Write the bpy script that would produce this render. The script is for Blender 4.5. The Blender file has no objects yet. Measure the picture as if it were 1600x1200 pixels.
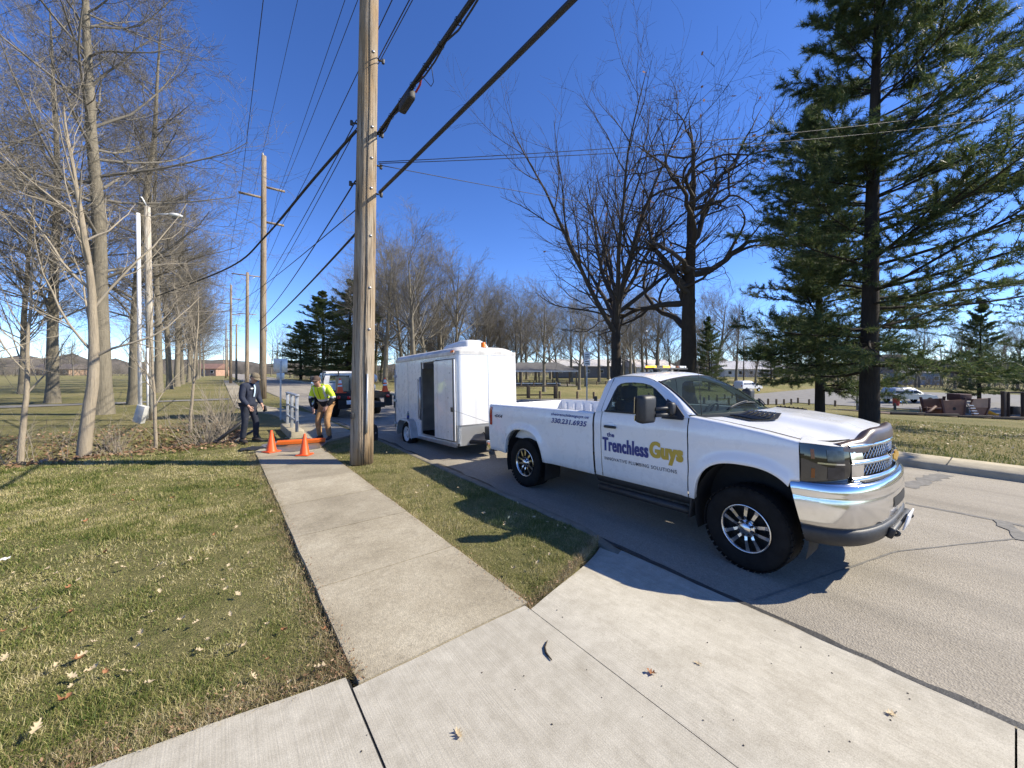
import bpy, bmesh, math, random
import numpy as np
from mathutils import Vector, Matrix, Euler
R = math.radians
PI = math.pi

# ------------------------------------------------------------------ camera, sky, sun, exposure
scene = bpy.context.scene
col = scene.collection
CAM_H = 1.78
YAW = R(37.3)                      # street runs along +Y, camera looks to the right of it
cam_d = bpy.data.cameras.new('camera')
cam_d.sensor_width = 36.0
cam_d.lens = 13.5
cam_d.clip_start = 0.05
cam_d.clip_end = 3000
cam = bpy.data.objects.new('camera', cam_d)
cam.location = (0, 0, CAM_H)
cam.rotation_euler = (R(90), 0, -YAW)
cam_d.shift_y = -20 / 1600
col.objects.link(cam)
scene.camera = cam

SUN_EL, SUN_AZ = 38.5, 128.0       # azimuth clockwise from +Y
world = bpy.data.worlds.new('World')
scene.world = world
world.use_nodes = True
wn = world.node_tree
wn.nodes.clear()
sky = wn.nodes.new('ShaderNodeTexSky')
sky.sky_type = 'NISHITA'
sky.sun_disc = False
sky.sun_elevation = R(SUN_EL)
sky.sun_rotation = R(SUN_AZ)
sky.altitude = 2000
sky.air_density = 0.85
sky.dust_density = 0.0
sky.ozone_density = 4.0
bg = wn.nodes.new('ShaderNodeBackground')
bg.inputs['Strength'].default_value = 0.15
wo = wn.nodes.new('ShaderNodeOutputWorld')
hs = wn.nodes.new('ShaderNodeHueSaturation')
hs.inputs['Saturation'].default_value = 1.17
hs.inputs['Hue'].default_value = .512
wn.links.new(sky.outputs[0], hs.inputs['Color'])
wn.links.new(hs.outputs[0], bg.inputs['Color'])
wn.links.new(bg.outputs[0], wo.inputs['Surface'])

sun_d = bpy.data.lights.new('sun', 'SUN')
sun_d.energy = 4.7
sun_d.angle = R(0.53)
sun_d.color = (1.0, 0.92, 0.77)
sun = bpy.data.objects.new('sun', sun_d)
sdir = Vector((math.sin(R(SUN_AZ)) * math.cos(R(SUN_EL)), math.cos(R(SUN_AZ)) * math.cos(R(SUN_EL)), math.sin(R(SUN_EL))))
sun.rotation_euler = sdir.to_track_quat('Z', 'Y').to_euler()
sun.location = sdir * 60
col.objects.link(sun)

vs = scene.view_settings
vs.view_transform = 'Standard'
vs.look = 'None'
vs.gamma = 1.0
vs.use_curve_mapping = False
vs.exposure = 0.8
scene.cycles.use_denoising = True
scene.cycles.max_bounces = 8
scene.cycles.transparent_max_bounces = 12

# ------------------------------------------------------------------ small helpers
CAMROT = cam.rotation_euler.to_matrix()
def ray(px, py):
    return CAMROT @ Vector(((px - 800) / 600, -(py - 580) / 600, -1))
def at(px, py, d):
    """point seen at photograph pixel (px, py), d metres deep along the view axis"""
    return Vector((0, 0, CAM_H)) + ray(px, py) * d
def on(px, py, z=0.0):
    r = ray(px, py)
    return Vector((0, 0, CAM_H)) + r * ((z - CAM_H) / r.z)

def tag(o, label=None, cat=None, group=None, kind=None):
    if label: o['label'] = label
    if cat: o['category'] = cat
    if group: o['group'] = group
    if kind: o['kind'] = kind
    return o
def empty(name, loc=(0, 0, 0), rz=0.0, label=None, cat=None, group=None):
    o = bpy.data.objects.new(name, None)
    o.empty_display_size = 0.2
    o.location = loc
    o.rotation_euler = (0, 0, rz)
    col.objects.link(o)
    return tag(o, label, cat, group)
def copy_tree(o, parent=None):
    c = o.copy()
    col.objects.link(c)
    if parent is not None:
        c.parent = parent
    for ch in list(o.children):
        copy_tree(ch, c)
    return c
def mesh_obj(name, me, parent=None, loc=None):
    o = bpy.data.objects.new(name, me)
    col.objects.link(o)
    if parent is not None: o.parent = parent
    if loc is not None: o.location = loc
    return o
def np_mesh(name, V, F, mat, smooth=False, mi=None):
    """V (n,3), F (m,k) all the same k, numpy"""
    me = bpy.data.meshes.new(name)
    V = np.asarray(V, dtype=np.float32); F = np.asarray(F, dtype=np.int32)
    k = F.shape[1]
    me.vertices.add(len(V)); me.vertices.foreach_set('co', V.ravel())
    me.loops.add(F.size); me.loops.foreach_set('vertex_index', F.ravel())
    me.polygons.add(len(F))
    me.polygons.foreach_set('loop_start', np.arange(0, F.size, k, dtype=np.int32))
    me.polygons.foreach_set('loop_total', np.full(len(F), k, dtype=np.int32))
    for m in (mat if isinstance(mat, (list, tuple)) else [mat]): me.materials.append(m)
    if mi is not None: me.polygons.foreach_set('material_index', np.asarray(mi, dtype=np.int32))
    if smooth: me.polygons.foreach_set('use_smooth', np.ones(len(F), dtype=bool))
    me.update(calc_edges=True)
    return me

class MB:
    """collects shapes into one mesh"""
    def __init__(s): s.v, s.f, s.m, s.s = [], [], [], []
    def add(s, v, f, mi=0, smooth=False):
        b = len(s.v)
        s.v += [tuple(p) for p in v]
        s.f += [tuple(i + b for i in q) for q in f]
        s.m += [mi] * len(f); s.s += [smooth] * len(f)
        return s
    def box(s, c, size, rot=None, mi=0, bev=0.0):
        x, y, z = [a / 2 for a in size]
        c = Vector(c)
        if bev <= 0:
            vs_ = [Vector((a * x, b * y, d * z)) for d in (-1, 1) for b in (-1, 1) for a in (-1, 1)]
            fs = [(0, 2, 3, 1), (4, 5, 7, 6), (0, 1, 5, 4), (2, 6, 7, 3), (0, 4, 6, 2), (1, 3, 7, 5)]
        else:
            b_ = min(bev, x * .98, y * .98, z * .98)
            bm = bmesh.new()
            bmesh.ops.create_cube(bm, size=1.0)
            for v in bm.verts: v.co = Vector((v.co.x * 2 * x, v.co.y * 2 * y, v.co.z * 2 * z))
            bmesh.ops.bevel(bm, geom=bm.edges[:], offset=b_, segments=2, affect='EDGES', profile=.6)
            vs_ = [v.co.copy() for v in bm.verts]
            for i, v in enumerate(bm.verts): v.index = i
            fs = [tuple(v.index for v in f.verts) for f in bm.faces]
            bm.free()
        if rot is not None:
            m = rot if isinstance(rot, Matrix) else Euler(rot).to_matrix()
            vs_ = [m @ v for v in vs_]
        return s.add([v + c for v in vs_], fs, mi, bev > 0)
    def tube(s, pts, rad, n=8, mi=0, cap=True, smooth=True):
        pts = [Vector(p) for p in pts]
        k = len(pts)
        rs = rad if isinstance(rad, (list, tuple)) else [rad] * k
        vs_ = []; prev = None
        for i, p in enumerate(pts):
            t = (pts[min(i + 1, k - 1)] - pts[max(i - 1, 0)]).normalized()
            if prev is None:
                a = Vector((0, 0, 1)) if abs(t.z) < .9 else Vector((1, 0, 0))
                n1 = t.cross(a).normalized()
            else:
                n1 = (prev - t * prev.dot(t)).normalized()
            prev = n1
            n2 = t.cross(n1)
            for j in range(n):
                an = 2 * PI * j / n
                vs_.append(p + (n1 * math.cos(an) + n2 * math.sin(an)) * rs[i])
        fs = [(i * n + j, i * n + (j + 1) % n, (i + 1) * n + (j + 1) % n, (i + 1) * n + j) for i in range(k - 1) for j in range(n)]
        s.add(vs_, fs, mi, smooth)
        if cap:
            b = len(s.v) - k * n
            s.f.append(tuple(b + j for j in range(n))[::-1]); s.m.append(mi); s.s.append(False)
            s.f.append(tuple(b + (k - 1) * n + j for j in range(n))); s.m.append(mi); s.s.append(False)
        return s
    def lathe(s, prof, n=24, axis='Z', c=(0, 0, 0), mi=0, smooth=True, close=False, sweep=2 * PI, a0=0.0):
        vs_ = []
        full = abs(sweep - 2 * PI) < 1e-6
        na = n if full else n + 1
        for (r, h) in prof:
            for j in range(na):
                a = a0 + sweep * j / n
                x, y = r * math.cos(a), r * math.sin(a)
                p = (x, y, h) if axis == 'Z' else ((h, x, y) if axis == 'X' else (x, h, y))
                vs_.append((p[0] + c[0], p[1] + c[1], p[2] + c[2]))
        k = len(prof)
        fs = []
        rng = range(k) if close else range(k - 1)
        for i in rng:
            i2 = (i + 1) % k
            for j in range(n):
                j2 = (j + 1) % na
                fs.append((i * na + j, i * na + j2, i2 * na + j2, i2 * na + j))
        return s.add(vs_, fs, mi, smooth)
    def grid(s, rows, mi=0, smooth=True, flip=False, closed=False):
        """rows: list of equally long lists of points"""
        nr, nc = len(rows), len(rows[0])
        vs_ = [p for r in rows for p in r]
        fs = []
        for i in range(nr - 1):
            for j in range(nc if closed else nc - 1):
                j2 = (j + 1) % nc
                q = (i * nc + j, i * nc + j2, (i + 1) * nc + j2, (i + 1) * nc + j)
                fs.append(q[::-1] if flip else q)
        return s.add(vs_, fs, mi, smooth)
    def prism(s, poly, d, mi=0, frame=None):
        """poly: list of (a, b) extruded by d along the third axis; frame: function (a, b, h) -> point"""
        fr = frame or (lambda a, b, h: (a, b, h))
        n = len(poly)
        vs_ = [fr(a, b, 0) for a, b in poly] + [fr(a, b, d) for a, b in poly]
        fs = [tuple(range(n))[::-1], tuple(range(n, 2 * n))] + [(i, (i + 1) % n, n + (i + 1) % n, n + i) for i in range(n)]
        return s.add(vs_, fs, mi)
    def mesh(s, name, mats):
        me = bpy.data.meshes.new(name)
        me.from_pydata([tuple(p) for p in s.v], [], s.f)
        for m in (mats if isinstance(mats, (list, tuple)) else [mats]): me.materials.append(m)
        me.polygons.foreach_set('material_index', s.m)
        me.polygons.foreach_set('use_smooth', s.s)
        me.update()
        return me
    def build(s, name, mats, parent=None, loc=None, fix=True):
        me = s.mesh(name, mats)
        if fix:
            bm = bmesh.new(); bm.from_mesh(me)
            bmesh.ops.recalc_face_normals(bm, faces=bm.faces[:])
            bm.to_mesh(me); bm.free()
        return mesh_obj(name, me, parent, loc)

def smoothstep(a, b, x):
    t = np.clip((x - a) / (b - a), 0, 1)
    return t * t * (3 - 2 * t)
def lerp(a, b, t): return a + (b - a) * t
def interp(x, xs, ys): return float(np.interp(x, xs, ys))

# value noise (vectorised) for terrain and colour-free shaping
_rn = np.random.RandomState(5)
_tab = _rn.rand(256, 256)
def vnoise(x, y):
    x = np.asarray(x, dtype=float); y = np.asarray(y, dtype=float)
    xi = np.floor(x).astype(int); yi = np.floor(y).astype(int)
    fx, fy = x - xi, y - yi
    fx = fx * fx * (3 - 2 * fx); fy = fy * fy * (3 - 2 * fy)
    g = lambda a, b: _tab[a % 256, b % 256]
    return (g(xi, yi) * (1 - fx) + g(xi + 1, yi) * fx) * (1 - fy) + (g(xi, yi + 1) * (1 - fx) + g(xi + 1, yi + 1) * fx) * fy - .5

# ------------------------------------------------------------------ materials
def new_mat(name):
    m = bpy.data.materials.new(name)
    m.use_nodes = True
    nt = m.node_tree
    bsdf = nt.nodes.get('Principled BSDF')
    return m, nt, bsdf
def coords(nt, scale=(1, 1, 1), rot=(0, 0, 0), kind='Object'):
    tc = nt.nodes.new('ShaderNodeTexCoord')
    mp = nt.nodes.new('ShaderNodeMapping')
    mp.inputs['Scale'].default_value = scale
    mp.inputs['Rotation'].default_value = rot
    nt.links.new(tc.outputs[kind], mp.inputs['Vector'])
    return mp.outputs[0]
def noise(nt, vec, scale, detail=4, rough=.6):
    n = nt.nodes.new('ShaderNodeTexNoise')
    n.inputs['Scale'].default_value = scale
    n.inputs['Detail'].default_value = detail
    n.inputs['Roughness'].default_value = rough
    nt.links.new(vec, n.inputs['Vector'])
    return n.outputs['Fac']
def ramp(nt, fac, stops):
    r = nt.nodes.new('ShaderNodeValToRGB')
    el = r.color_ramp.elements
    while len(el) < len(stops): el.new(.5)
    for e, (p, c) in zip(el, stops):
        e.position = p
        e.color = (c[0], c[1], c[2], 1) if isinstance(c, (tuple, list)) else (c, c, c, 1)
    nt.links.new(fac, r.inputs['Fac'])
    return r.outputs['Color']
def mix(nt, fac, a, b, mode='MIX'):
    m = nt.nodes.new('ShaderNodeMix')
    m.data_type = 'RGBA'; m.blend_type = mode
    for s_, v in ((m.inputs[0], fac), (m.inputs[6], a), (m.inputs[7], b)):
        if isinstance(v, (int, float)): s_.default_value = v
        elif isinstance(v, (tuple, list)): s_.default_value = (v[0], v[1], v[2], 1)
        else: nt.links.new(v, s_)
    return m.outputs[2]
def math_(nt, op, a, b=None):
    m = nt.nodes.new('ShaderNodeMath'); m.operation = op
    for s_, v in ((m.inputs[0], a), (m.inputs[1], b)):
        if v is None: continue
        if isinstance(v, (int, float)): s_.default_value = v
        else: nt.links.new(v, s_)
    return m.outputs[0]
def bump(nt, bsdf, h, strength=.3, dist=.01):
    b = nt.nodes.new('ShaderNodeBump')
    b.inputs['Strength'].default_value = strength
    b.inputs['Distance'].default_value = dist
    nt.links.new(h, b.inputs['Height'])
    nt.links.new(b.outputs[0], bsdf.inputs['Normal'])
def plain(name, c, rough=.6, metal=0.0, var=.18, scale=6.0, bmp=0.0, bscale=60.0, stretch=(1, 1, 1), spec=None, coat=0.0):
    m, nt, b = new_mat(name)
    v = coords(nt, stretch)
    n = noise(nt, v, scale, 5)
    lo = tuple(x * (1 - var) for x in c); hi = tuple(min(1, x * (1 + var)) for x in c)
    nt.links.new(ramp(nt, n, [(.3, lo), (.7, hi)]), b.inputs['Base Color'])
    b.inputs['Roughness'].default_value = rough
    b.inputs['Metallic'].default_value = metal
    if spec is not None: b.inputs['Specular IOR Level'].default_value = spec
    if coat: b.inputs['Coat Weight'].default_value = coat; b.inputs['Coat Roughness'].default_value = .04
    if bmp: bump(nt, b, noise(nt, v, bscale, 3), bmp, .01)
    return m
def glass(name, tint=(.6, .7, .7), alpha=.35, rough=.02):
    m, nt, b = new_mat(name)
    b.inputs['Base Color'].default_value = (*[t * .12 for t in tint], 1)
    b.inputs['Roughness'].default_value = rough
    b.inputs['Specular IOR Level'].default_value = .8
    tr = nt.nodes.new('ShaderNodeBsdfTransparent')
    tr.inputs['Color'].default_value = (*tint, 1)
    mx = nt.nodes.new('ShaderNodeMixShader')
    mx.inputs[0].default_value = alpha
    out = nt.nodes['Material Output']
    nt.links.new(tr.outputs[0], mx.inputs[1]); nt.links.new(b.outputs[0], mx.inputs[2])
    nt.links.new(mx.outputs[0], out.inputs['Surface'])
    return m
def emit(name, c, strength):
    m, nt, b = new_mat(name)
    b.inputs['Base Color'].default_value = (*c, 1)
    b.inputs['Emission Color'].default_value = (*c, 1)
    b.inputs['Emission Strength'].default_value = strength
    return m

def mat_concrete_new():
    m, nt, b = new_mat('concrete_broomed')
    v = coords(nt)
    big = noise(nt, v, .9, 5, .6)
    fine = noise(nt, v, 160, 3, .7)
    lines = noise(nt, coords(nt, (120, 1.6, 1)), 1.0, 2, .5)
    mid = noise(nt, v, 9, 5, .65)
    c = ramp(nt, big, [(.3, (.36, .325, .255)), (.7, (.455, .42, .34))])
    c = mix(nt, .28, c, ramp(nt, mid, [(.35, (.27, .25, .20)), (.65, (.56, .53, .45))]))
    c = mix(nt, .32, c, ramp(nt, fine, [(.35, .2), (.65, .8)]), 'OVERLAY')
    c = mix(nt, .10, c, ramp(nt, lines, [(.36, .2), (.62, .75)]), 'OVERLAY')
    st = noise(nt, v, 2.1, 6, .7)
    c = mix(nt, math_(nt, 'MULTIPLY', ramp(nt, st, [(.52, 0.0), (.70, 1.0)]), .38), c, (.27, .24, .18))
    nt.links.new(c, b.inputs['Base Color'])
    b.inputs['Roughness'].default_value = .85
    h = math_(nt, 'ADD', math_(nt, 'MULTIPLY', lines, 1.0), math_(nt, 'MULTIPLY', fine, .6))
    bump(nt, b, h, .35, .004)
    return m
def mat_concrete_old():
    m, nt, b = new_mat('concrete_weathered')
    v = coords(nt)
    big = noise(nt, v, 1.3, 6, .65)
    mid = noise(nt, v, 24, 4, .7)
    vo = nt.nodes.new('ShaderNodeTexVoronoi'); vo.inputs['Scale'].default_value = 130
    nt.links.new(v, vo.inputs['Vector'])
    c = ramp(nt, big, [(.28, (.24, .205, .14)), (.5, (.33, .287, .205)), (.72, (.415, .37, .275))])
    oi = nt.nodes.new('ShaderNodeObjectInfo')
    c = mix(nt, .22, c, ramp(nt, oi.outputs['Random'], [(.0, .28), (1.0, .72)]), 'OVERLAY')
    st = noise(nt, v, 3.1, 6, .75)
    c = mix(nt, math_(nt, 'MULTIPLY', ramp(nt, st, [(.55, 0.0), (.72, 1.0)]), .45), c, (.17, .14, .095))
    c = mix(nt, .35, c, ramp(nt, mid, [(.3, .3), (.7, .7)]), 'OVERLAY')
    c = mix(nt, .45, c, ramp(nt, vo.outputs['Color'], [(.1, .3), (.9, .68)]), 'OVERLAY')
    nt.links.new(c, b.inputs['Base Color'])
    b.inputs['Roughness'].default_value = .9
    bump(nt, b, math_(nt, 'ADD', mid, math_(nt, 'MULTIPLY', vo.outputs['Distance'], .8)), .5, .005)
    return m
def mat_road():
    m, nt, b = new_mat('road_surface')
    v = coords(nt)
    big = noise(nt, coords(nt, (1, .25, 1)), .8, 5, .6)
    vo = nt.nodes.new('ShaderNodeTexVoronoi'); vo.inputs['Scale'].default_value = 75
    nt.links.new(v, vo.inputs['Vector'])
    vo2 = nt.nodes.new('ShaderNodeTexVoronoi'); vo2.inputs['Scale'].default_value = 23
    nt.links.new(v, vo2.inputs['Vector'])
    fine = noise(nt, v, 90, 4, .7)
    c = ramp(nt, big, [(.3, (.262, .230, .178)), (.7, (.36, .322, .258))])
    c = mix(nt, .32, c, ramp(nt, vo.outputs['Color'], [(.05, .22), (.5, .48), (.95, .74)]), 'OVERLAY')
    c = mix(nt, .35, c, ramp(nt, fine, [(.3, .25), (.7, .75)]), 'OVERLAY')
    c = mix(nt, ramp(nt, vo2.outputs['Distance'], [(.08, .5), (.14, 0.0)]), c, (.46, .43, .36))
    st = noise(nt, coords(nt, (1, .12, 1)), 1.7, 5, .6)
    c = mix(nt, math_(nt, 'MULTIPLY', ramp(nt, st, [(.52, 0.0), (.7, 1.0)]), .35), c, (.13, .12, .10))
    nt.links.new(c, b.inputs['Base Color'])
    b.inputs['Roughness'].default_value = .88
    bump(nt, b, math_(nt, 'ADD', vo.outputs['Distance'], fine), .6, .008)
    return m
def mat_ground():
    m, nt, b = new_mat('lawn_ground')
    v = coords(nt)
    a = noise(nt, v, .55, 6, .65); c2 = noise(nt, v, 6, 5, .75); f = noise(nt, v, 45, 4, .8)
    far = noise(nt, coords(nt, (1, 1, 1)), .09, 4, .6)
    c = ramp(nt, a, [(.28, (.115, .12, .036)), (.45, (.18, .17, .06)), (.6, (.27, .23, .105)), (.75, (.35, .285, .15))])
    c = mix(nt, .55, c, ramp(nt, c2, [(.3, (.085, .095, .03)), (.55, (.25, .22, .10)), (.75, (.42, .35, .20))]))
    c = mix(nt, .35, c, ramp(nt, far, [(.4, (.12, .13, .04)), (.65, (.33, .26, .13))]))
    c = mix(nt, .4, c, ramp(nt, f, [(.3, .2), (.7, .8)]), 'OVERLAY')
    nt.links.new(c, b.inputs['Base Color'])
    b.inputs['Roughness'].default_value = .95
    b.inputs['Specular IOR Level'].default_value = .15
    bump(nt, b, math_(nt, 'ADD', c2, f), .8, .06)
    return m
def mat_grass(name, stops):
    m, nt, b = new_mat(name)
    g = nt.nodes.new('ShaderNodeNewGeometry')
    v = coords(nt)
    pat = noise(nt, v, .75, 5, .65)
    pat2 = noise(nt, v, 5.0, 3, .6)
    fac = math_(nt, 'ADD', math_(nt, 'MULTIPLY', g.outputs['Random Per Island'], .62),
                math_(nt, 'ADD', math_(nt, 'MULTIPLY', math_(nt, 'SUBTRACT', pat, .5), 1.5), math_(nt, 'MULTIPLY', math_(nt, 'SUBTRACT', pat2, .5), .9)))
    fac = math_(nt, 'ADD', fac, .14)
    c = ramp(nt, fac, stops)
    nt.links.new(c, b.inputs['Base Color'])
    b.inputs['Roughness'].default_value = .55
    b.inputs['Specular IOR Level'].default_value = .3
    tl = nt.nodes.new('ShaderNodeBsdfTranslucent')
    nt.links.new(c, tl.inputs['Color'])
    mx = nt.nodes.new('ShaderNodeMixShader'); mx.inputs[0].default_value = .25
    nt.links.new(b.outputs[0], mx.inputs[1]); nt.links.new(tl.outputs[0], mx.inputs[2])
    nt.links.new(mx.outputs[0], nt.nodes['Material Output'].inputs['Surface'])
    return m
def mat_bark(name, c, dark=.45, scale=7, rough=.9, st=(1, 1, .12), bstr=.8):
    m, nt, b = new_mat(name)
    v = coords(nt, st)
    n = noise(nt, v, scale * 3, 6, .75)
    n2 = noise(nt, coords(nt), 1.4, 4)
    cc = ramp(nt, n, [(.3, tuple(x * dark for x in c)), (.65, c), (.85, tuple(min(1, x * 1.35) for x in c))])
    cc = mix(nt, .35, cc, ramp(nt, n2, [(.35, tuple(x * .65 for x in c)), (.65, tuple(min(1, x * 1.2) for x in c))]))
    nt.links.new(cc, b.inputs['Base Color'])
    b.inputs['Roughness'].default_value = rough
    b.inputs['Specular IOR Level'].default_value = .2
    bump(nt, b, n, bstr, .04)
    return m
def mat_leaf(name, stops, trans=.25, rough=.6):
    m, nt, b = new_mat(name)
    g = nt.nodes.new('ShaderNodeNewGeometry')
    n = noise(nt, coords(nt), .9, 4)
    fac = math_(nt, 'ADD', math_(nt, 'MULTIPLY', g.outputs['Random Per Island'], .6), math_(nt, 'MULTIPLY', n, .45))
    c = ramp(nt, fac, stops)
    nt.links.new(c, b.inputs['Base Color'])
    b.inputs['Roughness'].default_value = rough
    b.inputs['Specular IOR Level'].default_value = .25
    tl = nt.nodes.new('ShaderNodeBsdfTranslucent')
    nt.links.new(c, tl.inputs['Color'])
    mx = nt.nodes.new('ShaderNodeMixShader'); mx.inputs[0].default_value = trans
    nt.links.new(b.outputs[0], mx.inputs[1]); nt.links.new(tl.outputs[0], mx.inputs[2])
    nt.links.new(mx.outputs[0], nt.nodes['Material Output'].inputs['Surface'])
    return m

M = {}
ORD = ['first', 'second', 'third', 'fourth', 'fifth', 'sixth', 'seventh', 'eighth', 'ninth', 'tenth', 'eleventh', 'twelfth', 'thirteenth', 'fourteenth', 'fifteenth', 'sixteenth', 'seventeenth', 'eighteenth', 'nineteenth', 'twentieth', 'twenty-first', 'twenty-second', 'twenty-third', 'twenty-fourth', 'twenty-fifth', 'twenty-sixth']
M['drive'] = mat_concrete_new()
M['walk'] = mat_concrete_old()
M['road'] = mat_road()
M['ground'] = mat_ground()
M['grass'] = mat_grass('grass_blades', [(.0, (.075, .115, .020)), (.24, (.14, .175, .038)), (.42, (.24, .235, .075)), (.60, (.42, .37, .165)), (1.0, (.66, .57, .35))])
M['straw'] = mat_grass('dead_grass', [(.0, (.15, .12, .06)), (.4, (.30, .235, .12)), (.7, (.43, .36, .21)), (1.0, (.58, .50, .33))])
M['tar'] = plain('tar_seal', (.045, .043, .04), .6, var=.4, scale=20, bmp=.4)
M['tar_faded'] = plain('faded_tar', (.175, .165, .145), .8, var=.3, scale=14, bmp=.3)
M['curb'] = plain('curb_concrete', (.36, .315, .225), .9, var=.22, scale=4, bmp=.6, bscale=50)
M['joint'] = plain('joint_filler', (.02, .02, .018), .9)
M['litter'] = mat_leaf('leaf_litter', [(.15, (.10, .055, .028)), (.4, (.20, .115, .06)), (.65, (.32, .20, .115)), (.9, (.45, .33, .21))], .1)
M['oakleaf'] = mat_leaf('dry_leaf', [(.1, (.33, .22, .11)), (.4, (.50, .38, .22)), (.7, (.62, .52, .35)), (.95, (.70, .61, .45))], .2)
M['rustleaf'] = mat_leaf('rust_leaf', [(.1, (.20, .085, .04)), (.6, (.38, .18, .085)), (.95, (.5, .28, .15))], .2)
M['bark_grey'] = mat_bark('bark_grey', (.25, .22, .165))
M['bark_pale'] = mat_bark('bark_pale', (.38, .32, .235), .6)
M['bark_dark'] = mat_bark('bark_dark', (.075, .06, .046), .5)
M['bark_pine'] = mat_bark('bark_pine', (.048, .040, .033), .4)
M['twig'] = mat_bark('twig_bark', (.205, .185, .152), .7, st=(1, 1, 1), bstr=.1)
M['twig_pale'] = mat_bark('twig_pale_bark', (.36, .31, .235), .75, st=(1, 1, 1), bstr=.1)
M['twig_dark'] = mat_bark('twig_dark_bark', (.085, .072, .06), .7, st=(1, 1, 1), bstr=.1)
M['needle'] = mat_leaf('pine_needles', [(.15, (.032, .060, .026)), (.45, (.068, .108, .040)), (.7, (.13, .158, .052)), (.95, (.23, .23, .08))], .38, .5)
M['needle_far'] = mat_leaf('far_pine_needles', [(.15, (.022, .040, .022)), (.5, (.045, .068, .034)), (.9, (.085, .105, .05))], .2, .55)
# ------------------------------------------------------------------ ground, road, walks
WX0, WX1 = .63, 1.89               # sidewalk edges (across the street axis)
CURB0, CURB1 = 3.27, 3.42          # near kerb
ROADZ = -.15
FARX = 11.1                        # far kerb face
def road_z(x):
    t = (np.asarray(x, float) - CURB1) / (FARX - CURB1)
    return ROADZ + .10 * np.clip(1 - (2 * t - 1) ** 2, 0, 1) * .6
def ground_z(x, y):
    x = np.asarray(x, float); y = np.asarray(y, float)
    z = -.035 + .035 * vnoise(x * .5, y * .5) + .012 * vnoise(x * 2.3, y * 2.3)
    # gentle left lawn, ditch crossing towards the culvert
    left = 1 - smoothstep(-.2, .75, x)
    cy = 14.2 + .35 * np.sin(x * .35)
    dd = np.abs(y - cy)
    z = z - left * .62 * (1 - smoothstep(.5, 2.2, dd)) * (1 - smoothstep(2.0, 2.25, np.abs(y - cy) * 0 + 0))
    z = z + left * smoothstep(3, 30, -x) * .25 * vnoise(x * .08, y * .08)
    # park across the street falls away near the playground and rises behind it
    far = x > FARX
    t = x - 12.1
    fall = -.03 - .30 * (1 - np.exp(-np.clip(t, 0, None) / 2.2)) * np.exp(-np.clip(t - 3, 0, None) / 3.5)
    fall = fall - .055 * np.clip(t - 3.0, 0, 33)
    flat = -.03 - .022 * np.clip(t, 0, 30) + .012 * np.clip(t - 34, 0, 60)
    k = smoothstep(20, 42, y)
    pk = fall * (1 - k) + flat * k + .05 * vnoise(x * .4, y * .4)
    z = np.where(far, pk, z)
    z = np.where((x > CURB0 - .0) & (x < FARX + .98), -.45, z)
    # bed under the driveway
    drv = (y < np.where(x < WX0, 2.36 + .14 * np.clip(WX0 - x, 0, 1.2), 2.1)) & (x > -14) & (x <= CURB0)
    z = np.where(drv, -.42, z)
    fl = (x > WX1 - .02) & (x <= CURB0) & (y < flare(x) + .02)
    z = np.where(fl, -.42, z)
    return z
def flare(x):
    t = np.clip((np.asarray(x, float) - 1.86) / (3.30 - 1.86), 0, 1)
    return 2.20 + .40 * t + .14 * t ** 2.5

xs = np.unique(np.concatenate([np.linspace(-600, -60, 14), np.linspace(-55, -16, 16), np.linspace(-15, 1.8, 66), np.linspace(1.8, 3.27, 34),
                               [WX0 - .01, WX0, CURB0 - .01, CURB0 - .001, CURB0 + .001, 7, FARX + .97, FARX + .981], np.linspace(12.1, 32, 48), np.linspace(33, 60, 24), np.linspace(63, 150, 18), np.linspace(160, 700, 16)]))
ys = np.unique(np.concatenate([np.linspace(-120, -20, 6), np.linspace(-18, 1.5, 16), np.linspace(1.6, 3.2, 44), np.linspace(3.3, 20, 72), np.linspace(20.5, 70, 44), np.linspace(73, 200, 22), np.linspace(215, 900, 18)]))
X, Y = np.meshgrid(xs, ys)
Z = ground_z(X, Y)
nx, ny = len(xs), len(ys)
idx = np.arange(nx * ny).reshape(ny, nx)
F = np.stack([idx[:-1, :-1], idx[:-1, 1:], idx[1:, 1:], idx[1:, :-1]], -1).reshape(-1, 4)
tag(mesh_obj('ground', np_mesh('ground', np.stack([X, Y, Z], -1).reshape(-1, 3), F, M['ground'], True)), kind='structure')

def strip(name, xa, ya, mat, zfun, parent=None, kind='structure'):
    rows = [[(x, y, float(zfun(x, y))) for x in xa] for y in ya]
    o = MB().grid(rows).build(name, mat, parent)
    if kind: tag(o, kind=kind)
    return o
road = strip('road', np.linspace(CURB1 - .03, FARX + .05, 24), np.concatenate([np.linspace(-60, 40, 60), np.linspace(45, 700, 40)]), M['road'], lambda x, y: road_z(x))
# tar seams and cracks on the road, sheets 4 mm above it
def ribbon(name, pts, w, mat, dz=.004, seed=0, parent=None, zf=None):
    rng = random.Random(seed)
    zf = zf or (lambda x, y: float(road_z(x)))
    P_ = []
    for (a, b) in zip(pts[:-1], pts[1:]):
        n = max(2, int((Vector(b) - Vector(a)).length / .12))
        for i in range(n): P_.append(Vector(a).lerp(Vector(b), i / n))
    P_.append(Vector(pts[-1]))
    L, Rr = [], []
    for i, p in enumerate(P_):
        t = (P_[min(i + 1, len(P_) - 1)] - P_[max(i - 1, 0)]).normalized()
        nrm = Vector((-t.y, t.x))
        ww = w * (.75 + .5 * rng.random()) / 2
        off = nrm * (rng.random() - .5) * w * .35
        a, b = p + nrm * ww + off, p - nrm * ww + off
        L.append((a.x, a.y, zf(a.x, a.y) + dz)); Rr.append((b.x, b.y, zf(b.x, b.y) + dz))
    return tag(MB().grid([L, Rr], smooth=False).build(name, mat, parent), kind='structure')
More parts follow.
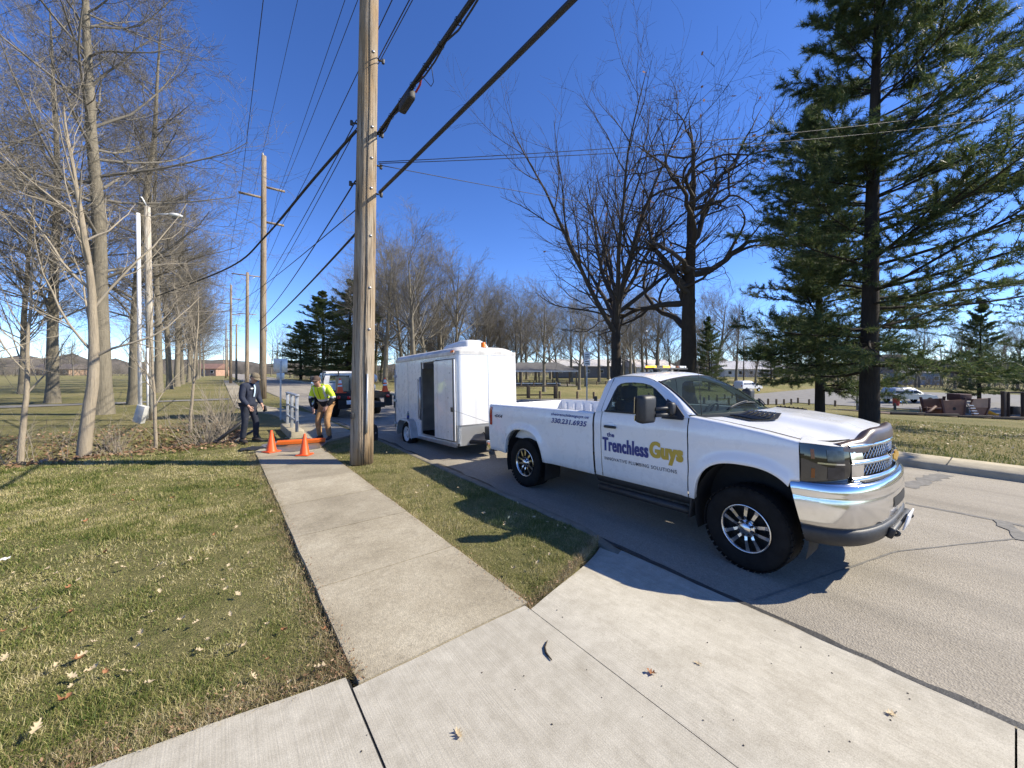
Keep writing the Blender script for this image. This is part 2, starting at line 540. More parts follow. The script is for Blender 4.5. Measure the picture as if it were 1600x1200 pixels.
def g2(px, py):
    p = on(px, py, -.10); return (p.x, p.y)
ribbon('road_crack', [g2(1415, 787), g2(1500, 803), g2(1562, 815), g2(1610, 826), (11, -4), (10.6, -12)], .075, M['tar_faded'], seed=2, parent=road)
ribbon('road_crack', [g2(1562, 815), g2(1585, 832), g2(1606, 848)], .14, M['tar_faded'], dz=.008, seed=3, parent=road)
ribbon('road_crack', [g2(1415, 761), g2(1450, 748), g2(1474, 738)], .22, M['tar_faded'], seed=4, parent=road)
ribbon('road_crack', [g2(1180, 930), g2(1400, 862), g2(1600, 842)], .02, M['tar_faded'], dz=.005, seed=5, parent=road)
ribbon('road_joint', [(7.25, 9), (7.28, 40), (7.2, 90)], .05, M['tar_faded'], seed=6, parent=road)
for yy in (13, 21, 29, 37):
    ribbon('road_joint', [(3.5, yy), (11.0, yy + .2)], .05, M['tar_faded'], dz=.006, seed=yy, parent=road)

# near kerb along the grass strip: dips into the driveway
def kerb_top(y):
    return -.02 - .105 * (1 - smoothstep(2.45, 3.15, y))
ky = np.concatenate([np.linspace(2.3, 3.6, 18), np.linspace(4, 20, 20), np.linspace(22, 300, 40)])
rows = []
for y in ky:
    zt = float(kerb_top(y)); wob = .012 * float(vnoise(y * 1.3, 3.0))
    rows.append([(CURB0 + wob, y, -.4), (CURB0 + wob, y, zt - .01), (CURB0 + .02 + wob, y, zt), (CURB1 - .03 + wob, y, zt - .005), (CURB1 - .005 + wob, y, zt - .03), (CURB1 + .01 + wob, y, -.3)])
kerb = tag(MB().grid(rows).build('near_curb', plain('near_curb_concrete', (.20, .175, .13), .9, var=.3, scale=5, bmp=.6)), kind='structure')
ribbon('gutter_seal', [(3.475, 14), (3.47, 6), (3.46, 3.4), (3.45, 2.6), (3.42, 1.6), (3.42, .2), (3.42, -2), (3.44, -8)], .055, M['tar'], dz=.011, seed=9, zf=lambda x, y: float(road_z(x)) + (.006 if y > 3 else .016))
# far kerb, a wide concrete band
rows = []
for y in np.concatenate([np.linspace(-25, 30, 40), np.linspace(34, 300, 30)]):
    rows.append([(FARX, y, -.4), (FARX - .005, y, -.05), (FARX + .04, y, -.012), (FARX + .5, y, -.004), (FARX + 1.0, y, -.012), (FARX + 1.0, y, -.4)])
fk = tag(MB().grid(rows).build('far_curb', M['curb']), kind='structure')
for y in (-8.5, -5.4, -2.3, .8, 3.9, 7.0):
    tag(MB().box((FARX + .5, y, -.003), (1.03, .012, .012)).build('curb_joint', M['joint'], fk), kind='structure')

# driveway slabs
drive = tag(empty('driveway'), kind='structure')
def dz_(x, y):
    a = 0.0
    if x > 1.9: a = -.125 * float(smoothstep(1.9, 3.42, x)) ** 1.1
    return a
def slab(name, xa, ylo, yhi, mat, parent, zf, thick=.12, ny_=14):
    """slab between curves ylo(x) and yhi(x)"""
    top = [[(x, lerp(ylo(x), yhi(x), j / ny_), zf(x, lerp(ylo(x), yhi(x), j / ny_))) for x in xa] for j in range(ny_ + 1)]
    mb = MB().grid(top)
    def side(line): mb.grid([line, [(p[0], p[1], p[2] - thick) for p in line]], smooth=False)
    side(top[0]); side(top[-1]); side([r[0] for r in top]); side([r[-1] for r in top])
    o = mb.build(name, mat, parent)
    return o
eps = .006
left_edge = lambda x: 2.36 + .15 * min(max(WX0 - x, 0), 1.2) + .015 * float(vnoise(x * 3, 1))
jag = lambda x: 2.26 + .012 * float(vnoise(x * 5, 7))
slab('slab', np.linspace(-3.4, .59 - eps, 26), lambda x: 0 + eps - 3.0, left_edge, M['drive'], drive, dz_)
slab('slab', np.linspace(-9, -3.4 - eps, 12), lambda x: -3.0, left_edge, M['drive'], drive, dz_)
slab('slab', np.linspace(.59 + eps, 1.85 - .003, 16), lambda x: -3.0, jag, M['drive'], drive, dz_)
slab('slab', np.linspace(1.85 + .003, 3.40, 40), lambda x: .0 + .004, lambda x: float(flare(x)), M['drive'], drive, dz_, ny_=30)
slab('slab', np.linspace(1.85 + .003, 3.40, 20), lambda x: -3.0, lambda x: .0 - .004, M['drive'], drive, dz_)
jb = MB()
jb.box((.59, -.3, -.016), (.016, 5.3, .02)).box((1.85, -.4, -.018), (.010, 5.2, .02))
tag(jb.build('joint_filler', M['joint'], drive), kind='stuff')

# sidewalk slabs: straight run, jog over the culvert, straight run
walk = tag(empty('sidewalk'), kind='structure')
cur = 2.27
k = 0
def wx(y):
    s = float(smoothstep(10.2, 11.6, y)) - float(smoothstep(17.5, 24, y))
    return WX0 + 1.22 * s
while cur < 90:
    L_ = 1.2 if cur < 20 else 3.6
    y0, y1 = cur + .009, cur + L_ - .009
    tl = .004 * math.sin(k * 2.3)
    e0 = .010 * math.sin(k * 1.7); 
    rowsw = []
    for j in range(7):
        y = lerp(y0, y1, j / 6)
        xl = wx(y)
        rr = []
        for i in range(9):
            x = xl + (WX1 - WX0) * i / 8
            if i in (0, 8): x += .012 * float(vnoise(y * 4, i * 9.1))
            rr.append((x, y + (jag(x) - 2.26 if (k == 0 and j == 0) else 0), tl * (j - 3) / 3 + .003))
        rowsw.append(rr)
    mb = MB().grid(rowsw)
    for line in (rowsw[0], rowsw[-1], [r[0] for r in rowsw], [r[-1] for r in rowsw]):
        mb.grid([line, [(p[0], p[1], p[2] - .10) for p in line]], smooth=False)
    mb.build('slab', M['walk'], walk)
    if cur < 14 and k > 0: tag(MB().box((wx(cur) + .63, cur, -.02), (1.22, .016, .02)).build('joint_filler', M['joint'], walk), kind='structure')
    cur += L_; k += 1

# park drive and parking lot
M['lot'] = plain('lot_asphalt', (.20, .19, .17), .9, var=.2, scale=1.2, bmp=.3)
def pz(dz): return lambda x, y: float(ground_z(x, y)) + dz
strip('park_drive', np.concatenate([[FARX + .3, 11.8], np.linspace(12.2, 52, 50)]), np.linspace(15.6, 21.6, 9), M['lot'], lambda x, y: (-.002 if x < 12.15 else float(ground_z(x, y)) + .05))
strip('parking_lot', np.linspace(52, 96, 40), np.linspace(-35, 24, 40), M['lot'], pz(.06))
strip('left_path', np.linspace(-60, .5, 50), np.linspace(30.0, 31.6, 4), M['lot'], pz(.03))

# ------------------------------------------------------------------ grass
def blades(n, region, hmin, hmax, wmin, wmax, seed, zf=ground_z, lean=.9, two=False, clump=False, wlaw=False):
    rng = np.random.RandomState(seed)
    pts = region(rng, n)
    if clump:
        q_ = vnoise(pts[:, 0] * 1.7 + 9, pts[:, 1] * 1.7) + .6 * vnoise(pts[:, 0] * 5 + 3, pts[:, 1] * 5)
        pts = pts[(q_ > -.22) | (rng.rand(len(pts)) < .30)]
    n = len(pts)
    z = zf(pts[:, 0], pts[:, 1])
    h = rng.uniform(hmin, hmax, n); w = rng.uniform(wmin, wmax, n)
    if wlaw: w = rng.uniform(.7, 1.3, n) * np.clip(.00105 * np.hypot(pts[:, 0], pts[:, 1]) / .93, .0024, .02)
    if clump: h = h * np.clip(.85 + 1.1 * vnoise(pts[:, 0] * 4, pts[:, 1] * 4 + 7), .45, 1.6)
    a = rng.uniform(0, 2 * PI, n)
    tilt = np.abs(rng.normal(0, lean, n)); tilt = np.clip(tilt, 0, 1.35)
    side = np.stack([np.cos(a), np.sin(a), np.zeros(n)], -1)
    b = rng.uniform(0, 2 * PI, n)
    up = np.stack([np.sin(tilt) * np.cos(b), np.sin(tilt) * np.sin(b), np.cos(tilt)], -1)
    base = np.stack([pts[:, 0], pts[:, 1], z - .004], -1)
    if not two:
        V = np.stack([base - side * w[:, None] / 2, base + side * w[:, None] / 2, base + up * h[:, None]], 1)
        return V.reshape(-1, 3), np.arange(n * 3).reshape(n, 3)
    mid = base + up * h[:, None] * .55
    t2 = np.clip(tilt + .5, 0, 1.5)
    up2 = np.stack([np.sin(t2) * np.cos(b), np.sin(t2) * np.sin(b), np.cos(t2)], -1)
    tip = mid + up2 * h[:, None] * .5
    V = np.stack([base - side * w[:, None] / 2, base + side * w[:, None] / 2, mid + side * w[:, None] * .38, mid - side * w[:, None] * .38, tip], 1)
    o = np.arange(n)[:, None] * 5
    Fq = np.concatenate([o + [0, 1, 2], o + [0, 2, 3], o + [3, 2, 4]])
    return V.reshape(-1, 3), Fq
def lawn_region(dmin, dmax, edge=False):
    def f(rng, n):
        # uniform in solid look: density falls with distance squared
        d = dmin * (dmax / dmin) ** rng.rand(n * 3)
        s = rng.uniform(-1.5, -.2, n * 3)
        x = d * (.606 + .795 * s); y = d * (.795 - .606 * s)
        ok = (x < WX0 + .02) & (y > 2.34 + .14 * np.clip(WX0 - x, 0, 1.2)) & (y < 12.2)
        p = np.stack([x, y], -1)[ok]
        return p[:n]
    return f
def strip_region(rng, n):
    y = 2.15 + (11.0 - 2.15) * rng.rand(n * 3) ** 1.7
    x = rng.uniform(WX1 - .01, CURB0 + .09, n * 3)
    ok = (y > flare(x) - .02) & ~((y > 10.2) & (x < 3.2))
    return np.stack([x, y], -1)[ok][:n]
def edge_region(rng, n):
    k1 = int(n * .34)
    y = 2.3 + 8 * rng.rand(k1) ** 1.6
    a = np.stack([WX0 + .04 - np.abs(rng.normal(0, .11, k1)), y], -1)
    k2 = int(n * .34)
    x = WX0 - 2.6 * rng.rand(k2) ** 1.2
    b = np.stack([x, 2.35 + .14 * np.clip(WX0 - x, 0, 1.2) - .03 + np.abs(rng.normal(0, .14, k2))], -1)
    k3 = int(n * .2)
    y = 2.2 + 8 * rng.rand(k3) ** 1.6
    c = np.stack([WX1 - .03 + np.abs(rng.normal(0, .04, k3)), y], -1)
    k4 = n - k1 - k2 - k3
    x = rng.uniform(1.9, CURB0, k4)
    d = np.stack([x, flare(x) + np.abs(rng.normal(0, .05, k4))], -1)
    return np.concatenate([a, b, c, d])
V, F = blades(95000, lawn_region(1.5, 4.3), .020, .055, .0022, .005, 1, lean=1.15, two=True, clump=True, wlaw=True)
tag(mesh_obj('lawn_grass', np_mesh('lawn_grass', V, F, M['grass'])), 'short patchy lawn grass left of the sidewalk near the driveway', 'grass', kind='stuff')
V, F = blades(190000, lawn_region(4.1, 18), .022, .058, .006, .013, 2, lean=1.15, clump=True, wlaw=True)
tag(mesh_obj('lawn_grass', np_mesh('lawn_grass', V, F, M['grass'])), 'lawn grass farther back towards the ditch', 'grass', kind='stuff')
V, F = blades(85000, strip_region, .022, .06, .003, .007, 3, lean=1.1, clump=True)
tag(mesh_obj('strip_grass', np_mesh('strip_grass', V, F, M['grass'])), 'short grass in the strip between sidewalk and curb', 'grass', kind='stuff')
V, F = blades(34000, edge_region, .03, .085, .002, .0045, 4, lean=1.2, two=True)
tag(mesh_obj('edge_grass', np_mesh('edge_grass', V, F, M['straw'])), 'dead straw grass along the concrete edges', 'grass', kind='stuff')
def far_region(rng, n):
    x = 12.15 + 16 * rng.rand(n) ** 1.6
    y = rng.uniform(-9, 14, n)
    return np.stack([x, y], -1)
V, F = blades(60000, far_region, .05, .12, .012, .03, 6)
tag(mesh_obj('verge_grass', np_mesh('verge_grass', V, F, M['grass'])), 'rough grass on the bank across the street', 'grass', kind='stuff')

# ------------------------------------------------------------------ leaves
def oak_leaf(seed, curl=.25):
    rng = random.Random(seed)
    # lobed outline of unit length along x, pinnate lobes
    n = 7
    rim = []
    for i in range(n + 1):
        t = i / n
        w = .30 * math.sin(PI * min(1, t * .92 + .06)) ** .8
        lobe = w * (1.25 if i % 2 else .42) * (.85 + .3 * rng.random())
        rim.append((t + (.05 if i % 2 else 0), lobe))
    v = []; f = []
    for i, (x, w) in enumerate(rim):
        zc = curl * (x - .5) ** 2 * rng.uniform(.6, 1.4)
        ze = lambda s: zc + curl * (w * 1.6) ** 1.2 * rng.uniform(.2, 1.3)
        v += [(x, w, ze(1)), (x, 0, zc), (x, -w * rng.uniform(.8, 1.1), ze(-1))]
    for i in range(n):
        b = i * 3
        f += [(b, b + 1, b + 4, b + 3), (b + 1, b + 2, b + 5, b + 4)]
    # stem
    v += [(-.28, .01, .02), (-.28, -.01, .02), (0, -.012, 0), (0, .012, 0)]
    k = len(v) - 4
    f.append((k, k + 1, k + 2, k + 3))
    mb = MB(); mb.add([(x - .4, y, z) for x, y, z in v], f, 0, True)
    return mb
leaf_meshes = [oak_leaf(i, .5 + .25 * (i % 3)).mesh('fallen_leaf', M['oakleaf'] if i != 5 else M['rustleaf']) for i in range(6)]
def put_leaf(i, x, y, z, size, rz, tilt, label, group=None, rng=random):
    o = mesh_obj('fallen_leaf', leaf_meshes[i], None, (x, y, z))
    o.rotation_euler = (tilt[0], tilt[1], rz)
    o.scale = (size * .62, size * .62, size * .62)
    return tag(o, label, 'leaf', group)
for (px, py, i, s, lab) in [(717, 1150, 0, .10, 'curled brown leaf lying at the bottom of the driveway slab'),
                            (1016, 1057, 5, .085, 'crumpled reddish leaf on the driveway right of the long joint'),
                            (1092, 1038, 3, .07, 'small dry leaf fragment on the driveway right of the reddish leaf'),
                            (1391, 1097, 1, .09, 'pale folded leaf on the driveway apron near the gutter')]:
    p = on(px, py, .0 if px < 900 else -.02)
    put_leaf(i, p.x, p.y, dz_(p.x, p.y) + .004, s, px * .37, (.12, .10), lab)
for (px, py, i, s, lab) in [(500, 1043, 1, .17, 'big tan lobed leaf at the lawn corner beside the sidewalk'),
                            (142, 1047, 2, .14, 'orange tan oak leaf upright in the lawn grass'),
                            (235, 1066, 3, .13, 'cream oak leaf at the lower middle of the lawn'),
                            (103, 1093, 5, .15, 'dark rust leaf low on the left lawn'),
                            (88, 896, 4, .12, 'pale leaf on the left lawn farthest from the driveway'),
                            (55, 1140, 1, .14, 'golden leaf at the bottom left of the lawn'),
                            (283, 968, 2, .12, 'pale split leaf in the middle of the lawn'),
                            (325, 1000, 4, .13, 'wide tan leaf near the lawn middle above a dark patch')]:
    p = on(px, py, .03)
    put_leaf(i, p.x, p.y, .030, s * .72, px * .71, (.25, -.3), lab)
rl = random.Random(11)
cnt = 0
while cnt < 110:
    d = 2.1 * (10.5 / 2.1) ** rl.random(); s_ = rl.uniform(-1.38, -.2)
    x, y = d * (.606 + .795 * s_), d * (.795 - .606 * s_)
    if not (x < WX0 - .05 and y > 2.5 and y < 12): continue
    if vnoise(x * .8 + 4, y * .8) < -.2 : continue
    put_leaf(rl.randrange(6), x, y, float(ground_z(x, y)) + rl.uniform(.03, .05), rl.uniform(.05, .10), rl.uniform(0, 6.3), (rl.uniform(-.5, .5), rl.uniform(-.5, .5)),
             'small dry oak leaf scattered in the left lawn grass', 'dry leaves scattered over the left lawn')
    cnt += 1
for j in range(34):
    y = 2.6 + 6.5 * rl.random() ** 1.4; x = rl.uniform(1.95, 3.2)
    put_leaf(rl.randrange(5), x, y, .03, rl.uniform(.05, .09), rl.uniform(0, 6.3), (rl.uniform(-.5, .5), rl.uniform(-.5, .5)),
             'small dry leaf caught in the grass strip beside the curb', 'dry leaves in the grass strip')
# bent twig and paper scrap
tp = [on(855, 1003), on(851, 1013), on(853, 1022), on(862, 1033)]
tag(MB().tube([(p.x, p.y, .008) for p in tp], [.003, .006, .007, .004], 6).build('twig', M['bark_dark']), 'thin dark bent twig lying on the driveway', 'twig')
p = on(8, 876, .03)
tag(MB().grid([[(p.x - .03 + .018 * i, p.y - .02 + .03 * j, .040 + .012 * ((i + j) % 2)) for i in range(4)] for j in range(3)]).build('paper_scrap', plain('paper', (.72, .70, .66), .8)), 'white paper scrap on the lawn at the left edge', 'litter')
# grit on the drive
mb = MB(); rg = random.Random(3)
for i in range(40):
    px, py = rg.uniform(560, 1590), rg.uniform(950, 1195)
    q = on(px, py, -.02)
    if q.x > 3.3 or q.y > 2.1: continue
    r_ = rg.uniform(.0018, .0042)
    mb.box((q.x, q.y, dz_(q.x, q.y) + r_ * .6), (r_ * 2, r_ * 1.5, r_), (rg.random(), rg.random(), rg.random()))
tag(mb.build('grit', M['bark_dark']), 'dark crumbs of bark and grit on the driveway', 'grit', kind='stuff')
# crumbs of leaf and thatch gathered along the concrete edges
rng = np.random.RandomState(18)
pe = edge_region(rng, 2600) + rng.normal(0, .02, (2600, 2))
n = len(pe); a = rng.uniform(0, 2 * PI, n); s = rng.uniform(.004, .011, n)
c_ = np.stack([pe[:, 0], pe[:, 1], np.where((pe[:, 0] > WX0) & (pe[:, 0] < WX1), .006, ground_z(pe[:, 0], pe[:, 1]) + .03) + rng.uniform(0, .02, n)], -1)
c_ = c_[c_[:, 2] > -.1]; n = len(c_); a = a[:n]; s = s[:n]
u_ = np.stack([np.cos(a), np.sin(a), rng.normal(0, .3, n)], -1) * s[:, None]; w_ = np.stack([-np.sin(a), np.cos(a), rng.normal(0, .3, n)], -1) * s[:, None] * .5
V = np.stack([c_ - u_, c_ + w_, c_ + u_, c_ - w_], 1).reshape(-1, 3)
tag(mesh_obj('leaf_crumbs', np_mesh('leaf_crumbs', V, np.arange(n * 4).reshape(n, 4), M['litter'])), 'crumbled leaf bits along the concrete edges', 'leaf litter', kind='stuff')
# dirty gutter strip, its dark colour also painting in shade beside the truck
M['gutter'] = plain('gutter_dirt_shade', (.10, .082, .055), .9, var=.5, scale=7, bmp=.6)
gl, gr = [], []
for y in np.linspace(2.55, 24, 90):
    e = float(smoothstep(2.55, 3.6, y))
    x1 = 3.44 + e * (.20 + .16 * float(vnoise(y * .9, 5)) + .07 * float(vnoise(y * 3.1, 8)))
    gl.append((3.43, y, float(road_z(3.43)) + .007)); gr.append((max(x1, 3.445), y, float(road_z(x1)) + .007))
tag(MB().grid([gl, gr], smooth=False).build('gutter_dirt_shade', M['gutter']), kind='structure')
# leaf litter in the ditch
rng = np.random.RandomState(8)
n = 30000
x = .7 - 17 * rng.rand(n) ** 1.15
y = 13.9 + rng.normal(0, 1.35, n) + .35 * np.sin(x * .35)
ok = (x < .55 - np.clip((y - 15) * .2, 0, 2)) & (y > 11.2)
x, y = x[ok], y[ok]; n = len(x)
z = ground_z(x, y) + rng.uniform(.0, .06, n)
a = rng.uniform(0, 2 * PI, n); s = rng.uniform(.025, .055, n)
t1 = rng.normal(0, .45, n); t2 = rng.normal(0, .45, n)
u_ = np.stack([np.cos(a), np.sin(a), t1], -1) * s[:, None]; w_ = np.stack([-np.sin(a), np.cos(a), t2], -1) * s[:, None] * .6
c_ = np.stack([x, y, z], -1)
V = np.stack([c_ - u_, c_ + w_, c_ + u_, c_ - w_], 1).reshape(-1, 3)
tag(mesh_obj('leaf_litter', np_mesh('leaf_litter', V, np.arange(n * 4).reshape(n, 4), M['litter'])), 'brown fallen leaves filling the ditch', 'leaf litter', kind='stuff')
# leaf litter on the far bank
n = 3000
x = 15.5 + 9 * rng.rand(n); y = rng.uniform(-9, 12, n)
z = ground_z(x, y) + rng.uniform(.02, .07, n)
a = rng.uniform(0, 2 * PI, n); s = rng.uniform(.025, .05, n)
u_ = np.stack([np.cos(a), np.sin(a), rng.normal(0, .4, n)], -1) * s[:, None]; w_ = np.stack([-np.sin(a), np.cos(a), rng.normal(0, .4, n)], -1) * s[:, None] * .6
c_ = np.stack([x, y, z], -1)
V = np.stack([c_ - u_, c_ + w_, c_ + u_, c_ - w_], 1).reshape(-1, 3)
tag(mesh_obj('leaf_litter', np_mesh('leaf_litter', V, np.arange(n * 4).reshape(n, 4), M['oakleaf'])), 'dry leaves strewn over the bank across the street', 'leaf litter', kind='stuff')
# ------------------------------------------------------------------ pickup truck
def mat_paint(name, c, dirt=.18):
    m, nt, b = new_mat(name)
    v = coords(nt)
    sep = nt.nodes.new('ShaderNodeSeparateXYZ')
    nt.links.new(v, sep.inputs[0])
    n = noise(nt, v, 5, 6, .7)
    low = ramp(nt, math_(nt, 'ADD', sep.outputs['Z'], math_(nt, 'MULTIPLY', math_(nt, 'SUBTRACT', n, .5), .3)), [(.50, 1.0), (.95, 0.0)])
    fac = math_(nt, 'MULTIPLY', low, dirt)
    cc = mix(nt, fac, c, (.52, .48, .41))
    n2 = noise(nt, v, 1.7, 5, .7)
    cc = mix(nt, math_(nt, 'MULTIPLY', ramp(nt, n2, [(.5, 0.0), (.75, 1.0)]), .03), cc, (.5, .47, .42))
    nt.links.new(cc, b.inputs['Base Color'])
    nt.links.new(ramp(nt, n, [(.3, .22), (.7, .36)]), b.inputs['Roughness'])
    b.inputs['Coat Weight'].default_value = .6
    b.inputs['Coat Roughness'].default_value = .06
    return m
M['paint'] = mat_paint('white_paint', (.80, .80, .79))
M['chrome'] = plain('chrome', (.74, .74, .74), .15, 1.0, var=.06, scale=3, bmp=.03, bscale=4)
M['chrome_dull'] = plain('polished_alloy', (.62, .62, .62), .2, 1.0, var=.08)
M['tyre'] = plain('tyre_rubber', (.013, .0125, .012), .85, var=.35, scale=9, bmp=.3, bscale=80, spec=.2)
M['blk'] = plain('black_plastic', (.028, .028, .028), .5, var=.25, scale=20, bmp=.15, bscale=150)
M['blkgloss'] = plain('gloss_black', (.012, .012, .013), .12, var=.2, spec=.6)
M['under'] = plain('underbody', (.018, .017, .016), .85, var=.4)
M['trim'] = plain('rubber_seal', (.015, .015, .015), .55)
M['glass'] = glass('window_glass', (.62, .74, .70), .24)
M['glass_side'] = glass('side_window_glass', (.50, .60, .60), .30)
M['smoke'] = plain('smoked_lens', (.012, .012, .012), .06, spec=.7, coat=.6)
M['bowl'] = plain('smoked_reflector', (.05, .05, .055), .18, .6, var=.5, scale=18, coat=.5)
M['amber'] = plain('amber_lens', (.20, .06, .008), .15, var=.1)
M['red_lens'] = plain('red_lens', (.35, .008, .010), .12, var=.12, coat=.5)
M['seat'] = plain('seat_cloth', (.045, .055, .075), .85, bmp=.2)
M['dash'] = plain('dash_plastic', (.07, .075, .08), .7)
M['navy'] = plain('navy_vinyl', (.022, .040, .20), .35, var=.06)
M['gold'] = plain('gold_vinyl', (.50, .34, .045), .35, var=.06)
M['ink'] = plain('grey_vinyl', (.07, .07, .085), .4, var=.06)
M['emblem'] = plain('gold_emblem', (.65, .38, .06), .28, .5)
M['bugshield'] = plain('smoked_shield', (.06, .036, .028), .38, var=.25, scale=8, spec=.6)
M['lamp_white'] = plain('lamp_housing', (.72, .72, .70), .3)
M['amber_on'] = emit('lit_amber_lamp', (1.0, .42, .04), 1.6)

TRK = empty('pickup_truck', (4.995, 1.57, ROADZ + .012), R(-90), 'white pickup truck parked at the curb with company lettering on its door', 'pickup truck')
AXR = -3.37
def prof_hw(z):
    return np.interp(z, [.40, .52, .62, .80, 1.0, 1.14, 1.22, 1.34, 1.40, 1.46], [.93, .955, .975, .992, .998, .992, .998, .985, .965, .94])
def hw(x, z):
    y = float(prof_hw(z))
    if x > .25: y -= .10 * ((x - .25) / .6) ** 2
    for ax in (0.0, AXR):
        d = math.hypot((x - ax) * .97, (z - .50))
        y += .030 * float(1 - smoothstep(.54, .66, d)) * (1 if z > .45 else 0)
    return y
def z_arch(x, ax, half=.485, top=1.02):
    t = abs(x - ax) / half
    if t >= 1: return 0
    return .50 + (top - .50) * (1 - t ** 2.7) ** (1 / 2.4)
SILL = .565
def zbot(x, base=SILL):
    return max(base, z_arch(x, 0.0), z_arch(x, AXR), .955 if x > .375 else 0)
def fender_edge(x): return interp(x, [-.6, -.2, .2, .45, .7, .9], [1.452, 1.405, 1.345, 1.295, 1.235, 1.19])
def side_panel(name, x0, x1, ztop, nx=28, nz=12, base=SILL, curl=None, parent=TRK, mat=None, lean0=0.0, lean1=0.0):
    """both-sided skin column by column; each side is an object of its own"""
    xs_ = set(np.linspace(x0, x1, nx))
    for ax in (0.0, AXR):
        for s in np.linspace(-1, 1, 33):
            xx = ax + .485 * math.copysign(abs(s) ** .45, s)
            if x0 < xx < x1: xs_.add(xx)
    xs_ = sorted(xs_)
    out = []
    for sg in (-1, 1):
        cols = []
        for x in xs_:
            zb, zt = zbot(x, base), ztop(x)
            c = []
            # inner return at the bottom edge
            y0 = hw(x, zb)
            c.append((x, sg * (y0 - .055), zb + .012)); c.append((x, sg * (y0 - .006), zb))
            for j in range(nz + 1):
                z = lerp(zb + .006, zt - .035, j / nz)
                c.append((x + lerp(lean0, lean1, (x - x0) / (x1 - x0)) * 0, sg * hw(x, z), z))
            yt = hw(x, zt - .035)
            for a in (30, 60, 90):
                c.append((x, sg * (yt - .035 * (1 - math.cos(R(a)))), zt - .035 + .035 * math.sin(R(a))))
            if curl:
                for (dy, dzz) in curl(x): c.append((x, sg * (yt - .035 - dy), zt + dzz))
            cols.append(c)
        o = MB().grid(cols).build(name, mat or M['paint'], parent)
        out.append(o)
    return out
# bed sides with rail top and inner wall
bed_rail = lambda x: 1.405 + .028 * float(smoothstep(-2.35, -2.2, x)) * 0
side_panel('bed_side', -4.36, -1.865, bed_rail, nx=30, curl=lambda x: [(.05, .002), (.075, -.012), (.085, -.55)])
# front fenders run back to the door
def fcurl(x): return [(.03, .004), (.065, .004), (.067, -.03)]
side_panel('front_fender', -.535, .452, fender_edge, nx=26, base=.575, curl=fcurl)
# doors below the belt
DB = 1.435
doors = side_panel('door', -1.715, -.548, lambda x: DB, nx=14, base=.575, curl=lambda x: [(.02, -.01)])
for d in doors: d['label'] = 'white door with blue and gold company lettering' if d.data.vertices[20].co.y < 0 else 'plain white driver side door'
# cab corner behind the door and rocker
side_panel('cab_corner', -1.835, -1.727, lambda x: DB, nx=4, base=.575, curl=lambda x: [(.02, -.01)])
for sg in (-1, 1):
    mb = MB()
    rows = [[(x, sg * .88, .47), (x, sg * .935, .50), (x, sg * .950, .55), (x, sg * .945, .60)] for x in np.linspace(-1.84, -.50, 12)]
    mb.grid(rows).build('rocker', M['blk'], TRK)
    MB().tube([(-1.80, sg * .93, .42), (-.56, sg * .93, .42)], .045, 10).build('step_bar', M['blk'], TRK)
# ---- greenhouse
def gh_y(z): return .962 - (z - 1.43) * .46 - .25 * max(0, z - 1.78) ** 1.0 * .6
OUT = [(-.52, 1.425), (-.60, 1.485), (-.72, 1.580), (-.86, 1.690), (-.99, 1.785), (-1.09, 1.838), (-1.22, 1.872), (-1.40, 1.886), (-1.58, 1.884), (-1.69, 1.868), (-1.755, 1.828), (-1.785, 1.74), (-1.81, 1.60), (-1.835, 1.425)]
INN = [(-.655, 1.425), (-.70, 1.475), (-.79, 1.555), (-.90, 1.648), (-1.01, 1.728), (-1.09, 1.770), (-1.20, 1.796), (-1.34, 1.806), (-1.46, 1.803), (-1.535, 1.790), (-1.580, 1.755), (-1.605, 1.69), (-1.635, 1.57), (-1.672, 1.425)]
def ring(poly, off=0.0, sg=-1, sh=0.0): return [(x, sg * (gh_y(z) + off), z) for x, z in poly]
def shrink(poly, k):
    cx = sum(p[0] for p in poly) / len(poly); cz = sum(p[1] for p in poly) / len(poly)
    return [(cx + (x - cx) * k, (cz + (z - cz) * k) if z > 1.43 else z) for x, z in poly]
for sg in (-1, 1):
    mid = [((a[0] + b[0]) / 2, (a[1] + b[1]) / 2) for a, b in zip(OUT, INN)]
    o_, m_, i_ = ring(OUT, -.006, sg), ring(mid, .010, sg), ring(INN, .004, sg)
    MB().grid([o_, m_, i_]).build('door_frame', M['paint'], TRK)
    # door cut line on the frame: thin dark groove
    cut = [(-1.728 + .055 * float(smoothstep(1.45, 1.86, z)), z) for z in np.linspace(1.43, 1.862, 10)]
    MB().tube([(x, sg * (gh_y(z) + .006), z) for x, z in cut], .0045, 6).build('door_seam', M['trim'], TRK)
    i2 = ring(shrink(INN, .945), -.004, sg)
    MB().grid([ring(INN, .0045, sg), [(p[0], p[1] + sg * .006, p[2]) for p in ring(shrink(INN, .975), 0, sg)], i2]).build('window_trim', M['trim'], TRK)
    MB().tube([(-1.672, sg * .966, 1.435), (-.66, sg * .966, 1.435)], .013, 8).build('window_trim', M['trim'], TRK)
    MB().add(ring(shrink(INN, .95), -.010, sg), [tuple(range(len(INN)))]).build('side_window', M['glass_side'], TRK)
    # black mirror sail
    MB().prism([(-.665, 1.40), (-.60, 1.40), (-.585, 1.44), (-.70, 1.55), (-.83, 1.62), (-.85, 1.40)], .03, frame=lambda a, b, h: (a, sg * (gh_y(b) + .0 + h * .6 - .004), b)).build('mirror_sail', M['blk'], TRK)
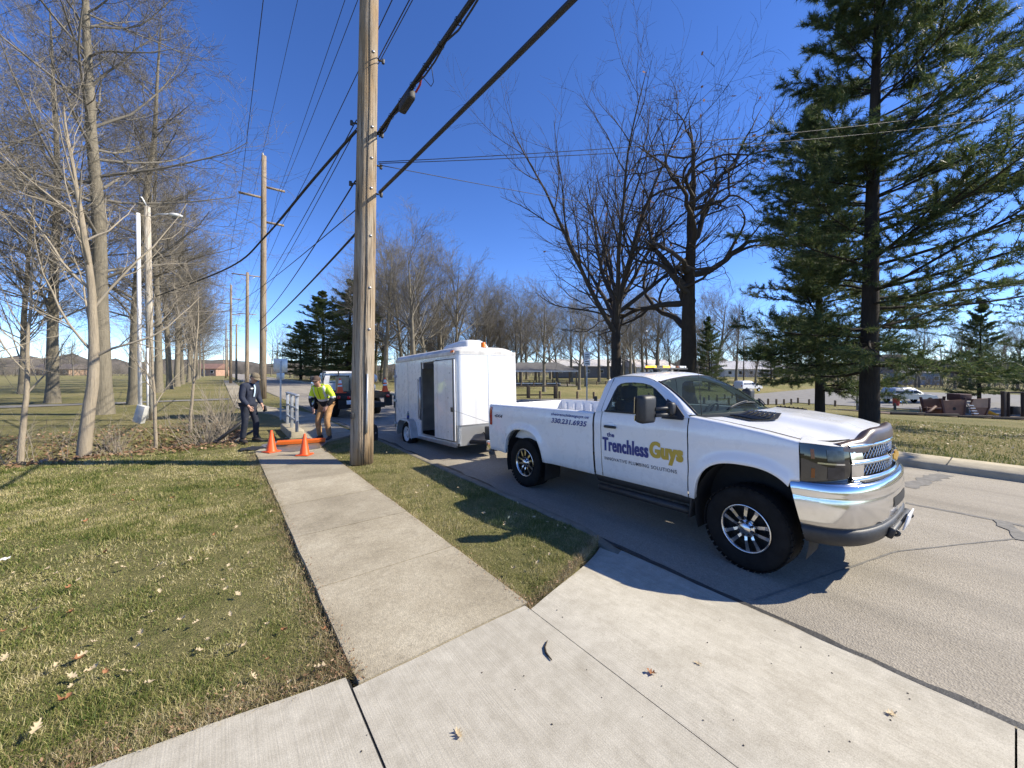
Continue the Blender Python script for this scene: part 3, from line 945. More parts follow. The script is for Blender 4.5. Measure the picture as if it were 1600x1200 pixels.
# roof
rows = []
for t in np.linspace(0, 1, 15):
    r_ = []
    for s in np.linspace(-1, 1, 19):
        edge = abs(s)
        x = lerp(-1.02, -1.80, t)
        ye = interp(x, [-1.80, -1.72, -1.5, -1.25, -1.08, -1.0], [.755, .745, .742, .745, .755, .77])
        ze = interp(x, [-1.82, -1.755, -1.69, -1.58, -1.40, -1.22, -1.09, -.99], [1.80, 1.828, 1.868, 1.884, 1.886, 1.872, 1.838, 1.785])
        cr = .055 * (1 - edge ** 2.2)
        # front edge bows forward
        xf = x + .11 * (1 - s * s) * (1 - t)
        zf = ze + cr + .006
        r_.append((xf, s * ye, zf))
    rows.append(r_)
MB().grid(rows).build('roof', M['paint'], TRK)
# windshield
wb = [(-.50 + .31 * (1 - s * s), s * .875, 1.452 + .02 * (1 - s * s)) for s in np.linspace(-1, 1, 17)]
wt = [(-1.03 + .11 * (1 - s * s), s * .748, 1.812 + .075 * (1 - abs(s) ** 2.2)) for s in np.linspace(-1, 1, 17)]
ws = [[tuple(lerp(a[k], b[k], t) + (.035 * math.sin(PI * t) if k == 2 else 0) for k in range(3)) for a, b in zip(wb, wt)] for t in np.linspace(0, 1, 9)]
MB().grid(ws).build('windshield', M['glass'], TRK)
# dark frit band, roof bridge and A pillars
def inset(rowa, d): return [(p[0], p[1], p[2] + d) for p in rowa]
MB().grid([inset(ws[0], .003), inset([tuple(lerp(a[k], b[k], .05) for k in range(3)) for a, b in zip(ws[0], ws[1])], .003)]).build('windshield_seal', M['trim'], TRK)
MB().grid([inset(ws[-1], .003), inset([tuple(lerp(a[k], b[k], .35) for k in range(3)) for a, b in zip(ws[-1], ws[-2])], .003)]).build('windshield_seal', M['trim'], TRK)
roof_front = rows[0]
br = [[Vector(wt[int(round(i * 16 / 18))]).lerp(Vector(wt[min(16, int(round(i * 16 / 18)))]), 0) for i in range(19)], [Vector(p) for p in roof_front]]
# proper resample of the top curve
wt19 = [(-1.03 + .11 * (1 - s * s), s * .748, 1.812 + .075 * (1 - abs(s) ** 2.2)) for s in np.linspace(-1, 1, 19)]
MB().grid([wt19, roof_front]).build('roof_header', M['paint'], TRK)
for sg in (-1, 1):
    col_e = [r[0] if sg < 0 else r[-1] for r in ws]
    pil = []
    for p in col_e:
        z = p[2]; x = float(np.interp(z, [q[1] for q in OUT[:7]], [q[0] for q in OUT[:7]]))
        pil.append((x, sg * (gh_y(z) - .006), z))
    midp = [((a[0] + b[0]) / 2 + .012, (a[1] + b[1]) / 2 + sg * .012, (a[2] + b[2]) / 2 + .008) for a, b in zip(col_e, pil)]
    MB().grid([col_e, midp, pil]).build('windshield_pillar', M['paint'], TRK)
    MB().tube([(p[0] + .004, p[1] - sg * .008, p[2] + .006) for p in col_e], .011, 6).build('windshield_seal', M['trim'], TRK)
# back of the cab with rear window
rw = [(-.62, 1.46), (.62, 1.46), (.60, 1.74), (.54, 1.80), (-.54, 1.80), (-.60, 1.74)]
def bx_(z): return -1.84 + .085 * max(0, (z - 1.42)) / .45
ro = [(-.955, 1.40), (.955, 1.40), (.83, 1.74), (.745, 1.85), (-.745, 1.85), (-.83, 1.74)]
MB().grid([[(bx_(z), y, z) for y, z in ro], [(bx_(z) - .004, y, z) for y, z in rw]], closed=True).build('cab_back', M['paint'], TRK)
MB().add([(bx_(z) + .01, y, z) for y, z in rw], [tuple(range(6))]).build('rear_window', M['glass'], TRK)
MB().box((-1.84, 0, 1.0), (.03, 1.86, .82)).build('cab_back', M['paint'], TRK)
rows_top = [(bx_(1.85), y, 1.85) for y in np.linspace(-.745, .745, 19)]
MB().grid([rows[-1], rows_top]).build('roof_rear_edge', M['paint'], TRK)
# ---- bed
mb = MB(); mb.box((-3.10, 0, .86), (2.46, 1.70, .03))
mb.build('bed_floor', M['paint'], TRK)
mb = MB(); mb.box((-1.905, 0, 1.13), (.05, 1.80, .53), bev=.012)
for yy in (-.55, 0, .55): mb.box((-1.935, yy, 1.12), (.03, .36, .40), bev=.01)
mb.build('bed_front_wall', M['paint'], TRK)
for sg in (-1, 1):
    MB().box((AXR, sg * .70, 1.0), (.95, .26, .26), bev=.06).build('wheel_house', M['paint'], TRK)
    for k_ in range(10): MB().box((-2.1 - .23 * k_, sg * .845, 1.20), (.05, .03, .30), bev=.008).build('bed_wall_rib', M['paint'], TRK)
mb = MB(); mb.box((-4.335, 0, 1.0), (.06, 1.50, .80), bev=.015)
mb.build('tailgate', M['paint'], TRK)
for sg in (-1, 1):
    MB().box((-4.345, sg * .83, .98), (.03, .22, .82), bev=.008).build('tail_panel', M['paint'], TRK)
    mb = MB()
    rws = []
    for z in np.linspace(1.03, 1.36, 10):
        y_ = hw(-4.34, z)
        rws.append([(-4.255, sg * (y_ + .004), z), (-4.33, sg * (y_ + .006), z), (-4.372, sg * (y_ - .02), z), (-4.375, sg * (y_ - .16), z)])
    mb.grid(rws).build('tail_light', M['red_lens'], TRK)
mb = MB()
for seg in ((-.95, -.34), (-.34, .34), (.34, .95)):
    yc = (seg[0] + seg[1]) / 2
    mb.box((-4.50 if abs(yc) < .1 else -4.47, yc, .60), (.18, seg[1] - seg[0] - .01, .20), bev=.03)
mb.build('rear_bumper', M['chrome'], TRK)
MB().box((-4.48, 0, .715), (.20, 1.70, .03), bev=.01).build('bumper_step', M['blk'], TRK)
mb = MB().box((-4.55, 0, .44), (.4, .07, .07)).tube([(-4.72, 0, .46), (-4.72, 0, .56)], [.02, .02], 10)
mb.lathe([(0, .60), (.028, .585), (.028, .565), (.012, .55)], 12, c=(-4.72, 0, 0)).build('tow_hitch', M['under'], TRK)
# gap between cab and bed
MB().box((-1.852, 0, 1.0), (.022, 1.90, .80)).build('cab_gap', M['trim'], TRK)
# ---- hood with raised centre
FP = [(.42, .992), (.52, .962), (.62, .905), (.70, .815), (.755, .70), (.805, .55), (.845, .36), (.868, .18), (.875, 0.0)]
FPX = [p[0] for p in FP]; FPY = [p[1] for p in FP]
def fx(y): return float(np.interp(abs(y), FPY[::-1], FPX[::-1]))
def hood_z(x, y):
    ze = fender_edge(x) + .006
    zc = interp(x, [-.25, .2, .6, .85], [1.50, 1.475, 1.42, 1.345])
    a = abs(y) / .86
    dome = 1 - float(smoothstep(.42, .66, a))
    side = 1 - a ** 2.4
    return ze + (zc - ze) * (.50 * max(0, side) + .50 * dome)
rowsh = []
for t in np.linspace(0, 1, 34):
    r_ = []
    for yn in np.linspace(-1, 1, 49):
        s = yn * .985
        y = yn * .862
        xr = -.50 + .31 * (1 - s * s) + .075
        xf = fx(y) - .015
        x = lerp(xr, xf, t)
        y = math.copysign(min(abs(y), hw(min(x, .45), fender_edge(x) - .035) - .093 if x < .452 else 9), yn)
        z = hood_z(x, y)
        if t > .93: z -= .030 * ((t - .93) / .07) ** 2
        r_.append((x, y, z))
    rowsh.append(r_)
hood = MB().grid(rowsh).build('hood', M['paint'], TRK)
# vents at the rear corners of the hood
for sg in (-1, 1):
    mb = MB()
    rws = []
    for t in np.linspace(0, 1, 9):
        r_ = []
        for s in np.linspace(.38, .70, 9):
            y = sg * s
            xr = -.50 + .31 * (1 - (y / .875) ** 2) + .09
            x = lerp(xr, xr + .34 - .36 * abs(s - .50) , t)
            r_.append((x, y, hood_z(x, y) + .014))
        rws.append(r_)
    mb.grid(rws)
    v_ = mb.build('hood_vent', M['blk'], TRK)
    mb = MB()
    for k_ in range(6):
        t = .15 + k_ * .14
        pts = []
        for s in np.linspace(.41, .67, 6):
            y = sg * s
            xr = -.50 + .31 * (1 - (y / .875) ** 2) + .09
            x = lerp(xr, xr + .34 - .36 * abs(s - .50), t)
            pts.append((x, y, hood_z(x, y) + .022))
        mb.tube(pts, .008, 6)
    tag(mb.build('louvre', M['blkgloss'], v_), kind='stuff')
# cowl and wipers
cw = [[(p[0] + .002, p[1], p[2] - .008) for p in wb], [(p[0] + .09, p[1], p[2] - .012) for p in wb]]
MB().grid(cw).build('cowl', M['blk'], TRK)
for (y0, y1) in ((-.55, .08), (.15, .74)):
    pts = []
    for t in np.linspace(0, 1, 8):
        y = lerp(y0, y1, t); s = y / .875
        pts.append((-.50 + .31 * (1 - s * s) - .01 - .10 * math.sin(t * 2.2), y, 1.49 + .020 * (1 - s * s) + .052 * math.sin(t * 2.2)))
    MB().tube(pts, .009, 6).tube([(p[0] + .012, p[1], p[2] + .018) for p in pts[:6]], .007, 6).build('wiper', M['blk'], TRK)
MB().tube([(-.46, -.84, 1.45), (-.49, -.845, 2.02)], [.004, .0015], 6).build('antenna', M['blk'], TRK)
# bug shield along the hood lip
rws = []
for y in np.linspace(-.80, .80, 41):
    x = fx(y) - .03; z = hood_z(x - .03, y)
    hh = 1 - .75 * float(smoothstep(.66, .80, abs(y)))
    rws.append([(x - .050, y, z + .010), (x - .012, y, z + .012 + .022 * hh), (x + .022, y, z + .006 + .016 * hh), (x + .036, y, z - .020), (x + .040, y, z - .030 - .050 * hh)])
MB().grid(rws).build('bug_shield', M['bugshield'], TRK)
# ---- nose: filler, grille, headlights
def band(z0, z1, y0, y1, off0=0.0, off1=0.0, nz=6, ny=24, bulge=0.0):
    r_ = []
    for z in np.linspace(z0, z1, nz):
        t = (z - z0) / (z1 - z0)
        o_ = lerp(off0, off1, t) + bulge * math.sin(PI * t)
        ln = []
        for y in np.linspace(y0, y1, ny):
            # offset along the outward normal of the plan curve
            e = 1e-3; ya = abs(y)
            dxdy = (fx(ya + e) - fx(max(0, ya - e))) / (ya + e - max(0, ya - e))
            nrm = Vector((1, -dxdy if y >= 0 else dxdy)).normalized()
            ln.append((fx(y) + nrm.x * o_, y + nrm.y * o_, z))
        r_.append(ln)
    return r_
def wrap_ys(n, ymax, ymin): return np.linspace(ymax, ymin, n)
MB().grid(band(.60, 1.30, -.98, .98, -.06, -.10)).build('nose_panel', M['under'], TRK)
for sg in (-1, 1):
    # headlight follows the corner wrap: lens from the fender round to the grille
    pts = [(.455, .982), (.50, .970), (.56, .945), (.62, .907), (.67, .858), (.71, .80), (.735, .745)]
    ztop_ = [1.285, 1.284, 1.280, 1.272, 1.264, 1.258, 1.256]
    r0 = []
    for t in np.linspace(0, 1, 9):
        r0.append([(x + .012 * math.sin(PI * t), sg * (y + .012 * math.sin(PI * t)), lerp(.955, zt, t)) for (x, y), zt in zip(pts, ztop_)])
    back = [[(p[0] - .05, p[1] - sg * .05, p[2]) for p in r] for r in (r0[0], r0[-1])]
    mb = MB().grid(r0); mb.grid([r0[0], back[0]]); mb.grid([r0[-1], back[1]])
    hl = mb.build('headlight', M['smoke'], TRK)
    capr = [[(p[0], p[1], p[2] + .004) for p in r0[-1]]]
    for k_ in (.12, .5, 1.0):
        ln = []
        for p in r0[-1]:
            yq = sg * min(abs(p[1]) - .03, .70); xq = min(p[0] - .03, fx(yq) - .09)
            q = Vector((xq, yq, hood_z(xq, abs(yq)) - .003))
            m_ = Vector(p).lerp(q, k_); m_.z = lerp(p[2] + .004, q.z, math.sin(k_ * PI / 2))
            ln.append(tuple(m_))
        capr.append(ln)
    MB().grid(capr).build('fender_nose', M['paint'], TRK)
    for (ta, tb) in ((.10, .42), (.60, .92)):
        q = [r0[int(round(t * 8))] for t in (ta, (ta + tb) / 2, tb)]
        MB().grid([[(p[0] + .003, p[1] + sg * .003, p[2]) for p in (Vector(r[1]).lerp(Vector(r[2]), .35), Vector(r[1]).lerp(Vector(r[2]), .75))] for r in q]).build('side_marker', M['amber'], hl)
    for (ta, tb) in ((.12, .44), (.58, .90)):
        q = [[Vector(lerp(np.array(r0[int(t * 8)]), np.array(r0[min(8, int(t * 8) + 1)]), t * 8 - int(t * 8))[i]) for i in (3, 4, 5)] for t in (ta, (ta + tb) / 2, tb)]
        MB().grid([[(p[0] + .0025, p[1] + sg * .0025, p[2]) for p in r] for r in q]).build('lamp_bowl', M['bowl'], hl)
    q = [[Vector(lerp(np.array(r0[4]), np.array(r0[5]), k_)[i]) for i in range(2, 6)] for k_ in (.05, .40)]
    MB().grid([[(p[0] + .004, p[1] + sg * .004, p[2]) for p in r] for r in q]).build('chrome_divider', M['chrome'], hl)
# chrome grille frame: top bar, centre bar, bottom bar, uprights
GY = .735
def gbar(name, z0, z1, o0=.0, o1=.0, mat='chrome', y=GY, b=.018):
    return MB().grid(band(z0, z1, -y, y, o0, o1, 7, 41, b)).build(name, M[mat], TRK)
gbar('grille_back', .975, 1.29, -.045, -.065, 'under')
gbar('grille_top_bar', 1.235, 1.285, .0, -.015)
gbar('grille_centre_bar', 1.098, 1.142, .020, .020)
gbar('grille_bottom_bar', .955, 1.000, .015, .02)
for sg in (-1, 1):
    ys_ = (.735 * sg, .60 * sg)
    MB().grid(band(.965, 1.28, ys_[0], ys_[1], .012, -.005, 10, 8, .014)).build('grille_upright', M['chrome'], TRK)
# diamond mesh in the two openings
for (z0, z1) in ((1.002, 1.098), (1.143, 1.236)):
    mb = MB()
    hgt = z1 - z0; step = .058
    y = -.60 - hgt
    while y < .60:
        for dr in (1, -1):
            pts = []
            for t in np.linspace(0, 1, 4):
                yy = y + hgt * t * 1.0
                z = z0 + hgt * t if dr > 0 else z1 - hgt * t
                if -.605 <= yy <= .605:
                    pts.append((fx(yy) - .008, yy, z))
            if len(pts) > 1: mb.tube(pts, .0045, 5, cap=False)
        y += step
    tag(mb.build('grille_mesh', M['chrome_dull'], TRK), kind='stuff')
# gold emblem: a slanted cross bar on a wide bar
ez = 1.12
def emb(k): return [(-.135 * k, -.030 * k - .0), (-.052 * k, -.030 * k), (-.045 * k, -.058 * k), (.075 * k, -.058 * k), (.067 * k, -.030 * k), (.150 * k, -.030 * k), (.135 * k, .030 * k), (.052 * k, .030 * k), (.045 * k, .058 * k), (-.075 * k, .058 * k), (-.067 * k, .030 * k), (-.150 * k, .030 * k)]
MB().prism(emb(.92), .02, frame=lambda a, b, h: (fx(0) + .030 + h * .5, a, ez + b)).build('emblem_border', M['chrome'], TRK)
MB().prism(emb(.80), .03, frame=lambda a, b, h: (fx(0) + .030 + h * .6, a, ez + b)).build('emblem', M['emblem'], TRK)
# ---- front bumper
def bump_rows(prof, wrap_x=.40, ny=61, ymax=1.0):
    """prof: list of (offset, z); plan curve pushed out by offset"""
    plan = [(.40, .995)] + [(a, b) for a, b in FP[1:]]
    # denser plan with rounded corner, pushed forward
    pl = [(wrap_x, 1.000), (.52, .992), (.62, .968), (.70, .925), (.77, .855), (.825, .76), (.87, .62), (.905, .45), (.925, .22), (.93, 0)]
    pl = pl + [(x, -y) for x, y in pl[-2::-1]]
    rows_ = []
    for o_, z in prof:
        w0 = lerp(.462, .378, (z - .56) / .40)
        P_ = [Vector(p) for p in pl]
        P_[0].x = w0; P_[-1].x = w0
        L = [0]
        for a, b in zip(P_, P_[1:]): L.append(L[-1] + (b - a).length)
        S = np.linspace(0, L[-1], ny)
        px_ = np.interp(S, L, [p.x for p in P_]); py_ = np.interp(S, L, [p.y for p in P_])
        for _ in range(3):
            px_[1:-1] = (px_[:-2] + px_[1:-1] * 2 + px_[2:]) / 4; py_[1:-1] = (py_[:-2] + py_[1:-1] * 2 + py_[2:]) / 4
        tx, ty = np.gradient(px_), np.gradient(py_)
        nrm = np.stack([-ty, tx], -1); nrm /= np.linalg.norm(nrm, axis=1)[:, None]
        if nrm[ny // 2][0] < 0: nrm = -nrm
        rows_.append([(px_[i] + nrm[i][0] * o_, py_[i] + nrm[i][1] * o_, z) for i in range(ny)])
    return rows_
chrome_prof = [(-.10, .965), (-.055, .965), (-.012, .955), (.006, .935), (.008, .86), (.004, .842), (.010, .825), (.012, .74), (.004, .64), (-.012, .575), (-.05, .560)]
rb = bump_rows(chrome_prof)
bumper = MB().grid(rb).build('front_bumper', M['chrome'], TRK)
# step pad on top, centre slot, valance, fog
MB().grid([[ (p[0], p[1], p[2] + .004) for p in r[14:47]] for r in bump_rows([(-.085, .966), (-.022, .962)])]).build('step_pad', M['blk'], bumper)
MB().grid([r[24:37] for r in bump_rows([(.013, .78), (.016, .74), (.013, .69)])]).build('bumper_slot', M['under'], bumper)
MB().grid(bump_rows([(-.055, .595), (-.012, .585), (.006, .555), (.000, .50), (-.03, .445), (-.10, .425)])).build('front_valance', M['blk'], TRK)
mb = MB()
mb.box((.925, 0, .50), (.05, .80, .10), (0, .3, 0), bev=.02)
mb.build('valance_center', M['blk'], TRK)
MB().box((.975, .10, .520), (.012, .30, .15), (0, .25, 0), bev=.004).build('license_plate', plain('plate_white', (.75, .75, .76), .4), TRK)
for yy in (-.34, .34):
    pts = [(.93 + .032 * math.sin(a) + .01, yy, .50 + .024 * math.cos(a)) for a in np.linspace(0, 2 * PI, 13)]
    MB().tube(pts, .013, 8, cap=False).build('tow_hook', M['blk'], TRK)
# ---- mirrors
for sg in (-1, 1):
    root = MB()
    root.box((-.83, sg * 1.315, 1.525), (.125, .215, .305), (0, .06, sg * .10), bev=.045)
    mh = root.build('tow_mirror', M['blk'], TRK)
    mb = MB().box((-.895, sg * 1.325, 1.57), (.01, .18, .18), (0, .06, sg * .10)).box((-.895, sg * 1.325, 1.43), (.01, .18, .06), (0, .06, sg * .10))
    mb.build('mirror_glass', M['chrome'], mh)
    for zz in (1.525, 1.455):
        MB().tube([(-.77, sg * 1.24, zz), (-.74, sg * 1.05, zz), (-.73, sg * .955, zz)], .020, 8).build('mirror_arm', M['blk'], mh)
    MB().box((-.73, sg * .985, 1.515), (.085, .09, .15), bev=.03).build('mirror_foot', M['blk'], mh)
# ---- handles, fuel, decals
for sg in (-1, 1):
    y_ = hw(-1.55, 1.24)
    MB().lathe([(.0, .0), (.055, .0), (.062, .003)], 20, axis='Y', c=(-1.56, sg * (y_ + .001), 1.236)).build('handle_cup', M['paint'], TRK)
    MB().box((-1.56, sg * (y_ + .018), 1.240), (.185, .03, .034), bev=.014).build('door_handle', M['blk'], TRK)
def decal(name, text, x0, x1, z0, z1, mat, bold=0.0, shear=0.0, off=.004, space=1.0, slope=0.0, parent=TRK):
    cu = bpy.data.curves.new('txt', 'FONT')
    cu.body = text; cu.offset = bold; cu.shear = shear; cu.space_character = space; cu.resolution_u = 4
    ob = bpy.data.objects.new('txt', cu)
    col.objects.link(ob)
    dg = bpy.context.evaluated_depsgraph_get()
    me = bpy.data.meshes.new_from_object(ob.evaluated_get(dg))
    bpy.data.objects.remove(ob)
    bm = bmesh.new(); bm.from_mesh(me)
    bmesh.ops.triangulate(bm, faces=bm.faces[:])
    n = len(bm.verts)
    xs_ = [v.co.x for v in bm.verts]; zs_ = [v.co.y for v in bm.verts]
    ax, bx2, az, bz = min(xs_), max(xs_), min(zs_), max(zs_)
    for v in bm.verts:
        s = (v.co.x - ax) / (bx2 - ax); t = (v.co.y - az) / (bz - az)
        # on the passenger side (-y) text runs from the rear (-x) to the front (+x)
        x = lerp(x0, x1, s); z = lerp(z0, z1, t) + slope * (s - .5)
        v.co = (x, -(hw(x, z) + off), z)
    me2 = bpy.data.meshes.new(name); bm.to_mesh(me2); bm.free()
    me2.materials.clear(); me2.materials.append(mat)
    return mesh_obj(name, me2, parent)
dpar = doors[0]
def bold_decal(name, text, x0, x1, z0, z1, mat, bold, space=1.0, w=.010):
    a = decal(name, text, x0 + w, x1 - w, z0, z1, mat, bold, space=space)
    for k, dx in enumerate((-w, w)):
        b = decal(name, text, x0 + w + dx, x1 - w + dx, z0, z1, mat, bold, space=space, off=.0044 + .0004 * k)
        bm = bmesh.new(); bm.from_mesh(a.data); bm.from_mesh(b.data); bm.to_mesh(a.data); bm.free()
        bpy.data.objects.remove(b)
    return a
decal('lettering', 'the', -1.625, -1.505, 1.108, 1.166, M['navy'], .03)
bold_decal('lettering', 'Trenchless', -1.695, -1.015, .922, 1.098, M['navy'], .026, 1.10, .0055)
bold_decal('lettering', 'Guys', -1.005, -.590, .884, 1.128, M['gold'], .038, 1.08, .007)
decal('lettering', 'INNOVATIVE PLUMBING SOLUTIONS', -1.665, -.672, .805, .846, M['ink'], .010, space=1.14)
decal('lettering', 'thetrenchlessguys.us', -2.68, -1.93, 1.300, 1.352, M['navy'], .020, .28, space=1.05)
decal('lettering', '330.231.6935', -2.67, -1.96, 1.200, 1.276, M['navy'], .028, .22)
decal('lettering', '4X4', -4.18, -3.93, 1.175, 1.232, M['ink'], .03, .3)
# ---- interior
for sg in (-1, 1):
    mb = MB().box((-1.42, sg * .40, .98), (.52, .55, .22), bev=.07).box((-1.66, sg * .40, 1.28), (.16, .52, .56), (0, -.16, 0), bev=.06)
    mb.box((-1.70, sg * .40, 1.655), (.11, .29, .20), bev=.05)
    mb.tube([(-1.69, sg * .40 - .06, 1.5), (-1.70, sg * .40 - .06, 1.62)], .008, 6).tube([(-1.69, sg * .40 + .06, 1.5), (-1.70, sg * .40 + .06, 1.62)], .008, 6)
    mb.build('seat', M['seat'], TRK)
mb = MB(); rws = []
for x, z in ((-.44, 1.38), (-.55, 1.425), (-.78, 1.42), (-.86, 1.36), (-.84, 1.15), (-.78, .9)):
    rws.append([(x + .20 * (1 - (y / .85) ** 2) * (1 if x > -.6 else .1), y, z) for y in np.linspace(-.86, .86, 13)])
mb.grid(rws).build('dashboard', M['dash'], TRK)
mb = MB()
cs = Vector((-.98, .40, 1.34)); ax = Vector((-.88, 0, .47)).normalized(); e1 = Vector((0, 1, 0)); e2 = ax.cross(e1)
mb.tube([cs + (e1 * math.cos(a) + e2 * math.sin(a)) * .19 for a in np.linspace(0, 2 * PI, 25)], .016, 8, cap=False)
for a in (0, PI, -PI / 2): mb.tube([cs, cs + (e1 * math.cos(a) + e2 * math.sin(a)) * .18], .016, 6)
mb.tube([cs, cs - ax * .25], .03, 8)
mb.build('steering_wheel', M['dash'], TRK)
MB().box((-.93, 0, 1.775), (.02, .24, .065), bev=.01).build('rear_view_mirror', M['blk'], TRK)
MB().box((-1.2, 0, .72), (1.2, 1.7, .06)).build('cab_floor', M['under'], TRK)
# ---- underbody
mb = MB()
for sg in (-1, 1):
    mb.box((-1.75, sg * .43, .60), (5.1, .09, .15))
for x in (-4.1, -2.3, -1.0, .3): mb.box((x, 0, .60), (.08, .86, .1))
mb.build('chassis_frame', M['under'], TRK)
for ax in (0.0, AXR):
    dzx = .0765 if ax < -1 else 0
    MB().tube([(ax, -.82, .40 + dzx), (ax, .82, .40 + dzx)], .05, 10).lathe([(.0, -.14), (.13, -.1), (.15, 0), (.13, .1), (.0, .14)], 14, axis='Y', c=(ax, .1, .40 + dzx)).build('axle', M['under'], TRK)
    for sg in (-1, 1):
        # inner liner
        rws = []
        for a in np.linspace(-.35, PI + .35, 22):
            x, z = ax + .50 * math.cos(a), .47 + .58 * math.sin(a)
            rws.append([(x, sg * .955, z), (x, sg * .62, z)])
        mbl = MB().grid(rws); 
        mbl.box((ax, sg * .60, .80), (1.04, .02, .60))
        mbl.build('wheel_liner', M['under'], TRK)
MB().tube([(-.9, -.25, .45), (-2.2, -.3, .48), (-3.0, -.55, .5), (-4.2, -.6, .5)], .04, 8).tube([(-2.0, -.3, .47), (-2.7, -.36, .47)], .10, 12).build('exhaust', M['under'], TRK)
MB().box((-2.55, .45, .55), (.9, .36, .26), bev=.05).build('fuel_tank', M['under'], TRK)
for ax, sx in ((-.50, 0), (AXR - .52, 0)):
    for sg in (-1, 1):
        if ax > -1: MB().box((ax - .02, sg * .90, .58), (.02, .19, .44), (0, .12, 0), bev=.006).build('mud_flap', M['blk'], TRK)
# ---- wheels
def make_wheel(parent, loc, sg, name='wheel'):
    w = empty(name, loc); w.parent = parent
    mb = MB()
    y0 = .135
    prof = [(.222, -y0 * .80), (.250, -y0 * .98), (.30, -y0 * 1.05), (.345, -y0 * 1.02), (.378, -y0 * .93), (.394, -y0 * .74), (.398, -y0 * .4), (.399, 0), (.398, y0 * .4), (.394, y0 * .74), (.378, y0 * .93), (.345, y0 * 1.02), (.30, y0 * 1.05), (.250, y0 * .98), (.222, y0 * .80)]
    mb.lathe(prof, 48, axis='Y')
    for k_ in range(44):
        a = 2 * PI * k_ / 44
        for (yy, sz, da, wd) in ((-.112, .038, 0, .055), (-.062, .030, .07, .045), (0, .034, .0, .05), (.062, .030, .07, .045), (.112, .038, 0, .055)):
            aa = a + da
            m3 = Matrix.Rotation(-aa, 3, 'Y')
            mb.box((math.cos(aa) * .393, yy, math.sin(aa) * .393), (.008, wd * .86, sz * 1.05), m3)
    mb.build('tyre', M['tyre'], w)
    mb = MB()
    # barrel + lip, outside face towards sg*y
    o = sg
    mb.lathe([(.228, o * .128), (.222, o * .134), (.212, o * .126), (.205, o * .085), (.195, -o * .08), (.215, -o * .11)], 40, axis='Y')
    rim = mb.build('rim', M['chrome_dull'], w)
    mb = MB().lathe([(.0, o * .02), (.205, o * .02)], 24, axis='Y').lathe([(.15, o * .03), (.15, -o * .03)], 24, axis='Y')
    mb.build('brake_disc', M['under'], rim)
    for k_ in range(5):
        for dd in (-1, 1):
            a = 2 * PI * k_ / 5 + .31
            c_, s_ = math.cos(a), math.sin(a)
            def P3(r, t, y): return (c_ * r - s_ * t, o * y, s_ * r + c_ * t)
            t0, t1 = dd * .026, dd * .052
            sp = MB()
            secs = []
            for (r, tc, wd, yo) in ((.060, t0, .030, .098), (.11, lerp(t0, t1, .35), .033, .112), (.17, lerp(t0, t1, .8), .038, .110), (.214, t1, .046, .112)):
                secs.append([P3(r, tc - wd / 2, yo - .045), P3(r, tc - wd / 2 * .82, yo), P3(r, tc + wd / 2 * .82, yo), P3(r, tc + wd / 2, yo - .045)])
            sp.grid(secs, closed=True, smooth=False)
            sp.build('spoke', M['chrome_dull'], rim)
    mb = MB().lathe([(.082, o * .06), (.080, o * .105), (.070, o * .112), (.056, o * .112), (.055, o * .128), (.045, o * .138), (.0, o * .141)], 28, axis='Y')
    mb.build('hub', M['chrome_dull'], rim)
    mb = MB()
    for k_ in range(8):
        a = 2 * PI * k_ / 8
        mb.lathe([(.012, o * .10), (.012, o * .128), (.007, o * .134), (0, o * .135)], 8, axis='Y', c=(.069 * math.cos(a), 0, .069 * math.sin(a)))
    tag(mb.build('lug_nuts', M['blkgloss'], rim), kind='stuff')
    return w
for ax in (0.0, AXR):
    for sg in (-1, 1):
        w = make_wheel(TRK, (ax, sg * .838, .40 + (.0765 if ax < -1 else 0)), sg)
        if ax == 0: w.rotation_euler = (0, .3, R(-3)) if sg < 0 else (0, .7, R(-3))
        else: w.rotation_euler = (0, 1.0, 0)
# ---- roof light bar
lb = MB().box((-1.37, 0.02, 1.985), (.16, .86, .022), bev=.008).build('light_bar', M['blk'], TRK)
for k_, (yy, w_, mt) in enumerate([(-.375, .07, 'amber_on'), (-.255, .15, 'blk'), (-.09, .16, 'amber_on'), (.07, .13, 'lamp_white'), (.19, .08, 'amber'), (.30, .12, 'lamp_white'), (.40, .06, 'lamp_white')]):
    MB().box((-1.37, yy + .01, 2.008), (.13, w_ - .008, .032), bev=.008).build('lamp_module', M[mt], lb)
for yy in (-.25, .28):
    MB().box((-1.37, yy, 1.955), (.06, .05, .05), bev=.01).build('light_bar_foot', M['blk'], lb)
TRK.rotation_euler = Euler((0, R(-1.3), R(-90)), 'XYZ')
# ------------------------------------------------------------------ cargo trailer
M['tr_white'] = mat_paint('trailer_white', (.74, .745, .75), .2)
M['tr_roof'] = plain('trailer_roof_dirty', (.62, .60, .56), .55, var=.30, scale=3.5, bmp=.1)
M['alu'] = plain('bare_aluminium', (.55, .56, .57), .38, .85, var=.15)
M['galv'] = plain('galvanised_steel', (.42, .44, .46), .5, .7, var=.2, bmp=.1)
M['orange_lens'] = plain('orange_lens', (.75, .16, .01), .25)
M['ply'] = plain('trailer_lining', (.55, .53, .49), .8, var=.2, scale=3)
m_, nt_, b_ = new_mat('diamond_plate')
v_ = coords(nt_, (1, 1, 1), (R(45), 0, 0))
ck = nt_.nodes.new('ShaderNodeTexChecker'); ck.inputs['Scale'].default_value = 60
nt_.links.new(v_, ck.inputs['Vector'])
b_.inputs['Base Color'].default_value = (.52, .53, .54, 1); b_.inputs['Metallic'].default_value = .8; b_.inputs['Roughness'].default_value = .42
bump(nt_, b_, ck.outputs['Fac'], .8, .006)
M['diamond'] = m_
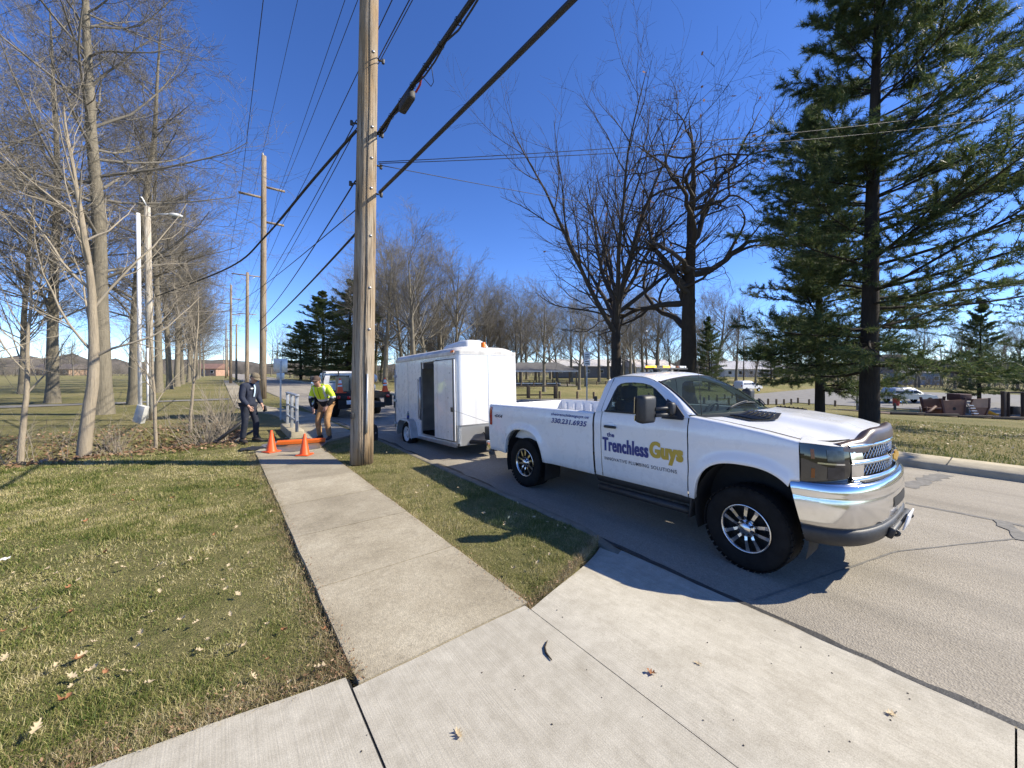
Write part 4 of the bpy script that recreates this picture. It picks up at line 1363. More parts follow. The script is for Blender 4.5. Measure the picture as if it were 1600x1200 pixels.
def streaks(m):
    nt = m.node_tree; b = nt.nodes['Principled BSDF']
    src_ = b.inputs['Base Color'].links[0].from_socket
    n = noise(nt, coords(nt, (9, 9, .35)), 1.0, 5, .65)
    c = mix(nt, math_(nt, 'MULTIPLY', ramp(nt, n, [(.50, 0.0), (.72, 1.0)]), .30), src_, (.36, .34, .30))
    nt.links.new(c, b.inputs['Base Color'])
streaks(M['tr_white'])
TR = empty('cargo_trailer', (4.945, 7.30, ROADZ), 0, 'white enclosed cargo trailer with its side door open behind the pickup', 'trailer')
TR.rotation_euler = Euler((R(-2.0), 0, R(-90)), 'XYZ')
TR.rotation_euler = Euler((0, R(-2.0), R(-90)), 'XYZ')
# local: x forward (front face at x=0, tail at x=-TL), y to the left, near side is -y
TL, TW, TZ0, TZ1 = 3.62, .83, .30, 2.34
D0, D1 = -.98, -1.88           # side door opening
def rnd_plan(w, l, r, n=6):
    pts = []
    for (cx, cy, a0) in ((-r, -w + r, -90), (-r, w - r, 0)):
        for k in range(n + 1):
            a = R(a0 + 90 * k / n)
            pts.append((cx + r * math.cos(a), cy + r * math.sin(a)))
    return pts
# near side wall in pieces around the door opening
def wall(name, x0, x1, z0, z1, y, mat='tr_white', t=.03):
    return MB().box(((x0 + x1) / 2, y, (z0 + z1) / 2), (abs(x1 - x0), t, z1 - z0)).build(name, M[mat], TR)
RC = .10
yN = -TW + .015
wall('side_panel', -RC, D0, TZ0, TZ1, yN); wall('side_panel', D1, -2.75, TZ0, TZ1, yN); wall('side_panel', -2.754, -TL, TZ0, TZ1, yN)
wall('door_header', D0, D1, 2.22, TZ1, yN); wall('door_sill', D0, D1, TZ0, .40, yN)
wall('side_panel', -RC, -TL, TZ0, TZ1, TW - .015)
# front with rounded corners: two sheets and corner radii, stone guard
pl = rnd_plan(TW, TL, RC)
for (a, b) in ((0, 7), (6, 8), (7, 14)):
    seg = pl[a:b]
    MB().grid([[(x, y, TZ0 + .42), ] + [(x, y, TZ0 + .42 + 1.62 * (k / 4)) for k in range(1, 5)] for x, y in seg]).build('front_corner' if b - a > 2 else 'front_panel', M['tr_white'], TR)
mid_y = 0.0
for (y0, y1) in ((-TW + RC, -.003), (.003, TW - RC)):
    MB().box((-.006, (y0 + y1) / 2, (TZ0 + .42 + TZ1) / 2), (.016, y1 - y0, TZ1 - TZ0 - .42)).build('front_panel', M['tr_white'], TR)
mb = MB()
for k in range(16): mb.lathe([(.007, 0), (.005, .004), (0, .005)], 8, axis='X', c=(.009, .0, TZ0 + .48 + .09 * k))
tag(mb.build('rivets', M['alu'], TR), kind='stuff')
mb = MB()
for k in range(38):
    for zz in (TZ1 - .07, TZ0 + .06): mb.lathe([(.007, 0), (.005, -.004), (0, -.005)], 6, axis='Y', c=(-.15 - .09 * k, -TW - .001, zz))
for xx in (-2.06, -2.70, -2.80, -3.55):
    for k in range(19): mb.lathe([(.006, 0), (.004, -.004), (0, -.005)], 6, axis='Y', c=(xx, -TW - .001, TZ0 + .12 + .10 * k))
tag(mb.build('side_rivets', M['galv'], TR), kind='stuff')
for xx in (-2.752,): MB().box((xx, -TW - .002, (TZ0 + TZ1) / 2), (.012, .006, TZ1 - TZ0 - .12)).build('panel_seam', M['galv'], TR)
MB().box((.004, 0, (TZ0 + .42 + TZ1) / 2), (.010, .05, TZ1 - TZ0 - .42)).build('centre_strip', M['tr_white'], TR)
sg_rows = [[(x + (.006), y * 1.004, TZ0), (x + .006, y * 1.004, TZ0 + .43)] for x, y in pl]
MB().grid(sg_rows).build('stone_guard', M['diamond'], TR)
MB().grid([[(x + .010, y * 1.006, TZ0 + .425), (x + .012, y * 1.008, TZ0 + .45)] for x, y in pl]).build('guard_trim', M['alu'], TR)
# roof: crowned, rounded edges, dirty
rr = []
xsr = [.012, -.002, -.02, -.05, -.09, -.15, -.22, -.3] + list(np.linspace(-.6, -TL, 12))
for x in xsr:
    e = max(0.0, 1 - ((-x) / .30)) if x > -.30 else 0
    row = []
    for s in np.linspace(-1, 1, 25):
        z = TZ1 + .02 + .155 * (1 - abs(s) ** 4.5) ** .5 * (1 - e ** 2.2)
        wy = (TW + .012) * (1 - .07 * e ** 2.2)
        row.append((x, s * wy, z))
    rr.append(row)
MB().grid(rr).build('roof', M['tr_roof'], TR)
# roof edge rail
for sg in (-1, 1):
    MB().box((-TL / 2 - .07, sg * (TW + .008), TZ1 + .0), (TL - .12, .035, .085), bev=.012).build('roof_rail', M['tr_roof'], TR)
    MB().box((-TL / 2 - .05, sg * (TW - .0), TZ0 + .0), (TL - .1, .05, .07)).build('bottom_rail', M['alu'], TR)
    MB().box((-.17, sg * (TW + .03), TZ1 + .035), (.13, .025, .05), bev=.012).build('clearance_light', M['orange_lens'], TR)
MB().grid([[(x * 1 + .008 if x > -.02 else x, y * 1.006, TZ1 - .04), (x + .010 if x > -.02 else x, y * 1.008, TZ1 + .045)] for x, y in pl]).build('roof_rail', M['tr_roof'], TR)
mb = MB(); mb.box((-TL / 2, 0, TZ0 + .03), (TL - .02, 2 * TW - .02, .05)); mb.build('floor', M['under'], TR)
for n_, c_, s_ in (('inner_wall', (-TL / 2, TW - .045, 1.34), (TL - .1, .01, 1.92)), ('inner_wall', (-.06, 0, 1.34), (.01, 2 * TW - .2, 1.92)), ('inner_ceiling', (-TL / 2, 0, 2.32), (TL - .1, 2 * TW - .06, .01))):
    MB().box(c_, s_).build(n_, M['ply'], TR)
# door frame and the open side door folded flat against the front of the side
for (xa, xb, za, zb) in ((D0 - .02, D0 + .02, .38, 2.24), (D1 - .02, D1 + .02, .38, 2.24), (D1, D0, 2.21, 2.25), (D1, D0, .37, .41)):
    MB().box(((xa + xb) / 2, -TW - .004, (za + zb) / 2), (abs(xb - xa), .022, zb - za)).build('door_frame', M['alu'], TR)
door = MB().box((-.50, -TW - .06, 1.305), (.90, .035, 1.81), (0, 0, R(2.5)), bev=.02).build('side_door', M['tr_white'], TR)
MB().box((-.50, -TW - .082, 1.305), (.86, .006, 1.76), (0, 0, R(2.5))).build('door_skin', M['tr_white'], door)
for (c_, s_) in (((-.052, -TW - .083, 1.305), (.022, .012, 1.79)), ((-.945, -TW - .045, 1.305), (.022, .05, 1.79)), ((-.50, -TW - .064, 2.205), (.90, .044, .016)), ((-.50, -TW - .064, .405), (.90, .044, .016))):
    MB().box(c_, s_, (0, 0, R(2.5))).build('door_gasket', M['trim'], door)
MB().box((-.085, -TW - .10, 1.10), (.075, .035, .10), bev=.008).build('door_latch', M['blk'], door)
for zz in (.45, 1.245, 2.16):
    MB().box((-.953, -TW - .052, zz), (.05, .03, .10), bev=.005).build('hinge', M['alu'], door)
for (xx, zz) in ((-.86, 1.78), (-.80, 1.78), (-.2, 1.9), (-.3, .6), (-.8, .55), (-.28, 1.35)):
    MB().lathe([(.012, 0), (.010, -.004), (0, -.005)], 8, axis='Y', c=(xx, -TW - .087, zz)).build('bolt', M['blk'], door)
# lock bar with handle beside the door
mb = MB().tube([(-2.02, -TW - .03, .78), (-2.02, -TW - .03, 1.80)], .012, 8).box((-2.02, -TW - .03, 1.20), (.03, .03, .34), bev=.01)
for zz in (.82, 1.75): mb.box((-1.99, -TW - .02, zz), (.07, .03, .05))
mb.build('lock_bar', M['galv'], TR)
MB().tube([(-1.90, -TW - .03, .75), (-1.90, -TW - .03, 1.85)], .018, 8).build('grab_rail', M['alu'], TR)
# inside: hose, dark fittings
a_ = np.linspace(.8, 3.6, 16)
MB().tube([(-1.30 + .34 * math.cos(a), TW - .35, 1.0 + .42 * math.sin(a)) for a in a_], .014, 6).build('hose', M['blk'], TR)
MB().box((-1.42, -.1, .42), (.35, .5, .14), bev=.03).build('tool_tray', M['blk'], TR)
MB().box((-3.10, -.12, 1.22), (.75, 1.10, 1.75), bev=.01).build('tool_cabinet', M['ply'], TR)
MB().box((-1.15, TW - .10, 1.78), (.18, .10, .16), bev=.02).build('wall_box', M['blk'], TR)
# rear doors swung back
for sg in (-1, 1):
    if sg < 0:
        rd = MB().box((-TL - .39, -TW + .150, 1.32), (.80, .045, 1.98), (0, 0, R(-19.5)), bev=.008).build('rear_door', M['tr_white'], TR)
    else:
        rd = MB().box((-TL - .025, .415, 1.32), (.045, .80, 1.98), bev=.008).build('rear_door', M['tr_white'], TR)
    s_ = 1.0
    for zz in (.55, 1.2, 1.9):
        MB().box((-TL - .03, sg * (TW + .03), zz), (.10, .05, .07), bev=.01).build('door_hinge', M['galv'], rd)
    rx, ry = (-TL - .30, -TW + .07) if sg < 0 else (-TL - .065, .12)
    MB().tube([(rx, ry, .40), (rx, ry, 2.12)], .016, 8).build('lock_rod', M['galv'], rd)
    MB().box((rx, ry - .03, 1.16), (.04, .03, .36), bev=.01).build('lock_handle', M['blk'], rd)
# chassis, tongue, coupler, jack
for sg in (-1, 1):
    MB().tube([(-.2, sg * .62, .36), (.98, sg * .05, .40)], .045, 6).build('tongue_beam', M['under'], TR)
MB().box((.95, 0, .44), (.30, .14, .12), bev=.03).build('coupler', M['under'], TR)
MB().tube([(.62, 0, .20), (.62, 0, .95)], .03, 10).tube([(.62, 0, .95), (.62, -.16, .97)], .012, 6).build('tongue_jack', M['under'], TR)
MB().box((.30, 0, .55), (.32, .5, .30), bev=.03).build('battery_box', M['blk'], TR)
MB().tube([(.02, -.2, .55), (.5, -.15, .34), (.9, -.1, .30), (1.15, -.05, .5)], .012, 6).build('safety_chain', M['under'], TR)
MB().tube([(-.085, -TW - .115, 1.10), (.55, -.5, .86), (1.2, -.3, .80)], .004, 5).build('door_stay_cord', M['galv'], TR)
# wheels and fenders
AXT = -2.64
def trailer_wheel(sg):
    w = empty('wheel', (AXT, sg * (TW + .02), .335)); w.parent = TR
    mb = MB().lathe([(.19, -.075), (.23, -.095), (.29, -.10), (.32, -.08), (.335, -.05), (.337, 0), (.335, .05), (.32, .08), (.29, .10), (.23, .095), (.19, .075)], 36, axis='Y')
    mb.build('tyre', M['tyre'], w)
    o = sg
    mb = MB().lathe([(.20, o * .085), (.19, o * .088), (.175, o * .06), (.165, o * .02), (.10, o * .015), (.085, o * .045), (.04, o * .05), (.035, o * .085), (0, o * .09)], 30, axis='Y')
    rim = mb.build('rim', M['lamp_white'], w)
    for k in range(8):
        a = 2 * PI * k / 8
        MB().lathe([(.022, 0), (.0, 0.001 * o)], 10, axis='Y', c=(.135 * math.cos(a), o * .0195, .135 * math.sin(a))).build('rim_hole', M['under'], rim)
    return w
for sg in (-1, 1):
    trailer_wheel(sg)
    rws = []
    for (dx, dz) in ((.52, .28), (.45, .52), (.36, .68), (.25, .735), (-.25, .735), (-.36, .68), (-.45, .52), (-.50, .30)):
        rws.append([(AXT + dx, sg * (TW + .005), dz), (AXT + dx, sg * (TW + .18), dz), (AXT + dx, sg * (TW + .195), dz - .035)])
    mb = MB().grid(rws, smooth=False)
    o = mb.build('fender', M['galv'], TR)
    MB().grid([[(AXT + .52, sg * (TW + .18), .27), (AXT + .45, sg * (TW + .182), .52), (AXT + .36, sg * (TW + .182), .68)], [(AXT + .33, sg * (TW + .182), .27), (AXT + .33, sg * (TW + .183), .50), (AXT + .33, sg * (TW + .183), .69)]], smooth=False).build('fender_skirt', M['galv'], TR)
MB().tube([(AXT, -.8, .335), (AXT, .8, .335)], .035, 8).build('axle', M['under'], TR)
# roof air conditioner and beacon
mb = MB()
rws = []
for (x, h) in ((-1.70, .02), (-1.68, .17), (-1.45, .20), (-.95, .235), (-.62, .225), (-.50, .17), (-.46, .02)):
    rws.append([(x, s * .34 * (1 - .12 * max(0, abs(s) - .6)), TZ1 + .15 + h * (1 - abs(s) ** 6)) for s in np.linspace(-1, 1, 15)])
mb.grid(rws)
mb.build('air_conditioner', M['lamp_white'], TR)
MB().lathe([(.065, 0), (.065, .02), (.058, .025), (.056, .115), (.045, .125), (0, .127)], 20, c=(-.22, .0, TZ1 + .155)).build('beacon', M['orange_lens'], TR)
# bottle standing on the fender
mb = MB().lathe([(0, 0), (.033, 0), (.034, .02), (.034, .12), (.03, .15), (.014, .185), (.014, .20), (0, .201)], 14)
bt = mb.build('water_bottle', glass('bottle_plastic', (.8, .9, .95), .5, .15), None)
pt = TR.matrix_basis @ Vector((AXT + .1, -TW - .10, .737))
bt.location = pt
tag(bt, 'clear plastic water bottle standing on the trailer fender', 'bottle')
MB().lathe([(.0335, .03), (.0355, .032), (.0355, .10), (.0335, .102)], 14).build('label_band', M['navy'], bt)
MB().lathe([(.016, .192), (.016, .212), (0, .213)], 12).build('cap', M['navy'], bt)
# black case by the trailer tail
p = on(604, 694, -.04)
cb = empty('black_case', (3.05, 10.25, -.02), R(20), 'black rounded equipment case on the grass behind the trailer', 'case')
mb = MB(); rws = []
for y in (-.24, -.225, .225, .24):
    k_ = .94 if abs(y) > .23 else 1
    rws.append([(x * k_, y, z * (k_ if z > .1 else 1)) for x, z in ((-.17, 0), (-.18, .1), (-.175, .30), (-.14, .39), (-.07, .43), (.07, .43), (.14, .39), (.175, .30), (.18, .1), (.17, 0))])
mb.grid(rws); mb.add(rws[0], [tuple(range(10))]); mb.add(rws[-1], [tuple(range(10))])
mb.build('shell', M['blk'], cb)
MB().tube([(-.10, 0, .43), (-.09, 0, .48), (.09, 0, .48), (.10, 0, .43)], .014, 8).build('handle', M['blk'], cb)
for xx in (-.09, .09):
    MB().box((xx, -.245, .20), (.03, .012, .05), bev=.004).build('latch', M['galv'], cb)

# ------------------------------------------------------------------ traffic cones
M['cone'] = plain('cone_orange', (.85, .10, .012), .45, var=.06)
M['cone_base'] = plain('cone_orange_base', (.80, .09, .012), .55, var=.1)
M['reflect'] = plain('white_sleeve', (.75, .75, .73), .4)
def cone(name, loc, h, label, sleeve=False, rz=.2, group='traffic cones'):
    k = h / .46
    r = empty(name, loc, rz, label, 'cone', group)
    w = .135 * k
    MB().box((0, 0, .012 * k), (2 * w, 2 * w, .024 * k), bev=.010 * k).build('base', M['cone_base'], r)
    b = MB().lathe([(.105 * k, .024 * k), (.098 * k, .036 * k), (.024 * k, .452 * k), (.020 * k, .46 * k), (.014 * k, .46 * k), (.012 * k, .43 * k)], 24).build('body', M['cone'], r)
    if sleeve:
        for (z0, z1) in ((.30, .40), (.20, .25)):
            f = lambda z: (lerp(.098, .024, (z - .036) / .416) + .002) * k
            MB().lathe([(f(z0), z0 * k), (f(z1), z1 * k)], 24).build('reflective_sleeve', M['reflect'], b)
    return r
p = on(424, 706, .003); cone('traffic_cone', (p.x, p.y, .004), .47, 'orange traffic cone left of the other, beside the man in navy', rz=.5)
p = on(476, 711, .003); cone('traffic_cone', (p.x, p.y, .004), .45, 'orange traffic cone on the sidewalk nearest the utility pole', rz=.9)

# ------------------------------------------------------------------ utility poles
def mat_pole(name, c1, c2):
    m, nt, b = new_mat(name)
    v = coords(nt, (1, 1, .05))
    n = noise(nt, v, 26, 6, .8); n2 = noise(nt, coords(nt, (1, 1, .3)), 2.2, 4)
    crack = noise(nt, coords(nt, (1, 1, .018)), 38, 3, .6)
    c = ramp(nt, n, [(.3, tuple(x * .45 for x in c1)), (.5, c1), (.75, tuple(min(1, x * 1.3) for x in c1))])
    c = mix(nt, ramp(nt, n2, [(.42, 0.0), (.62, 1.0)]), c, ramp(nt, n, [(.3, tuple(x * .5 for x in c2)), (.6, c2), (.8, tuple(x * 1.25 for x in c2))]))
    c = mix(nt, ramp(nt, crack, [(.36, 1.0), (.41, 0.0)]), c, (.045, .034, .024))
    nt.links.new(c, b.inputs['Base Color'])
    b.inputs['Roughness'].default_value = .9
    bump(nt, b, math_(nt, 'ADD', n, crack), .8, .03)
    return m
M['pole'] = mat_pole('pole_wood', (.36, .30, .225), (.34, .235, .13))
M['pole_far'] = mat_pole('pole_wood_grey', (.32, .26, .19), (.30, .22, .14))
M['wire'] = plain('wire_black', (.018, .018, .020), .6)
M['insul'] = plain('insulator', (.30, .30, .30), .3)
def pole(name, base, h, r0, r1, label, mat, lean=(0, 0), seg=14, n=20, rough=0.0):
    r = empty(name, base, 0, label, 'utility pole', 'utility poles along the street')
    pts, rad = [], []
    for i in range(seg + 1):
        t = i / seg
        pts.append((lean[0] * t * h, lean[1] * t * h, h * t)); rad.append(lerp(r0, r1, t))
    mb = MB().tube(pts, rad, n)
    if rough:
        rr_ = random.Random(4)
        for i, v in enumerate(mb.v):
            k = 1 + rough * math.sin((i % n) * 2.4 + 1.1) * (.6 + .4 * rr_.random())
            z = v[2]; cx, cy = lean[0] * z, lean[1] * z
            mb.v[i] = (cx + (v[0] - cx) * k, cy + (v[1] - cy) * k, z)
    mb.build('pole_shaft', mat, r)
    return r
P1 = on(565, 722, 0)
P1 = Vector((P1.x, P1.y, -.02))
LEAN = (.0130, -.010)
pole1 = pole('utility_pole', P1, 13.0, .215, .155, 'thick weathered wooden utility pole standing in the grass strip by the sidewalk', M['pole'], LEAN, 26, 26, .02)
def onpole(z, dx=0, dy=0): return Vector((P1.x + LEAN[0] * z + dx, P1.y + LEAN[1] * z + dy, z))
# conduit, ground wire, bolts, hardware on the pole
q = onpole(.9) - P1
a0 = -1.75
def around(z, ang, off=.0):
    rr_ = lerp(.215, .155, z / 13) + off
    return (LEAN[0] * z + rr_ * math.cos(ang), LEAN[1] * z + rr_ * math.sin(ang), z)
AV = math.atan2(-P1.y, -P1.x)       # towards the camera
MB().tube([around(z, AV + .35, .016) for z in (.62, .9, 1.2, 1.75)], .018, 10).build('conduit', M['galv'], pole1)
MB().tube([around(z, AV + .15 + .05 * math.sin(z * 2), .006) for z in np.linspace(.02, 9, 40)], .006, 6).build('ground_wire', M['wire'], pole1)
MB().box(around(.95, AV - .9, .02), (.05, .07, .12), bev=.01).build('pole_clip', M['blk'], pole1)
for z in (2.6, 3.4, 4.4, 5.32, 5.9, 6.5, 7.95):
    MB().lathe([(.03, 0), (.03, .02), (.015, .03), (0, .03)], 8, c=around(z, AV + .5, .0)).build('bolt', M['galv'], pole1)
for (z, ang) in ((6.5, AV + 1.7), (5.32, AV + 1.75), (7.95, AV + 1.6), (6.62, AV - 1.7), (5.45, AV - 1.75), (5.9, AV + 1.9)):
    mb = MB(); a, b = Vector(around(z, ang, -.02)), Vector(around(z, ang, .10))
    mb.tube([a, b], .018, 8).box(tuple(b), (.05, .05, .09), bev=.01)
    mb.build('cable_clamp', M['blk'], pole1)
# farther poles down the street
far_poles = []
specs = [((2.25, 29.8), 15.9, .21, .14, 'second wooden utility pole with side arms beyond the men'),
         ((2.2, 47), 11.8, .19, .13, 'third utility pole from the camera, with a wide crossarm'),
         ((1.3, 70), 14.5, .2, .13, 'fourth utility pole from the camera down the street'),
         ((2.6, 92), 11.0, .2, .13, 'fifth utility pole from the camera, partly behind the fourth'),
         ((1.3, 122), 14, .2, .13, 'sixth utility pole from the camera, small in the distance'),
         ((2.2, 165), 13, .22, .14, 'seventh utility pole, small at the end of the street'),
         ((1.5, 220), 13, .22, .14, 'farthest utility pole at the vanishing end of the street')]
for (xy, h, r0, r1, lab) in specs:
    o = pole('utility_pole', (xy[0], xy[1], -.05), h, r0, r1, lab, M['pole_far'], (.004, 0), 4, 12)
    far_poles.append(o)
def arm(o, z, x0, x1, r=.075):
    return MB().tube([(x0, 0, z), (x1, 0, z)], r, 6).build('side_arm', M['pole_far'], o)
for i, o in enumerate(far_poles):
    h = specs[i][1]
    if i == 1 or i == 3:
        arm(o, h - .3, -1.25, 1.25, .06)
        for sg in (-1, 1): MB().tube([(sg * .75, 0, h - .3), (0, 0, h - .95)], .02, 5).build('arm_brace', M['galv'], o)
        arm(o, h - 4.2, -.8, .8, .045)
    else:
        arm(o, h - 2.0, 0, 1.25); arm(o, h - 2.75, -1.3, 0); arm(o, h - 4.3, 0, 1.2)
        MB().lathe([(.06, 0), (.07, .1), (.03, .2), (0, .2)], 8, c=(0, 0, h)).build('top_insulator', M['insul'], o)
MB().box((.16, -.1, 4.6), (.16, .16, .30), bev=.03).build('junction_box', M['insul'], far_poles[0])

# ------------------------------------------------------------------ wires
def wire(name, pts, r, label, sag=0.0, n=24, group='overhead wires'):
    P_ = []
    for (a, b) in zip(pts[:-1], pts[1:]):
        a, b = Vector(a), Vector(b)
        L_ = (b - a).length
        for i in range(n):
            t = i / n
            p = a.lerp(b, t); p.z -= sag * (L_ / 40) ** 2 * 4 * t * (1 - t)
            P_.append(p)
    P_.append(Vector(pts[-1]))
    return tag(MB().tube(P_, r, 8 if r > .02 else 5).build(name, M['wire']), label, 'wire', group)
def chain(dx, z0, ys, zs=None): return [(dx, y, (zs[i] if zs else z0)) for i, y in enumerate(ys)]
YS = [-34, 29.8, 70, 122, 220]
wire('power_line', [(.75, -34, 13.0), (1.05, 29.8, 13.15), (.1, 70, 11.75), (.1, 122, 11.2), (.3, 220, 10.2)], .012, 'leftmost power line over the sidewalk, held by the left side arm', .5)
wire('power_line', [(2.2, -34, 15.9), (2.25, 29.8, 16.05), (1.3, 70, 14.7), (1.3, 122, 14.2), (1.5, 220, 13.1)], .010, 'thin power line over the top of the second pole', .5)
wire('power_line', [(3.1, -34, 13.8), (3.35, 29.8, 13.9), (2.35, 70, 12.5), (2.35, 122, 12), (2.5, 220, 11)], .011, 'power line on the upper right arm of the second pole', .5)
wire('power_line', [(3.25, -34, 12.4), (3.35, 29.8, 11.6), (2.35, 70, 10.2), (2.35, 122, 9.7), (2.5, 220, 8.7)], .013, 'power line on the lower right arm of the second pole', .5)
wire('power_line', [(2.85, -34, 14.6), (3.05, 29.8, 13.4), (3.4, 47, 11.5), (3.8, 92, 10.7)], .010, 'thin power line between the upper and lower right lines', .4)
# communication cables on the near pole
for (z, r_, lab, zf) in ((7.95, .010, 'thin twin cable leaving high on the near pole', 8.0), (7.85, .008, 'second thin cable leaving high on the near pole', 7.4)):
    wire('service_cable', [(P1.x + .35, -34, z + .5), onpole(z, .18, -.05)], r_, lab, .3)
wire('service_cable', [onpole(6.62, -.20, 0), (2.05, 29.8, 6.9), (2.0, 47, 6.6)], .010, 'thin cable from the left of the near pole to the second pole', .5)
wire('service_cable', [onpole(6.5, -.18, .05), (2.15, 29.8, 6.5), (2.0, 47, 6.2)], .009, 'thin cable running just under the one to the second pole', .55)
wire('service_cable', [onpole(5.45, -.20, 0), (2.0, 29.8, 5.0)], .014, 'black cable with a splice between near pole and second pole', .9)
wire('service_cable', [onpole(4.9, -.18, 0), (.2, 47, 7.9)], .011, 'cable slanting from the near pole to the third pole crossarm', .4)
wire('service_cable', [onpole(4.45, -.17, 0), (2.1, 29.8, 4.4)], .022, 'lowest thick cable from the near pole to the second pole', .4)
wire('trunk_cable', [(P1.x + .32, -34, 5.2), onpole(5.32, .24, -.08)], .030, 'thick black cable passing over the pickup to the near pole', .4, 30)
wire('crossing_wire', [onpole(5.95, .22, 0), at(1720, 138, 15)], .008, 'upper of the wires crossing the street to the pines', .8)
wire('crossing_wire', [onpole(5.9, .22, -.05), at(1720, 158, 15)], .008, 'middle wire crossing the street to the pines', .8)
wire('crossing_wire', [onpole(5.88, .22, -.03), at(1010, 332, 16)], .008, 'lower short wire crossing the street to the bare trees', .5)
# bundled cable with splice case
bund = empty('cable_bundle', onpole(6.5, .22, -.05), 0, 'thick bundled cable with a black splice case right of the near pole', 'cable')
o0 = bund.location.copy()
B0, B1 = o0, Vector((P1.x + .30, -34, 6.2))
def bp(t, dx=0, dz=0):
    p = B0.lerp(B1, t); p.z -= .9 * 4 * t * (1 - t) * .2
    return p + Vector((dx, 0, dz)) - o0
ts = np.linspace(0, 1, 120)
for k in range(4):
    MB().tube([bp(t, .022 * math.cos(k * 1.6 + 9 * t), .022 * math.sin(k * 1.6 + 9 * t) - (.05 if k == 3 else 0) * (1 + math.sin(t * 260))) for t in ts], .022 if k < 3 else .014, 6).build('strand', M['wire'], bund)
for t in np.linspace(.004, .16, 14):
    p = bp(t); MB().lathe([(.052, -.012), (.052, .012)], 10, axis='Y', c=tuple(p)).build('lashing_tie', M['wire'], bund)
tsp = .034
p = bp(tsp, 0, -.135)
MB().box(tuple(p), (.13, .46, .16), (R(-3), 0, 0), bev=.04).build('splice_case', M['wire'], bund)
for dy in (-.16, .16):
    MB().box(tuple(p + Vector((0, dy, .11))), (.05, .05, .12), bev=.01).build('case_hanger', M['galv'], bund)
MB().tube([tuple(p + Vector((.03, -.30, .0))), tuple(p + Vector((.05, -.42, .06))), tuple(p + Vector((.03, -.55, .17)))], .018, 6).build('red_tail', plain('red_cable', (.30, .03, .03), .5), bund)
MB().tube([tuple(p + Vector((.02, -.5, .17))), tuple(p + Vector((.10, -.72, -.12))), tuple(p + Vector((.08, -.85, -.14))), tuple(p + Vector((.03, -.85, .2)))], .006, 6).build('loop_wire', M['wire'], bund)
# drop cable to the street light pole
LP = on(236, 655, 0); LP = Vector((LP.x, LP.y, -.1))
pts = [onpole(6.42, -.2, .02), Vector((P1.x - .55, P1.y + 1.7, 6.05)), Vector((P1.x - 1.25, P1.y + 4.3, 5.35)), Vector((P1.x - 2.0, P1.y + 6.4, 4.85)), Vector((LP.x + .1, LP.y, 4.55))]
P_ = []
for i in range(len(pts) - 1):
    for t in np.linspace(0, 1, 8, endpoint=False):
        p0, p1, p2, p3 = pts[max(i - 1, 0)], pts[i], pts[i + 1], pts[min(i + 2, len(pts) - 1)]
        P_.append(.5 * ((2 * p1) + (-p0 + p2) * t + (2 * p0 - 5 * p1 + 4 * p2 - p3) * t * t + (-p0 + 3 * p1 - 3 * p2 + p3) * t ** 3))
P_.append(pts[-1])
tag(MB().tube(P_, [.028 if i < 14 else .022 for i in range(len(P_))], 7).build('drop_cable', M['wire']), 'black wavy cable sagging from the near pole to the lamp pole', 'wire', 'overhead wires')

# ------------------------------------------------------------------ street light pole with white conduit
M['pole_white'] = mat_pole('pole_wood_bleached', (.52, .48, .40), (.44, .37, .28))
M['pvc'] = plain('white_pipe', (.78, .78, .77), .4, var=.08)
lp = empty('lamp_pole', LP, 0, 'bleached wooden lamp pole by the ditch with a street light head', 'lamp pole')
MB().tube([(0, 0, 0), (-.05, 0, 4), (-.10, 0, 7.95)], [.115, .105, .09], 14).build('pole_shaft', M['pole_white'], lp)
MB().tube([(-.10, 0, 7.5), (.2, -.1, 7.72), (.55, -.25, 7.76)], .025, 8).build('lamp_arm', M['galv'], lp)
mb = MB(); rws = []
for (x, r_) in ((.50, .02), (.54, .09), (.66, .14), (.82, .13), (.92, .05)):
    rws.append([(x, -.25 + r_ * math.cos(a), 7.75 + r_ * .55 * math.sin(a)) for a in np.linspace(0, 2 * PI, 13)])
mb.grid(rws); mb.build('lamp_head', M['lamp_white'], lp)
MB().lathe([(.09, 0), (.08, -.06), (0, -.08)], 14, c=(.68, -.25, 7.68)).build('lamp_lens', glass('lamp_glass', (.9, .9, .9), .6), lp)
MB().tube([(-.1, .0, 7.9), (-.25, -.05, 8.25), (-.3, -.1, 8.2)], .035, 8).build('weather_head', M['galv'], lp)
CP = on(219, 664, 0)
cp = empty('conduit_pipe', (CP.x, CP.y, 0), 0, 'white pipe with a tilted grey box at its foot left of the lamp pole', 'pipe')
dx_ = LP - Vector((CP.x, CP.y, -.1))
MB().tube([(0, 0, .62), (-.02, 0, 3.5), (-.05, 0, 7.0)], .055, 10).build('pipe', M['pvc'], cp)
MB().box((.02, -.02, .36), (.28, .16, .58), (0, R(16), -YAW), bev=.01).build('meter_box', plain('meter_box_grey', (.50, .50, .48), .5), cp)
for z in (1.4, 3.0, 4.6, 6.2):
    MB().tube([(-.01 * z / 2, 0, z), (dx_.x - .012 * z, dx_.y, z)], .018, 6).build('bracket', M['galv'], cp)
MB().tube([(dx_.x * .7, dx_.y * .7 - .1, .1), (dx_.x * .7, dx_.y * .7 - .1, 2.6)], .03, 8).build('thin_pipe', M['pvc'], cp)

